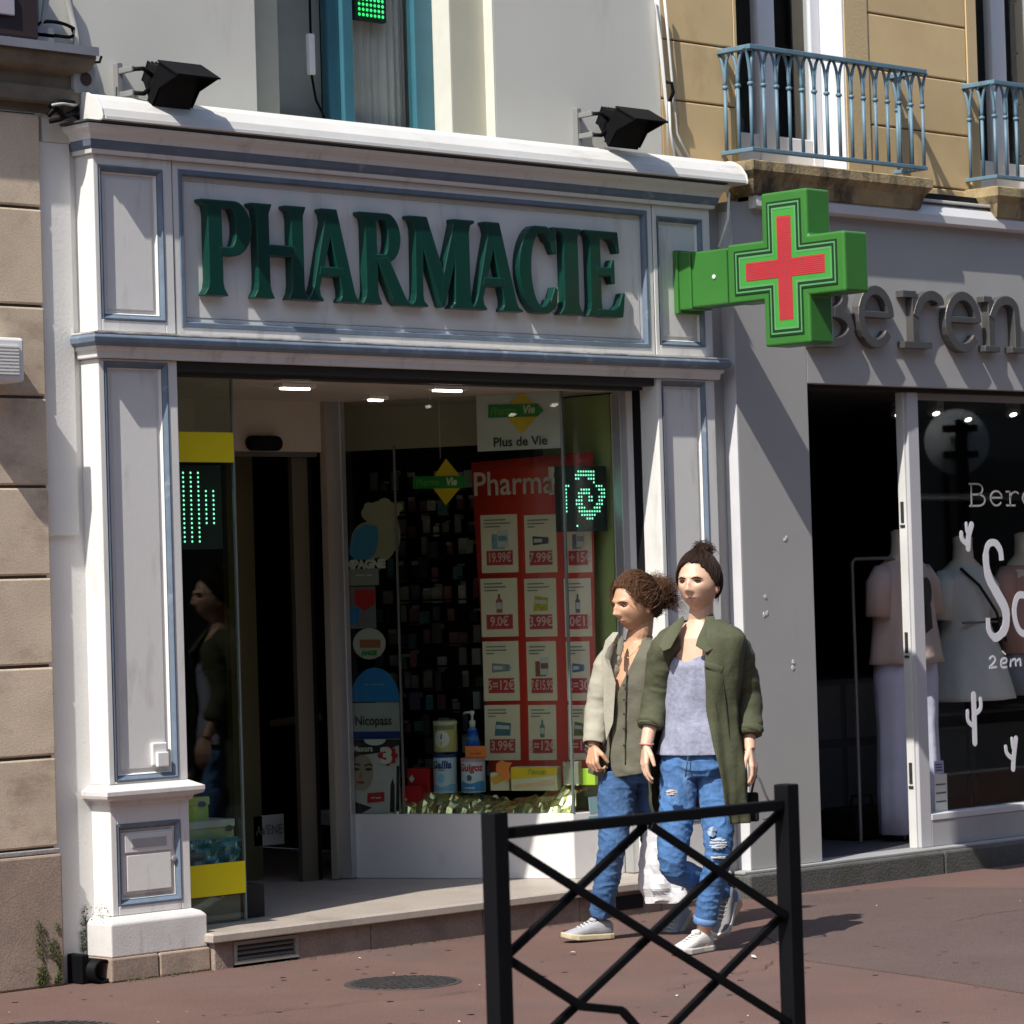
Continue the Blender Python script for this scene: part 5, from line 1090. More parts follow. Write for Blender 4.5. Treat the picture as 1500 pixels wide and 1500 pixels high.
for px, py, Y in ((1316, 592, 1.2), (1371, 590, .9), (1484, 592, .9), (1418, 600, 1.6)):
    x, z = at(px, py, Y); t = empty('spot_lamp', (x, Y, 2.58), 'small pale spot lamp under the ceiling %s' % {1316: 'left of the white post', 1371: 'just right of the white post', 1484: 'nearest the right edge', 1418: 'above the typewriter name'}[px], 'spot lamp', 'ceiling spots of the clothes shop')
    g = MB(); g.box(x-.03, x+.03, Y-.03, Y+.03, z-.03, 2.58); g.build('stem', M('spot_grey', (.3,.3,.3), .5), t)
    g = MB(); g.smooth = True; g.lathe((x, Y, z-.06), [(.045, 0), (.05, .02), (.03, .07)], 14, (.2, .5, 1)); g.build('head', M('spot_grey', (.3,.3,.3), .5), t)
    g = MB(); g.lathe((x, Y, z-.064), [(.022, 0), (.022, .003)], 12, (.2, .5, 1)); g.build('bulb', M('spot_lit', (.9,.9,.85), .5, emit=((1,.95,.85), 3.5)), t)

# ------------------------------------------------------------------ houses across the street, seen only in reflections
opp = [M('opp_render_%d' % i, c, .85, var=.12, scale=1.2) for i, c in enumerate(((.22,.19,.15), (.17,.15,.13), (.25,.22,.18), (.19,.16,.14), (.23,.2,.16), (.16,.14,.125)))]
oppw = M('opp_window', (.02,.022,.025), .2); opps = M('opp_shop', (.03,.02,.02), .4)
desc = ['sandy', 'brown', 'cream', 'taupe', 'buff', 'umber']
for i in range(6):
    x0 = -28+i*13.2; x1 = x0+13.15; H = 11+1.5*((i*7) % 3)
    t = empty('facing_house', ((x0+x1)/2, -15.3, 0), '%s rendered house across the street, seen only in reflections' % desc[i], 'building')
    g = MB(); g.box(x0, x1, -22, -15.3, 0, H); g.build('wall', opp[i], t)
    g = MB(); g.box(x0+.5, x1-.5, -15.29, -15.2, .15, 3.1); g.build('shop_window', opps, t)
    for r in range(int((H-4)/3)):
        for k in range(5):
            g = MB(); xx = x0+1.2+k*2.5; g.box(xx, xx+1.1, -15.29, -15.22, 4.2+r*3, 6.2+r*3); g.build('window', oppw, t)
RS = empty('round_road_sign', (21.3, -11.9, 0), 'round road sign on a black post across the street, seen in the shop glass', 'road sign')
g = MB(); g.smooth = True; g.lathe((21.3, -11.95, 3.1), [(.38, 0), (.38, .02)], 32, (-.62, .78, 0)); g.build('disc', M('sign_back_grey', (.8,.84,.86), .5), RS)
g = MB(); g.lathe((21.25, -11.84, 0), [(.07, 0), (.07, 3.35)], 12); g.build('post', black, RS)
for z in (2.95, 3.25): g = MB(); g.obox((21.25, -11.86, z), Vector((.78,.62,0)), Vector((-.62,.78,0)), ZZ, .2, .04, .04); g.build('clamp', black, RS)

# ------------------------------------------------------------------ street barrier
BR = empty('street_barrier', (-1.77, -4.7, 0), 'black steel street barrier of crossed bars in the foreground', 'barrier')
YB = -4.7
for x in (-2.338, -1.207):
    g = MB(); g.box(x-.0255, x+.0255, YB-.0255, YB+.0255, 0, .987); g.build('post', black, BR, bevel=.004)
    g = MB(); g.box(x-.05, x+.05, YB-.05, YB+.05, .0, .012); g.build('foot', black, BR)
g = MB(); g.box(-2.311, -1.234, YB-.015, YB+.015, .916, .945); g.build('top_rail', black, BR, bevel=.004)
g = MB(); g.box(-2.311, -1.234, YB-.015, YB+.015, .09, .12); g.build('bottom_rail', black, BR, bevel=.004)
xa, xb, xm = -2.311, -1.234, -1.772
def lat(p, q, dy): 
    p, q = Vector((p[0], YB+dy, p[1])), Vector((q[0], YB+dy, q[1])); d = (q-p); L = d.length/2; d.normalize(); w = Vector((0,1,0)); v = d.cross(w)
    g = MB(); g.obox((p+q)/2, d, w, v, L, .008, .0112); g.build('crossed_bar', black, BR, bevel=.003)
z1_, z2_, z3_, z4_, z5_ = .905, .615, .32, .12, .12
lat((xa, .905), (xb, .325), -.0087); lat((xa, .61), (xm-.28, .462), -.0087); lat((xm, .913), (xb, .622), -.0087)
lat((xb, .905), (xa, .325), .0087); lat((xm, .913), (xa, .612), .0087); lat((xb, .622), (xm, .325), .0087)
P_ = [(xm-.285, .463), (xm-.13, .435), (xm-.05, .36), (xm+.0, .30), (xm+.15, .12)]
for i in range(4): lat(P_[i], P_[i+1], -.0087)
lat((xb, .325), (xm+.25, .12), .0087); lat((xa, .325), (xm-.25, .12), -.0087); lat((xm, .325), (xa+.2, .12), .0087)
# ------------------------------------------------------------------ covers and litter on the pavement
iron = M('worn_iron', (.06,.055,.055), .7, metal=.2, var=.3, scale=20, bump=.4, stain=((.11,.08,.07), .7, 12, (1,1,1), .5))
def cover(px, py, r, label, ribs=True):
    c = atz(px, py); t = empty('manhole_cover', (c.x, c.y, 0), label, 'manhole cover', 'iron covers in the pavement')
    g = MB(); g.lathe((c.x, c.y, -.01), [(r, 0), (r, .0125), (r-.012, .0145), (r-.02, .0125), (.001, .0125)], 40); g.build('plate', iron, t)
    if ribs:
        for k in range(-7, 8):
            y = k*r/8; L = math.sqrt(max(0, (r*.9)**2-y*y))
            if L > .03: g = MB(); g.box(c.x-L, c.x+L, c.y+y-.006, c.y+y+.006, .002, .0065); g.build('rib', iron, t)
cover(590, 1440, .235, 'worn round iron cover in the red pavement left of the barrier')
cover(1340, 1370, .17, 'small dark iron cover in the grey patch right of the barrier', False)
cover(60, 1512, .30, 'ribbed round iron cover cut by the bottom left corner')
g = MB()
for k in range(26):
    p = atz(rng.uniform(-20, 1520), rng.uniform(1290, 1500))
    if p.y > -.12: continue
    s_ = rng.uniform(.003, .009) if rng.random() < .85 else rng.uniform(.012, .022); a = rng.uniform(0, PI)
    u_ = Vector((math.cos(a), math.sin(a), .1))*s_; v_ = Vector((-math.sin(a), math.cos(a), .2))*s_*.6; c = Vector((p.x, p.y, .006+s_*.2))
    g.add([c-u_-v_, c+u_-v_*.6, c+u_*.8+v_, c-u_*.7+v_*.8, c+Vector((0,0,s_*.3))], [(0,1,4),(1,2,4),(2,3,4),(3,0,4)])
g.build('litter_bits', M('litter_pale', (.6,.57,.52), .8), kind='stuff')
# flattened gum and small dark spots trodden into the asphalt, a few cracks
g = MB()
for k in range(130):
    p = atz(rng.uniform(-40, 1540), rng.uniform(1295, 1510))
    if p.y > -.12: continue
    r = rng.uniform(.006, .02); n = 8; g.add([Vector((p.x+r*rng.uniform(.7,1.1)*math.cos(2*PI*i/n), p.y+r*rng.uniform(.7,1.1)*math.sin(2*PI*i/n), .0062)) for i in range(n)], [tuple(range(n))])
g.build('gum_spots', M('gum_dark', (.098,.066,.058), .9), kind='stuff')
g = MB()
for sx, sy, dx, dy, L in ((-.6,-1.2,.9,-.25,26), (.9,-2.2,.95,.2,30), (2.5,-.5,.3,-.95,14), (3.4,-1.6,.98,.1,22)):
    P = Vector((sx, sy)); V = []; F = []
    for i in range(L):
        P = P+Vector((dx+rng.uniform(-.5,.5), dy+rng.uniform(-.5,.5)))*.05; w = .0022*rng.uniform(.5,1.6); V += [(P.x, P.y-w, .0066), (P.x, P.y+w, .0066)]
    g.add(V, [(2*i, 2*i+2, 2*i+3, 2*i+1) for i in range(L-1)])
g.build('asphalt_cracks', M('crack_dark', (.03,.024,.022), .95), kind='stuff')
# ------------------------------------------------------------------ the two women
CD = -Vector((_f.x, _f.y, 0)).normalized()          # from the women towards the street corner they walk to
def evalmesh(o):
    dg = bpy.context.evaluated_depsgraph_get(); dg.update(); me = bpy.data.meshes.new_from_object(o.evaluated_get(dg)); return me
def remesh(mb, voxel, it=4, fac=.5):
    me = bpy.data.meshes.new('t'); me.from_pydata(mb.v, [], mb.f); bm = bmesh.new(); bm.from_mesh(me); bmesh.ops.recalc_face_normals(bm, faces=bm.faces); bm.to_mesh(me); bm.free()
    o = bpy.data.objects.new('t', me); COL.objects.link(o)
    r = o.modifiers.new('r', 'REMESH'); r.mode = 'VOXEL'; r.voxel_size = voxel; r.use_smooth_shade = True
    s = o.modifiers.new('s', 'SMOOTH'); s.factor = fac; s.iterations = it
    m2 = evalmesh(o); bpy.data.objects.remove(o); bpy.data.meshes.remove(me); return m2
def mobj(me, name, mats, parent, disp=None, pick=None):
    """finish a world-space mesh: wrinkle it, choose materials per face, parent it"""
    me.name = name; me.materials.clear()
    for m_ in (mats if isinstance(mats, (list, tuple)) else [mats]): me.materials.append(m_)
    if disp:
        nr = [v.normal.copy() for v in me.vertices]
        for v, q in zip(me.vertices, nr):
            e = disp(v.co, q)
            if e: v.co = v.co + (e if isinstance(e, Vector) else q*e)
    if pick:
        for p in me.polygons: p.material_index = pick(p.center)
    for p in me.polygons: p.use_smooth = True
    o = bpy.data.objects.new(name, me); COL.objects.link(o)
    if parent is not None:
        o.parent = parent; me.transform(root_matrix(parent).inverted())
    me.update(); return o
def ell3(mb, c, ax, ay, az, n=16, m=10):
    """ellipsoid from three axis vectors"""
    V = []; F = []
    for i in range(m+1):
        t = PI*i/m
        for k in range(n):
            a = 2*PI*k/n; V.append(Vector(c)+ax*(math.sin(t)*math.cos(a))+ay*(math.sin(t)*math.sin(a))+az*math.cos(t))
    for i in range(m):
        for k in range(n): F.append((i*n+k, i*n+(k+1)%n, (i+1)*n+(k+1)%n, (i+1)*n+k))
    mb.add(V, F)
def ringloft(mb, secs, n=36, a0=0, a1=2*PI, closed=True, fn=None):
    """secs: (centre, S axis, F axis); angle 0 is forward (F), positive turns to her right (S)"""
    V = []; F = []; N_ = n if closed else n+1
    for i, (c, s_, f_) in enumerate(secs):
        for k in range(N_):
            if callable(a0): b0, b1 = a0(i/(len(secs)-1)), a1(i/(len(secs)-1))
            else: b0, b1 = a0, a1
            a = b0+(b1-b0)*k/n; p = Vector(c)+s_*math.sin(a)+f_*math.cos(a)
            V.append(p if fn is None else fn(p, i, a))
    for i in range(len(secs)-1):
        for k in range(n): 
            k2 = (k+1) % N_; F.append((i*N_+k, i*N_+k2, (i+1)*N_+k2, (i+1)*N_+k))
    if closed: F.append(tuple(range(N_-1, -1, -1))); F.append(tuple((len(secs)-1)*N_+k for k in range(N_)))
    mb.add(V, F)
def smoothpath(pts, n=6):
    P = [Vector(p) for p in pts]; Q = []
    for i in range(len(P)-1):
        p0, p1, p2, p3 = P[max(i-1,0)], P[i], P[i+1], P[min(i+2,len(P)-1)]
        for k in range(n):
            t = k/n; Q.append(.5*((2*p1)+(p2-p0)*t+(2*p0-5*p1+4*p2-p3)*t*t+(3*p1-p0-3*p2+p3)*t**3))
    Q.append(P[-1]); return Q
def lerpl(v, n):
    L = len(v)-1; return [v[min(int(i*L/(n-1)), L-1)]*(1-(i*L/(n-1)-min(int(i*L/(n-1)), L-1)))+v[min(int(i*L/(n-1)), L-1)+1]*(i*L/(n-1)-min(int(i*L/(n-1)), L-1)) for i in range(n)]
def limb(mb, pts, rs, n=16, k=6):
    Q = smoothpath(pts, k); mb.tube(Q, lerpl(rs, len(Q)), n)
def gauss(x, z, x0, z0, sx, sz): return math.exp(-((x-x0)/sx)**2-((z-z0)/sz)**2)
def head(mb, c, Hr, Hf, Hu, age=0, hs=1.12):
    """a head with brow, eye sockets, nose, lips, chin and ears; c lies between the eyes' height inside the skull"""
    bm = bmesh.new(); bmesh.ops.create_icosphere(bm, subdivisions=5, radius=1); V = []
    for v in bm.verts:
        x, y, z = v.co
        w = .074; d = .092 if y > 0 else .100; h = .112 if z > 0 else .108
        if z < 0:
            w *= 1-.25*min(1, -z)**1.8; d *= (1-.10*(-z)**2) if y > 0 else (1-.42*(-z)**1.2)
        X, Y, Z = x*w, y*d, z*h
        if y > 0: Y *= 1-.10*(abs(x)**3)
        if y > -.2:
            fr = min(1, max(0, (y+.2)*2)); e = 0
            e += .008*gauss(abs(X), Z, .024, .019, .022, .008)                       # brows
            e -= .014*gauss(abs(X), Z, .029, .001, .013, .009)                       # sockets
            e += .004*gauss(abs(X), Z, .030, -.001, .009, .0055)                     # lids
            e += .013*gauss(X, Z, 0, -.010, .0075, .020)+.023*gauss(X, Z, 0, -.033, .0095, .011)+.009*gauss(abs(X), Z, .0105, -.037, .006, .007)-.004*gauss(X, Z, 0, -.049, .008, .004)   # nose
            e -= .004*gauss(X, Z, 0, .006, .010, .008)
            e += .007*gauss(X, Z, 0, -.066, .022, .013)+.004*gauss(X, Z, 0, -.0610, .014, .0038)+.0055*gauss(X, Z, 0, -.0715, .013, .0042)-.006*gauss(X, Z, 0, -.0658, .021, .0022)-.005*gauss(X, Z, 0, -.0815, .018, .005)
            e += .009*gauss(X, Z, 0, -.096, .018, .012)                              # chin
            e += .005*gauss(abs(X), Z, .042, -.022, .018, .018)-.003*age*gauss(abs(X), Z, .034, -.056, .008, .016)
            Y += e*fr
        V.append(Vector(c)+(Hr*X*hs+Hf*Y*hs+Hu*Z*(hs*.97)))
    fs = [tuple(q.index for q in f.verts) for f in bm.faces]; bm.free(); mb.add(V, fs)
    for s_ in (-1, 1):          # ears
        e = Vector(c)+Hr*(s_*.073*hs)-Hf*.012-Hu*.014
        ell3(mb, e, Hr*(s_*.010)-Hf*.006, Hf*.014+Hr*s_*.006, Hu*.030, 12, 8); ell3(mb, e-Hu*.022, Hr*.007, Hf*.008, Hu*.010, 10, 6)
def lipmask(x, y, z):
    u = abs(x)/.0215
    if y < .06 or u > 1: return 0
    up = .0068*(1-u**1.6)*(1-.22*math.exp(-(x/.003)**2)); lo = .0086*(1-u**2)
    return 1 if -lo < z+.0655 < up else 0
def face_details(root, c, Hr, Hf, Hu, browm, squint=1.):
    P = lambda x, y, z: Vector(c)+(Hr*x+Hf*y+Hu*z*.97)*1.12
    for s_ in (-1, 1):
        g = MB(); g.smooth = True; ell3(g, P(s_*.030, .0745, -.001), Hr*.0125, Hf*.008, Hu*.0050*squint, 14, 8); eb = g.build('eye', M('shaded_eye_white', (.17,.13,.11), .3), root)  # whites painted dark and lashes thickened to carry the shade under the brow
        g = MB(); g.smooth = True; ell3(g, P(s_*.030, .0805, -.0012), Hr*.0058, Hf*.003, Hu*.0050*squint, 12, 8); g.build('iris', M('iris_brown', (.03,.015,.008), .2), eb)
        g = MB(); g.smooth = True; g.tube([P(s_*.017, .079, .001), P(s_*.024, .0835, .0048*squint), P(s_*.032, .0825, .0055*squint), P(s_*.044, .073, .001)], [.0014, .0024, .0026, .0015], 6); g.build('lashes', browm, root)
        g = MB(); g.smooth = True; g.tube([P(s_*.010, .0905, .0125), P(s_*.022, .0910, .0155), P(s_*.034, .0870, .0165), P(s_*.050, .0715, .0110)], [.0026, .0036, .0032, .0014], 6); g.build('eyebrow', browm, root)
def hand(mb, w, d, nrm, side, curl, sc=1., thumb=.5, spread=.10):
    """palm and five fingers: w wrist, d towards the fingertips, nrm out of the palm, side towards the thumb"""
    d = d.normalized(); nrm = (nrm-d*nrm.dot(d)).normalized(); t = (side-d*side.dot(d)-nrm*side.dot(nrm)).normalized()
    fin = ((.034, .078, .070, .0092), (.0125, .084, .078, .0094), (-.0095, .081, .072, .0090), (-.0310, .073, .056, .0080))
    for i, (o, pl, L, r) in enumerate(fin):
        k0 = w+t*o*.45*sc+d*.012*sc; kn = w+t*o*sc+d*pl*sc-nrm*.003
        mb.tube([w+t*o*.35*sc, k0, kn], [.016*sc, .0145*sc, .0115*sc], 10)
        p = kn; ang = curl*.55; dirv = (d+t*(o*spread*30*.1)).normalized(); pts = [kn-d*.01, kn]; rr = [r*1.1, r*1.05]
        for sgm, fr in enumerate((.45, .32, .25)):
            v = dirv*math.cos(ang)+nrm*math.sin(ang); p = p+v*(L*fr*sc); pts.append(p); rr.append(r*(1-.12*(sgm+1))*sc); ang += curl*(.85+.08*i)
        mb.tube(pts, rr, 10); mb.lathe(pts[-1]-(pts[-1]-pts[-2]).normalized()*.002, [(rr[-1]*.95, 0), (rr[-1]*.6, rr[-1]*.8), (.0005, rr[-1])], 10, pts[-1]-pts[-2])
    b = w+t*.024*sc+d*.02*sc+nrm*.006; v1 = (d*.62+t*.62+nrm*.45*thumb).normalized(); v2 = (d*.9+t*.15+nrm*(.3+.7*curl)*thumb).normalized()
    mb.tube([w+t*.008, b, b+v1*.034*sc, b+v1*.034*sc+v2*.028*sc, b+v1*.034*sc+v2*.046*sc], [.013*sc, .0145*sc, .0108*sc, .0095*sc, .007*sc], 10)
def shoe(root, heel, fwd, up, L=.255, wid=.046, upper=None, solem=None, lacem=None, name='shoe'):
    fwd = fwd.normalized(); up = (up-fwd*up.dot(fwd)).normalized(); rt = fwd.cross(up)
    P = lambda f, s_, h: Vector(heel)+fwd*f+rt*s_+up*h
    out = [(0, .0), (.004, .022), (.03, .031), (.09, .033), (.15, .042), (.19, wid), (.225, .040), (.245, .024), (.255, 0)]
    out = [(a*L/.255, b) for a, b in out]; poly = out+[(a, -b) for a, b in reversed(out[1:-1])]
    g = MB(); g.prism(poly, lambda a, b, t: P(a, b*1.05, t+(.012*max(0, (a-.18)/.07)**2)), 0, .026); sl_ = g.build(name, solem, root, bevel=.006, seg=3)
    secs = [(.004, .020, .075, .02), (.03, .033, .088, .024), (.07, .034, .090, .026), (.11, .036, .080, .028), (.15, .042, .062, .030), (.19, .044, .050, .026), (.225, .036, .040, .026), (.247, .018, .032, .026)]
    g = MB(); g.smooth = True; n = 20; V = []; F = []
    for f_, w_, h_, b_ in secs:
        for k in range(n):
            a = 2*PI*k/n; cs, sn = math.cos(a), math.sin(a); q = .75
            V.append(P(f_*L/.255, w_*math.copysign(abs(cs)**q, cs), .012+(h_-.012)/2+(h_-.012)/2*math.copysign(abs(sn)**q, sn)))
    for i in range(len(secs)-1):
        for k in range(n): F.append((i*n+k, i*n+(k+1)%n, (i+1)*n+(k+1)%n, (i+1)*n+k))
    F += [tuple(range(n-1, -1, -1)), tuple((len(secs)-1)*n+k for k in range(n))]; g.add(V, F); g.build('upper', upper, sl_, sub=1)
    for k in range(5):
        f_ = .105+.017*k; h_ = .088-.0072*k; g = MB(); g.smooth = True; g.tube([P(f_, -.022, h_-.010), P(f_+.004, 0, h_+.001), P(f_, .022, h_-.010)], .0032, 6); g.build('lace', lacem, sl_)
    g = MB(); g.smooth = True; ell3(g, P(.10, 0, .085), rt*.022, fwd*.020, up*.012); g.build('tongue', upper, sl_)
    return sl_
def strands(mb, n, start, end, bulge, wob, r, cen, seg=9, seed=1):
    q = random.Random(seed)
    for i in range(n):
        a, b = start(q), end(q); pts = []; ph = Vector((q.random()*50, q.random()*50, q.random()*50)); bl = bulge*q.uniform(.6, 1.25)
        for k in range(seg+1):
            t = k/seg; p = a.lerp(b, t); out = (p-cen).normalized(); p = p+out*bl*math.sin(PI*t)+noise.noise_vector(ph+p*14)*wob*(.3+t); pts.append(p)
        mb.tube(pts, lerpl([r, r*1.2, r*.9, r*.35], seg+1), 4, cap=False)
def skinmat(name, rgb):
    m_ = M(name, rgb, .48, var=.07, scale=14, bump=.06, bscale=260, stain=((rgb[0]*.95, rgb[1]*.72, rgb[2]*.66), .35, 22, (1,1,1), .52)); b = m_.node_tree.nodes['Principled BSDF']
    b.inputs['Subsurface Weight'].default_value = .08; b.inputs['Subsurface Radius'].default_value = (.012, .005, .003); return m_
skin1 = skinmat('skin_tanned', (.56,.32,.20)); skin2 = skinmat('skin_fair', (.66,.425,.30)); lipm = M('lips', (.50,.22,.20), .4); lip1 = M('lips_dark', (.38,.16,.12), .4)
hair1 = M('hair_brown', (.105,.050,.025), .62, var=.5, scale=60, spec=.22); hair2 = M('hair_dark_brown', (.030,.015,.010), .6, var=.5, scale=60, spec=.22)
def denim(name, rgb):
    return M(name, rgb, .85, var=.3, scale=7, bump=.4, bscale=60, fine=.12, stain=((rgb[0]*4.2, rgb[1]*2.6, rgb[2]*1.7), .5, 4.5, (1.6,1.6,.5), .5))
jean1 = denim('denim_mid', (.045,.115,.26)); jean2 = denim('denim_bright', (.055,.145,.33))
olive2 = M('olive_jacket_cloth', (.066,.071,.037), .85, var=.16, scale=9, bump=.28, bscale=42, fine=.06); khaki = M('khaki_shirt_cloth', (.115,.11,.078), .85, var=.16, scale=9, bump=.28, bscale=48)
beigej = M('beige_jacket_cloth', (.36,.34,.27), .85, var=.12, scale=9, bump=.28, bscale=42); topm = M('grey_blue_top', (.27,.285,.375), .85, var=.18, scale=16, bump=.4, bscale=50, fine=.12)
seamm = M('seam_thread', (.03,.03,.02), .9); rubber = M('shoe_rubber_cream', (.52,.45,.30), .6, var=.12, scale=20, stain=((.2,.16,.1), .5, 20, (1,1,1), .55)); rubw = M('shoe_rubber_white', (.6,.58,.53), .6, var=.1, scale=20)
canvas1 = M('grey_canvas', (.34,.35,.38), .85, var=.15, scale=25, bump=.3, bscale=180); canvas2 = M('white_canvas', (.60,.59,.56), .8, var=.1, scale=25, bump=.3, bscale=180); lacew = M('lace_white', (.62,.62,.6), .8)
def mk(D0):
    def J(px, py, dep=0.):
        d = _r*((px-750)/FPX)+_d*((py-750)/FPX)+_f; return CAM+d*(D0-dep)
    return J
CR_ = Vector((-CD.y, CD.x, 0))      # right as seen from the street corner
if CR_.dot(_r) < 0: CR_ = -CR_
def facing(deg, pitch=0):           # turned deg to the left of the viewer
    a = R_(deg); f_ = CD*math.cos(a)-CR_*math.sin(a); f_ = (f_*math.cos(R_(pitch))+Vector((0,0,1))*math.sin(R_(pitch))).normalized(); r_ = f_.cross(Vector((0,0,1))).normalized(); return r_, f_, r_.cross(f_)
def crease(p, s=1.):
    """sharp folds: ridges of a noise"""
    return (1-abs(noise.noise(p)))**7*s
def wrinkle(amp, sx=9, sz=30, thr=0.):
    def fn(co, n):
        v = noise.noise(Vector((co.x*sx, co.y*sx, co.z*sz)))+.5*noise.noise(Vector((co.x*sx*2.3+5, co.y*sx*2.3, co.z*sz*1.3-co.x*20))); return amp*v
    return fn
def solidobj(mb, name, mat, parent, thick, sub=1, disp=None):
    me = bpy.data.meshes.new(name); me.from_pydata(mb.v, [], mb.f); bm = bmesh.new(); bm.from_mesh(me); bmesh.ops.recalc_face_normals(bm, faces=bm.faces); bm.to_mesh(me); bm.free(); me.update()
    o = mobj(me, name, mat, parent, disp=disp); s = o.modifiers.new('th', 'SOLIDIFY'); s.thickness = thick; s.offset = 1
    if sub: q = o.modifiers.new('sub', 'SUBSURF'); q.levels = sub; q.render_levels = sub
    return o

# =============== woman in the olive jacket (nearer)
g0 = atz(1015, 1398); D0 = (g0-CAM).dot(_f)+.13; J = mk(D0)
base = atz(1032, 1392); W2 = empty('person', (base.x, base.y, 0), 'young woman with dark topknot, open olive jacket, grey top and ripped jeans, walking', 'person', 'two women walking past the pharmacy')
S2, F2, U2 = facing(24); hr, hf, hu = facing(27, 4)
hc = J(1023, 854, .02); nb = J(1025, 910, .0); ch = J(1022, 985, .0); wa = J(1020, 1050, 0); pe = J(1022, 1112, 0)
body = MB(); head(body, hc, hr, hf, hu)
limb(body, [hc-hu*.05-hf*.035, hc-hu*.11-hf*.03, nb-F2*.012, nb-U2*.09], [.052, .050, .055, .060])
ringloft(body, [(nb+U2*.005, S2*.045, F2*.045), (nb-U2*.035, S2*.12, F2*.062), (nb-U2*.07, S2*.165, F2*.082), (ch+U2*.03, S2*.155, F2*.100), (ch-U2*.03, S2*.145, F2*.105), (wa, S2*.118, F2*.085), (pe+U2*.05, S2*.15, F2*.105), (pe-U2*.03, S2*.165, F2*.11), (pe-U2*.07, S2*.12, F2*.09)], 28)
shR, shL = J(974, 938, .02), J(1078, 942, .0)
elR, wrR = J(961, 1020, -.02), J(946, 1094, .06)
elL, wrL = J(1093, 1022, -.04), J(1098, 1098, .05)
limb(body, [shR, shR.lerp(elR, .5), elR, wrR], [.048, .042, .036, .025]); limb(body, [shL, shL.lerp(elL, .5), elL, wrL], [.048, .042, .036, .025])
hand(body, wrR, J(944, 1140, .085)-wrR, CR_*.9+CD*-.2, CD*.9+CR_*.3, .38, 1.0)
hand(body, wrL, J(1108, 1142, .07)-wrL, -CR_*.8-CD*.3, CD*.9-CR_*.1, .42, 1.0)
hpR, knR, anR = J(996, 1128, 0), J(986, 1268, .10), J(1079, 1322, -.30)
hpL, knL, anL = J(1050, 1128, 0), J(1052, 1250, .11), J(1030, 1366, .05)
for h_, k_, a_ in ((hpR, knR, anR), (hpL, knL, anL)):
    limb(body, [h_, h_.lerp(k_, .5), k_, k_.lerp(a_, .35), a_], [.064, .055, .040, .038, .030])
toeL = J(1003, 1398, .14); toeR = J(1052, 1378, -.12)
toeL.z = .03; body.tube([anL, anL-U2*.05+(toeL-anL)*.1, toeL+U2*.01], [.032, .034, .02], 12); body.tube([anR, anR.lerp(toeR, .3), anR.lerp(toeR, .6)], [.030, .026, .015], 12)
def pk2(c):
    q = (c-hc)/1.12; x, y, z = q.dot(hr), q.dot(hf), q.dot(hu)/.97
    return lipmask(x, y, z)
mobj(remesh(body, .003, 3), 'body', [skin2, lipm], W2, pick=pk2)
face_details(W2, hc, hr, hf, hu, hair2, .72)
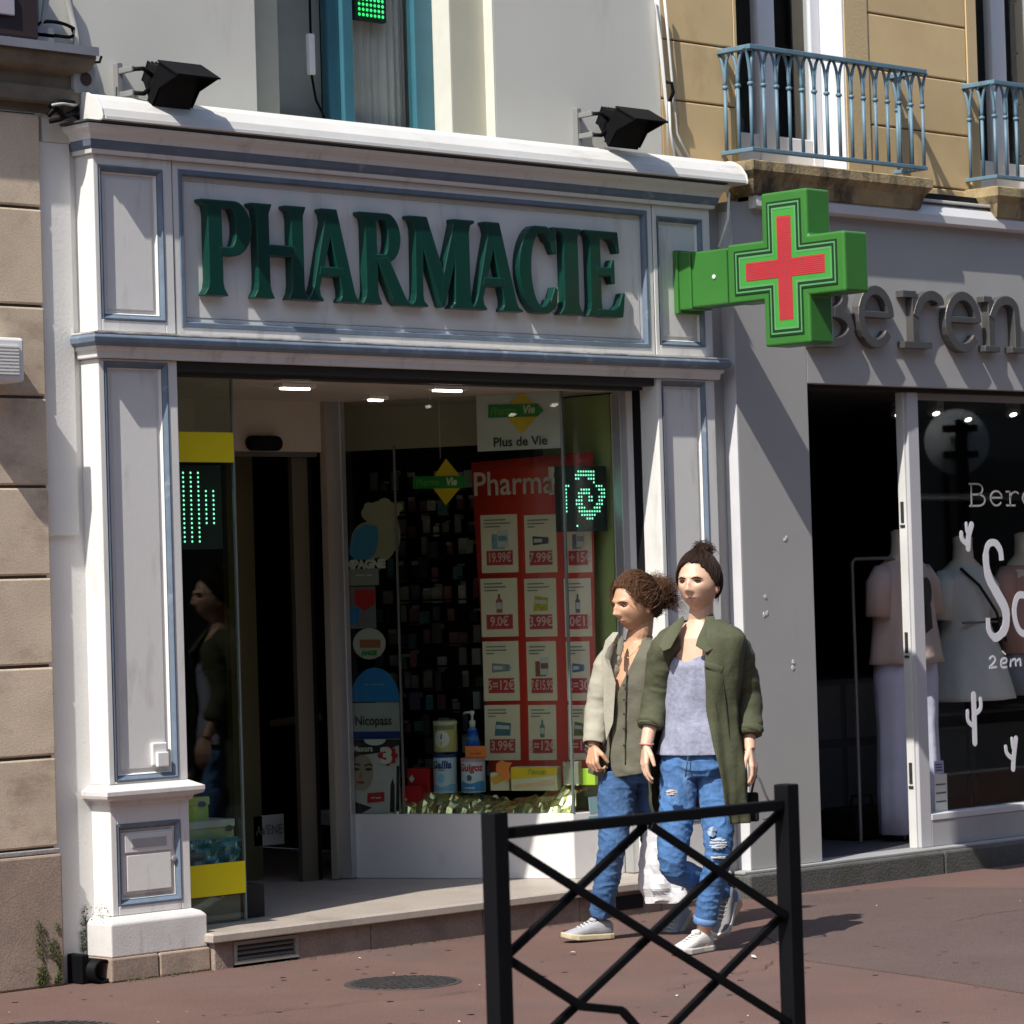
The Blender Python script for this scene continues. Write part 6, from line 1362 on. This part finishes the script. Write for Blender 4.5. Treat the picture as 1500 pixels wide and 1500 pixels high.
# hair with topknot
def hairdo(root, mat, hc, hr, hf, hu, knot, kr, nloose, seed, mess, scale=1.12):
    g = MB(); bm = bmesh.new(); bmesh.ops.create_icosphere(bm, subdivisions=4, radius=1); V = []; 
    for v in bm.verts:
        x, y, z = v.co; r = 1.0
        if .8*z-.6*y < (.015 if mess < .4 else .0)-.20*x*x+(.05+.10*(mess > .4))*noise.noise(Vector((x*5, y*5, seed))): r = .70
        w, d, h = .083, .101 if y > 0 else .110, .122 if z > 0 else .105
        rip = 1+.022*math.sin(math.atan2(x, z)*26+y*6)+.03*noise.noise(Vector((x*4, y*4, z*4+seed)))
        V.append(hc+(hr*x*w+hf*(y*d-.004)+hu*z*h)*(r*rip*scale))
    g.add(V, [tuple(q.index for q in f.verts) for f in bm.faces]); bm.free()
    bm = bmesh.new(); bmesh.ops.create_icosphere(bm, subdivisions=4, radius=1)
    V = [knot+(hr*v.co.x*kr[0]+hf*v.co.y*kr[1]+hu*v.co.z*kr[2])*(1+.22*noise.noise(v.co*2.6+Vector((seed, 0, 0)))+.08*noise.noise(v.co*8)) for v in bm.verts]
    g.add(V, [tuple(q.index for q in f.verts) for f in bm.faces]); bm.free()
    me = remesh(g, .0045, 2); o = mobj(me, 'hair', mat, root, disp=lambda co, n: .0022*noise.noise(co*150)+.003*noise.noise(co*60))
    s = MB(); s.smooth = True
    def st(q):
        for _ in range(200):
            v = Vector((q.gauss(0,1), q.gauss(0,1), q.gauss(0,1))).normalized(); e = .8*v.z-.6*v.y-((.015 if mess < .4 else .0)-.20*v.x*v.x)
            if -.02 < e < .22: break
        return hc+(hr*v.x*.083+hf*(v.y*(.101 if v.y > 0 else .11)-.004)+hu*v.z*(.122 if v.z > 0 else .105))*scale
    def sphere_strands(mb, n, wob, r, seg, sd):
        q = random.Random(sd); kd = (knot-hc).normalized(); E = lambda v: 1/math.sqrt((v.dot(hr)/.083)**2+(v.dot(hf)/(.101 if v.dot(hf) > 0 else .11))**2+(v.dot(hu)/(.122 if v.dot(hu) > 0 else .105))**2)*scale
        for i in range(n):
            a = st(q)-hc; da = a.normalized(); e = en(q); pts = []; ph = Vector((q.random()*50, q.random()*50, q.random()*50)); lift = q.uniform(1.0, 1.05+.10*mess)
            tw = hr*q.uniform(-.35, .35)+hu*q.uniform(-.1, .3)
            for k in range(seg+1):
                t = k/seg; d_ = (da*(1-t)+kd*t+tw*math.sin(PI*t)*(.5+mess)).normalized(); p = hc+d_*E(d_)*(1+(lift-1)*math.sin(PI*min(1, t*1.1)))
                if t > .75: p = p.lerp(e, (t-.75)/.25)
                pts.append(p+noise.noise_vector(ph+p*12)*wob*(.25+t))
            mb.tube(pts, lerpl([r*.7, r*1.1, r, r*.4], seg+1), 4, cap=False)
    def en(q): return knot+(hr*q.uniform(-1, 1)*kr[0]+hf*q.uniform(-1, 1)*kr[1]+hu*q.uniform(-1, .6)*kr[2])*.75
    sphere_strands(s, 1100, .002+.016*mess, .0010+.0004*mess, 10, seed)
    def st2(q):
        v = Vector((q.gauss(0,1), q.gauss(0,1), q.gauss(0,1))).normalized(); return knot+(hr*v.x*kr[0]+hf*v.y*kr[1]+hu*v.z*kr[2])*.9
    def en2(q):
        v = Vector((q.gauss(0,1), q.gauss(-.3,1), q.gauss(0,1))).normalized(); return knot+(hr*v.x*kr[0]+hf*v.y*kr[1]+hu*v.z*kr[2])*q.uniform(1.0, 1.0+mess)
    strands(s, nloose*3, st2, en2, .018, .012*(1+mess*2), .0008, knot, 8, seed+3)
    def st3(q): a = q.choice((-1, 1))*q.uniform(1.2, 2.6); return hc+hr*math.sin(a)*.078+hf*math.cos(a)*.09+hu*q.uniform(-.05, .05)
    def en3(q): a = q.choice((-1, 1))*q.uniform(1.5, 2.8); return hc+hr*math.sin(a)*.075+hf*(math.cos(a)*.09-.01)+hu*q.uniform(-.10, -.06)
    strands(s, int(10*(1+2*mess)), st3, en3, .012, .012, .0008, hc, 8, seed+9)
    if mess > .4:
        strands(s, 520, st2, lambda q: knot+(CR_*q.uniform(.4, 1.)-hf*q.uniform(-.1, .3)+hu*q.uniform(-.75, .55))*q.uniform(.07, .14), .012, .024, .0009, knot, 8, seed+31)
    if mess > .4:      # locks that fall beside the forehead and over the temples
        def st4(q): a = q.choice((1, -1))*q.uniform(.75, 1.2); return hc+(hr*math.sin(a)*.078+hf*math.cos(a)*.082+hu*q.uniform(.075, .10))*scale
        def en4(q): a = q.choice((1, -1))*q.uniform(1.0, 1.4); return hc+(hr*math.sin(a)*.088+hf*(math.cos(a)*.09+.01)+hu*q.uniform(-.03, .03))*scale
        strands(s, 60, st4, en4, .016, .020, .0010, hc, 8, seed+21)
    s.build('strands', mat, o, kind='stuff'); return o
hairdo(W2, hair2, hc, hr, hf, hu, hc-hf*.045+hu*.140, (.042,.040,.034), 90, 4, .25)
# jeans
def jeans(root, mat, pelvis, S, F, U, legs, cuff, low):
    g = MB(); ringloft(g, [(pelvis+U*.085, S*.140, F*.104), (pelvis+U*.03, S*.158, F*.116), (pelvis-U*.03, S*.166, F*.118), (pelvis-U*.07, S*.135, F*.10)], 28)
    for (h_, k_, a_), (r0, r1, r2, r3, r4) in legs:
        e = k_.lerp(a_, low); limb(g, [h_+U*.02, h_.lerp(k_, .5), k_, k_.lerp(a_, .35), e], [r0, r1, r2, r3, r4], 20)
    me = remesh(g, .006, 5)
    def disp(co, n):
        v = noise.noise(Vector((co.x*10, co.y*10, co.z*34)))+.6*noise.noise(Vector((co.x*22+3, co.y*22, co.z*55-co.x*30)))
        return .0026*v+.0052*crease(Vector((co.x*13+co.z*9, co.y*13, co.z*24)))
    return mobj(me, 'jeans', mat, root, disp=disp)
jn = jeans(W2, jean2, pe, S2, F2, U2, [((hpR, knR, anR), (.084,.074,.056,.053,.042)), ((hpL, knL, anL), (.084,.073,.056,.055,.046))], True, .86)
for (k_, a_, r_) in ((knL, anL, .046), (knR, anR, .042)):
    e = k_.lerp(a_, .86); ax = (a_-k_).normalized(); g = MB(); g.smooth = True; g.tube([e-ax*.022, e-ax*.018, e+ax*.008, e+ax*.010], [r_+.001, r_+.006, r_+.006, r_], 20, cap=False); g.build('cuff', M('denim_cuff', (.13,.24,.46), .85, var=.2, scale=30), jn)
def ripped(cpx, w, h, dep, mat, thr):
    """frayed hole: uneven patch hugging the leg with pale threads across"""
    g = MB(); n = 18; c = J(*cpx, dep)
    P = [c+CR_*w*math.cos(2*PI*k/n)*rng.uniform(.75, 1.1)+Vector((0,0,1))*h*math.sin(2*PI*k/n)*rng.uniform(.7, 1.15)+CD*(-.012*(math.cos(2*PI*k/n))**2) for k in range(n)]
    g.add([c+CD*.004]+P+[p-CD*.004 for p in P], [(0, 1+k, 1+(k+1)%n) for k in range(n)]+[(1+k, 1+n+k, 1+n+(k+1)%n, 1+(k+1)%n) for k in range(n)]); o = g.build('ripped_patch', mat, jn)
    for k in range(thr):
        g = MB(); z = h*(-.8+1.6*(k+.5)/thr); x = w*1.1*math.sqrt(max(.1, 1-(z/h)**2)); q = [c+CR_*(x*(2*t-1))+Vector((0,0,1))*(z+rng.uniform(-.003,.003))+CD*(.006-.010*(2*t-1)**2) for t in (0, .33, .66, 1)]
        g.tube(q, .0016, 5); g.build('thread', M('white_thread', (.62,.62,.6), .9), o)
fade = M('faded_denim', (.36,.45,.58), .9, var=.3, scale=40)
ripped((984, 1161), .022, .016, .172, M('skin_through_hole', (.46,.30,.25), .7), 4)
ripped((1052, 1236), .034, .026, .176, fade, 4); ripped((1052, 1256), .03, .009, .180, M('dark_hole', (.05,.06,.09), .9), 2); ripped((1043, 1218), .02, .022, .172, fade, 0)
g = MB(); g.smooth = True; f0 = J(1008, 1108, .132); g.tube([f0, J(1006, 1122, .137), J(1004, 1138, .127)], .0026, 6); g.build('fly_seam', M('denim_seam', (.03,.07,.2), .9), jn)
g = MB(); g.smooth = True; g.tube([J(1026, 1106, .122), J(1036, 1113, .11), J(1047, 1110, .085)], .0026, 6); g.build('pocket_seam', M('denim_seam', (.03,.07,.2), .9), jn)
# grey top
g = MB(); rg = [(J(1017, 955, .0), .118, .098), (J(1018, 975, .0), .142, .112), (ch, .150, .118), (ch-U2*.06, .146, .118), (wa, .138, .108), (wa-U2*.06, .150, .115), (pe+U2*.06, .166, .124), (pe+U2*.022, .176, .130)]
def neckdip(p, i, a):
    a = math.atan2(math.sin(a), math.cos(a)); o = Vector((p.x, p.y, 0))-Vector((rg2[i][0].x, rg2[i][0].y, 0)); o.normalize(); t = i/(len(rg2)-1)
    if i < 4 and abs(a) < 1.2: p = p-U2*((.020*math.cos(a*1.3)+.022*math.exp(-(a/.28)**2))*(1-i/4))
    return p+o*(.006*noise.noise(p*13)+.012*crease(Vector((p.x*7+p.z*3, p.y*7, p.z*4+2)))*(.3+.7*t)+.006*math.sin(a*8+t*2)*t)
rg2 = []
for i in range(30):
    t = i/29*(len(rg)-1); k = min(int(t), len(rg)-2); q = t-k; rg2.append((rg[k][0].lerp(rg[k+1][0], q), S2*(rg[k][1]*(1-q)+rg[k+1][1]*q), F2*(rg[k][2]*(1-q)+rg[k+1][2]*q)))
ringloft(g, rg2, 72, fn=neckdip, closed=True)
g.f = g.f[:-2]
tp = solidobj(g, 'grey_top', topm, W2, .003, 1, disp=None)
g = MB()
for s_ in (-1, 1):
    g.smooth = True; a = J(1017, 955, 0)+S2*(s_*.085)+F2*.055; g.tube([a, a+U2*.04-F2*.005, a+U2*.075-F2*.05], .010, 8)
g.build('strap', topm, tp, kind='stuff')
# jacket
hem = J(1030, 1205, -.01)
secs = [(nb+U2*.004-F2*.018, .082, .082), (nb-U2*.018-F2*.012, .125, .085), (nb-U2*.04-F2*.006, .172, .098), (nb-U2*.075, .200, .118), (ch+U2*.02, .196, .136), (ch-U2*.04, .188, .138), (wa+U2*.04, .182, .134), (wa-U2*.02, .182, .136), (pe+U2*.05, .196, .146), (pe-U2*.02, .206, .152), (pe-U2*.10, .208, .150), (pe-U2*.18, .206, .146), (hem+U2*.03, .204, .142), (hem, .202, .140)]
openR = [.85, .72, .62, .66, .72, .80, .92, 1.02, 1.10, 1.14, 1.15, 1.15, 1.15, 1.15]      # her right edge (viewer's left)
openL = [.55, .42, .33, .36, .40, .44, .50, .56, .62, .68, .74, .78, .80, .82]               # her left edge
secs2 = []; NS = 40
for i in range(NS):
    t = i/(NS-1)*(len(secs)-1); k = min(int(t), len(secs)-2); q = t-k; secs2.append((secs[k][0].lerp(secs[k+1][0], q), S2*(secs[k][1]*(1-q)+secs[k+1][1]*q), F2*(secs[k][2]*(1-q)+secs[k+1][2]*q)))
def li(tab, u): t = u*(len(tab)-1); k = min(int(t), len(tab)-2); return tab[k]*(1-(t-k))+tab[k+1]*(t-k)
def jfold(p, i, a):
    t = i/(NS-1); o = (p-secs2[i][0]); o.z = 0
    if o.length > 0: o.normalize()
    e = .010*math.sin(a*9+2*t)*t**1.2+.006*math.sin(a*17+1)*t**2+.005*noise.noise(p*9)+.003*noise.noise(Vector((p.x*30, p.y*30, p.z*12)))
    e += .006*crease(Vector((p.x*12+p.z*3, p.y*12, p.z*6)))
    return p+o*e
g = MB(); ringloft(g, secs2, 84, lambda u: li(openR, u), lambda u: 2*PI-li(openL, u), closed=False, fn=jfold)
jk = solidobj(g, 'olive_jacket', olive2, W2, .005, 1)
def sleeve(parent, mat, pts, rs, name='sleeve', seed=0., nring=40, amp=.006):
    g = MB(); Q = smoothpath(pts, 12); R2 = lerpl(rs, len(Q)); g.smooth = True; g.tube(Q, R2, 24, cap=False); me = bpy.data.meshes.new(name); me.from_pydata(g.v, [], g.f)
    bm = bmesh.new(); bm.from_mesh(me); bmesh.ops.recalc_face_normals(bm, faces=bm.faces); bm.to_mesh(me); bm.free(); me.update()
    o = mobj(me, name, mat, parent, disp=lambda co, n: amp*noise.noise(Vector((co.x*16+seed, co.y*16, co.z*30)))+amp*1.1*crease(Vector((co.x*13+seed+co.z*12, co.y*13, co.z*20))))
    s = o.modifiers.new('th', 'SOLIDIFY'); s.thickness = .004; s.offset = 1; q = o.modifiers.new('sub', 'SUBSURF'); q.levels = 1; q.render_levels = 1; return o
sleeve(jk, olive2, [shR.lerp(nb, .34)-U2*.040, shR-U2*.034, shR.lerp(elR, .5), elR, elR.lerp(wrR, .60)], [.046, .060, .057, .054, .047], seed=1, amp=.005)
sl2 = sleeve(jk, olive2, [shL.lerp(nb, .34)-U2*.040, shL-U2*.036, shL.lerp(elL, .5), elL, elL.lerp(wrL, .72)], [.046, .064, .062, .060, .054], seed=4, amp=.006)
for (e_, w_, t0, r_) in ((elR, wrR, .60, .053), (elL, wrL, .72, .060)):
    c = e_.lerp(w_, t0); ax = (w_-e_).normalized(); g = MB(); g.smooth = True; g.tube([c-ax*.035, c-ax*.034, c+ax*.004, c+ax*.006, c-ax*.002], [r_, r_+.006, r_+.010, r_+.004, r_-.004], 24, cap=False); g.build('cuff', olive2, jk, sub=1)
def lapel(name, px, dep, parent, mat, th=.006):
    """pxs: outline, each with its own depth"""
    pts = [J(a, b, d) for a, b, d in px]; n = len(pts); c = sum(pts, Vector())/n+CD*.006
    V = [c]+pts+[p-CD*th for p in pts]; F = [(0, 1+k, 1+(k+1)%n) for k in range(n)]+[(1+k, 1+n+k, 1+n+(k+1)%n, 1+(k+1)%n) for k in range(n)]
    g = MB(); g.smooth = True; g.add(V, F[:n]); g.smooth = False; g.add([], []); g.f += [tuple(q) for q in F[n:]]; g.mi += [0]*n; g.sm += [False]*n; return g.build(name, mat, parent, bevel=.003, seg=3)
olive3 = M('olive_collar_cloth', (.076,.082,.044), .85, var=.1, scale=9, bump=.2, bscale=180)
lapel('collar', [(1036,893,.02),(1046,901,.03),(1052,922,.09),(1044,951,.15),(1035,956,.16),(1019,946,.155),(1022,934,.14),(1031,914,.08)], 0, jk, olive3)
lapel('collar', [(1001,902,.04),(1003,912,.055),(992,932,.11),(982,950,.145),(971,954,.145),(965,946,.12),(972,930,.09),(987,912,.055)], 0, jk, olive3)
lapel('pocket_flap', [(1032,968,.162),(1060,976,.148),(1058,986,.15),(1046,984,.158),(1032,976,.166)], 0, jk, olive3)
lapel('epaulette', [(1050,916,.055),(1080,926,.06),(1082,932,.065),(1052,926,.07)], 0, jk, olive3)
for pts in ([(1042,962,.148),(1046,1010,.15),(1056,1090,.145),(1066,1170,.14)], [(1058,990,.145),(1064,1040,.138),(1072,1110,.13)]):
    g = MB(); g.smooth = True; g.tube(smoothpath([J(*p) for p in pts], 6), .0028, 6); g.build('placket_seam', seamm, jk)
# feet
F2f = Vector((toeL.x-anL.x, toeL.y-anL.y, 0)).normalized(); hl = Vector((anL.x, anL.y, 0))-F2f*.055
shoe(W2, Vector((hl.x, hl.y, .002)), F2f, Vector((0,0,1)), .25, .047, canvas2, rubw, lacew)
fr_ = (toeR-anR).normalized(); fdir = (fr_*.9+Vector((0,0,-.25))).normalized(); upv = (Vector((0,0,1))*.5+(-CD)*-.2+F2*.55)
hl = toeR-fdir*.25; shoe(W2, hl, fdir, F2*.7+Vector((0,0,.7)), .25, .045, M('shaded_canvas', (.20,.20,.20), .85, var=.15, scale=25, bump=.3, bscale=180), rubw, lacew)  # rear shoe of the white pair, its shade painted as darker canvas
g = MB(); g.smooth = True; ax = (wrR-elR).normalized(); c = wrR-ax*.012; ring_ = [c+(CR_*math.cos(2*PI*k/20)+CD*math.sin(2*PI*k/20))*.030+ax*.002*math.sin(2*PI*k/10) for k in range(21)]; g.tube(ring_, .0032, 6, cap=False); g.build('bracelet', M('pink_bracelet', (.5,.2,.2), .5), W2)
# dark strap bag in her left hand
DB = empty('dark_pouch', J(1102, 1190, .02), 'dark pouch on a strap held low by the woman in the olive jacket', 'pouch')
g = MB(); c = J(1101, 1182, .02); g.obox(c, CR_, CD, Vector((0,0,1)), .030, .018, .062); g.build('pouch', blackmat, DB, bevel=.01, seg=3)
g = MB(); g.smooth = True; hnd = J(1112, 1140, .075); g.tube(smoothpath([J(1100, 1166, .02), J(1106, 1140, .06), hnd, J(1122, 1165, .07), J(1134, 1190, .05), J(1118, 1200, .03)], 6), .005, 6); g.build('strap', M('strap_grey', (.1,.09,.09), .6), DB)

# =============== woman in the khaki shirt (farther)
g1 = atz(862, 1381); D1 = (g1-CAM).dot(_f)+.12; J = mk(D1)
base = atz(905, 1372); W1 = empty('person', (base.x, base.y, 0), 'older woman with messy brown bun, khaki shirt and beige jacket, walking in profile', 'person', 'two women walking past the pharmacy')
S1, F1, U1 = facing(40); hr, hf, hu = facing(55, -3); head1 = hc1 = J(930, 885, .02)
nb1 = J(934, 940, 0); ch1 = J(928, 1005, 0); wa1 = J(925, 1065, 0); pe1 = J(924, 1122, 0)
body = MB(); head(body, hc1, hr, hf, hu, 1)
limb(body, [hc1-hu*.05-hf*.035, hc1-hu*.11-hf*.025, nb1+U1*.01-F1*.01, nb1-U1*.09], [.054, .052, .058, .060])
ringloft(body, [(nb1+U1*.01, S1*.045, F1*.045), (nb1-U1*.03, S1*.12, F1*.064), (nb1-U1*.065, S1*.165, F1*.085), (ch1+U1*.03, S1*.155, F1*.105), (ch1-U1*.03, S1*.148, F1*.11), (wa1, S1*.13, F1*.1), (pe1+U1*.05, S1*.155, F1*.11), (pe1-U1*.03, S1*.165, F1*.115), (pe1-U1*.07, S1*.12, F1*.09)], 28)
shR1, shL1 = J(893, 962, .02), J(972, 962, -.06)
elR1, wrR1 = J(876, 1040, .04), J(869, 1094, .10)
elL1, wrL1 = J(985, 1045, -.12), J(982, 1112, -.08)
limb(body, [shR1, shR1.lerp(elR1, .5), elR1, wrR1], [.047, .041, .036, .025]); limb(body, [shL1, shL1.lerp(elL1, .5), elL1, wrL1], [.047, .041, .036, .025])
hand(body, wrR1, J(868, 1125, .125)-wrR1, CR_*.6-CD*.5, CD*.9-CR_*.2, 1.15, .95, .8)
hand(body, wrL1, J(980, 1150, -.07)-wrL1, -CR_*.8, CD*.8, 1.1, .95, .8)
hpR1, knR1, anR1 = J(906, 1140, .04), J(897, 1238, .10), J(880, 1344, .02)
hpL1, knL1, anL1 = J(946, 1140, -.04), J(966, 1245, -.10), J(1006, 1312, -.34)
for h_, k_, a_ in ((hpR1, knR1, anR1), (hpL1, knL1, anL1)):
    limb(body, [h_, h_.lerp(k_, .5), k_, k_.lerp(a_, .35), a_], [.064, .055, .040, .038, .029])
def pk1(c):
    q = (c-hc1)/1.12; x, y, z = q.dot(hr), q.dot(hf), q.dot(hu)/.97
    return lipmask(x, y, z)
mobj(remesh(body, .003, 3), 'body', [skin1, lip1], W1, pick=pk1)
face_details(W1, hc1, hr, hf, hu, hair1, .7)
hairdo(W1, hair1, hc1, hr, hf, hu, hc1-hf*.115+hu*.040, (.058,.054,.062), 300, 11, .65, scale=1.13)
jn = jeans(W1, jean1, pe1, S1, F1, U1, [((hpR1, knR1, anR1), (.088,.077,.060,.058,.050)), ((hpL1, knL1, anL1), (.090,.080,.062,.060,.052))], False, .97)
# khaki shirt, open at the neck
secs = [(nb1+U1*.006-F1*.016, .078, .078), (nb1-U1*.02-F1*.01, .122, .086), (nb1-U1*.045, .168, .104), (nb1-U1*.08, .190, .124), (ch1+U1*.02, .186, .138), (ch1-U1*.04, .180, .138), (wa1+U1*.03, .172, .132), (wa1-U1*.03, .172, .132), (pe1+U1*.05, .184, .140), (pe1-U1*.0, .196, .148), (pe1-U1*.035, .198, .150)]
secs2 = []; NS = 36
for i in range(NS):
    t = i/(NS-1)*(len(secs)-1); k = min(int(t), len(secs)-2); q = t-k; secs2.append((secs[k][0].lerp(secs[k+1][0], q), S1*(secs[k][1]*(1-q)+secs[k+1][1]*q), F1*(secs[k][2]*(1-q)+secs[k+1][2]*q)))
opn = [.75, .55, .42, .34, .24, .09, .012, .012, .012, .03, .12]
def sfold(p, i, a):
    t = i/(NS-1); o = (p-secs2[i][0]); o.z = 0
    if o.length > 0: o.normalize()
    e = .005*math.sin(a*8+1)*t+.009*noise.noise(p*10)+.005*noise.noise(Vector((p.x*18, p.y*18, p.z*42)))
    e += .010*crease(Vector((p.x*9+p.z*4, p.y*9, p.z*7)))
    if i == NS-1: p = p+U1*.03*abs(math.sin(a))-U1*.012
    return p+o*e
g = MB(); ringloft(g, secs2, 80, lambda u: li(opn, u), lambda u: 2*PI-li(opn, u), closed=False, fn=sfold)
st_ = solidobj(g, 'khaki_shirt', khaki, W1, .004, 1)
sleeve(st_, beigej, [shR1.lerp(nb1, .34)-U1*.035, shR1-U1*.028, shR1.lerp(elR1, .5), elR1, elR1.lerp(wrR1, .92)], [.046, .060, .057, .054, .042], name='beige_sleeve', seed=7, amp=.005)
sleeve(st_, beigej, [shL1.lerp(nb1, .25)+U1*.008, shL1, shL1.lerp(elL1, .5), elL1, elL1.lerp(wrL1, .9)], [.058, .066, .060, .054, .042], name='beige_sleeve', seed=9)
khaki2 = M('khaki_collar_cloth', (.135,.128,.092), .85, var=.1, scale=9, bump=.2, bscale=180)
lapel('beige_collar', [(906,926,.06),(899,938,.10),(890,948,.12),(885,962,.135),(893,968,.14),(902,1000,.15),(898,1060,.15),(888,1085,.14),(884,1040,.13),(884,1000,.12),(881,960,.10),(887,938,.06),(898,926,.03)], 0, st_, beigej, .008)
lapel('collar', [(950,922,.0),(957,934,.02),(948,951,.08),(936,949,.09),(941,938,.06),(946,928,.03)], 0, st_, khaki2)
lapel('collar', [(911,930,.085),(905,940,.11),(903,958,.14),(909,962,.15),(913,950,.13),(914,938,.1)], 0, st_, khaki2)
lapel('pocket_flap', [(926,1004,.148),(950,1008,.125),(949,1014,.126),(938,1016,.14),(926,1010,.15)], 0, st_, khaki2)
g = MB(); g.smooth = True; g.tube(smoothpath([J(918, 985, .153), J(917, 1030, .152), J(916, 1075, .15), J(916, 1120, .158)], 5), .003, 6); g.build('placket_seam', seamm, st_)
for py in (1004, 1025, 1046, 1068, 1092):
    g = MB(); c = J(914, py, .156); g.lathe(c, [(.005, 0), (.005, .003)], 10, CD); g.build('button', seamm, st_)
g = MB(); g.smooth = True; g.tube(smoothpath([J(911, 944, .105), J(914, 956, .125), J(920, 962, .128), J(930, 955, .105), J(937, 945, .07)], 6), .0012, 5); g.lathe(J(920, 964, .132), [(.005,0),(.005,.004)], 10, CD); g.build('necklace', M('gold_chain', (.5,.32,.1), .3, metal=.8), W1)
toe = J(826, 1374, .10); toe.z = 0; ank = Vector((anR1.x, anR1.y, 0)); ff = (toe-ank); ff.z = 0; ff.normalize()
shoe(W1, ank-ff*.06+Vector((0,0,.002)), ff+Vector((0,0,.03)), Vector((0,0,1)), .258, .048, canvas1, rubber, lacew)
ax = Vector((.0,.0,1)); shoe(W1, anL1-F1*.02-U1*.08, F1*.75-U1*.6, F1*.6+U1*.75, .255, .046, canvas1, rubber, lacew)
# white carrier bag
WB = empty('carrier_bag', J(985, 1318, -.06), 'white plastic carrier bag hanging between the two women', 'bag')
g = MB(); cpts = [(968,1168,.012), (966,1190,.05), (966,1225,.075), (972,1265,.10), (980,1300,.115), (984,1316,.10)]
secs = []
for px, py, w in cpts:
    secs.append((J(px, py, -.02), CR_*w, CD*w*.38))
s3 = []; n = 26
for i in range(n):
    t = i/(n-1)*(len(secs)-1); k = min(int(t), len(secs)-2); q = t-k; s3.append((secs[k][0].lerp(secs[k+1][0], q), secs[k][1].lerp(secs[k+1][1], q), secs[k][2].lerp(secs[k+1][2], q)))
def bfold(p, i, a):
    t = i/(n-1); o = p-s3[i][0]; o.z = 0
    if o.length > 0: o.normalize()
    return p+o*(.010*math.sin(a*6+t*5)+.016*noise.noise(p*16)+.010*abs(noise.noise(p*26)))*(.3+t)+Vector((0,0,1))*(-.02*abs(math.sin(a*1.5+.6)) if i == n-1 else 0)
ringloft(g, s3, 48, fn=bfold); g.smooth = False
g.sm = [False]*len(g.f); g.build('bag_body', M('white_plastic_film', (.66,.66,.68), .4, var=.05, scale=8, bump=.25, bscale=28), WB)
g = MB(); g.smooth = True
for o_ in (-.02, .02): g.tube(smoothpath([J(980, 1150, -.07), J(972, 1166, -.04)+CR_*o_, J(968, 1185, -.02)+CR_*o_*2], 5), .006, 8)
g.build('handle', M('white_plastic_film', (.66,.66,.68), .4), WB, kind='stuff')
xq = J(1006, 1288, .05); g = MB(); text_mesh(g, 'KO', lambda a, b, t: xq+CR_*(a*.95+b*.3)+Vector((0,0,1))*(b*.95-a*.3), .055, 0, .003); g.build('lettering', ink, WB)
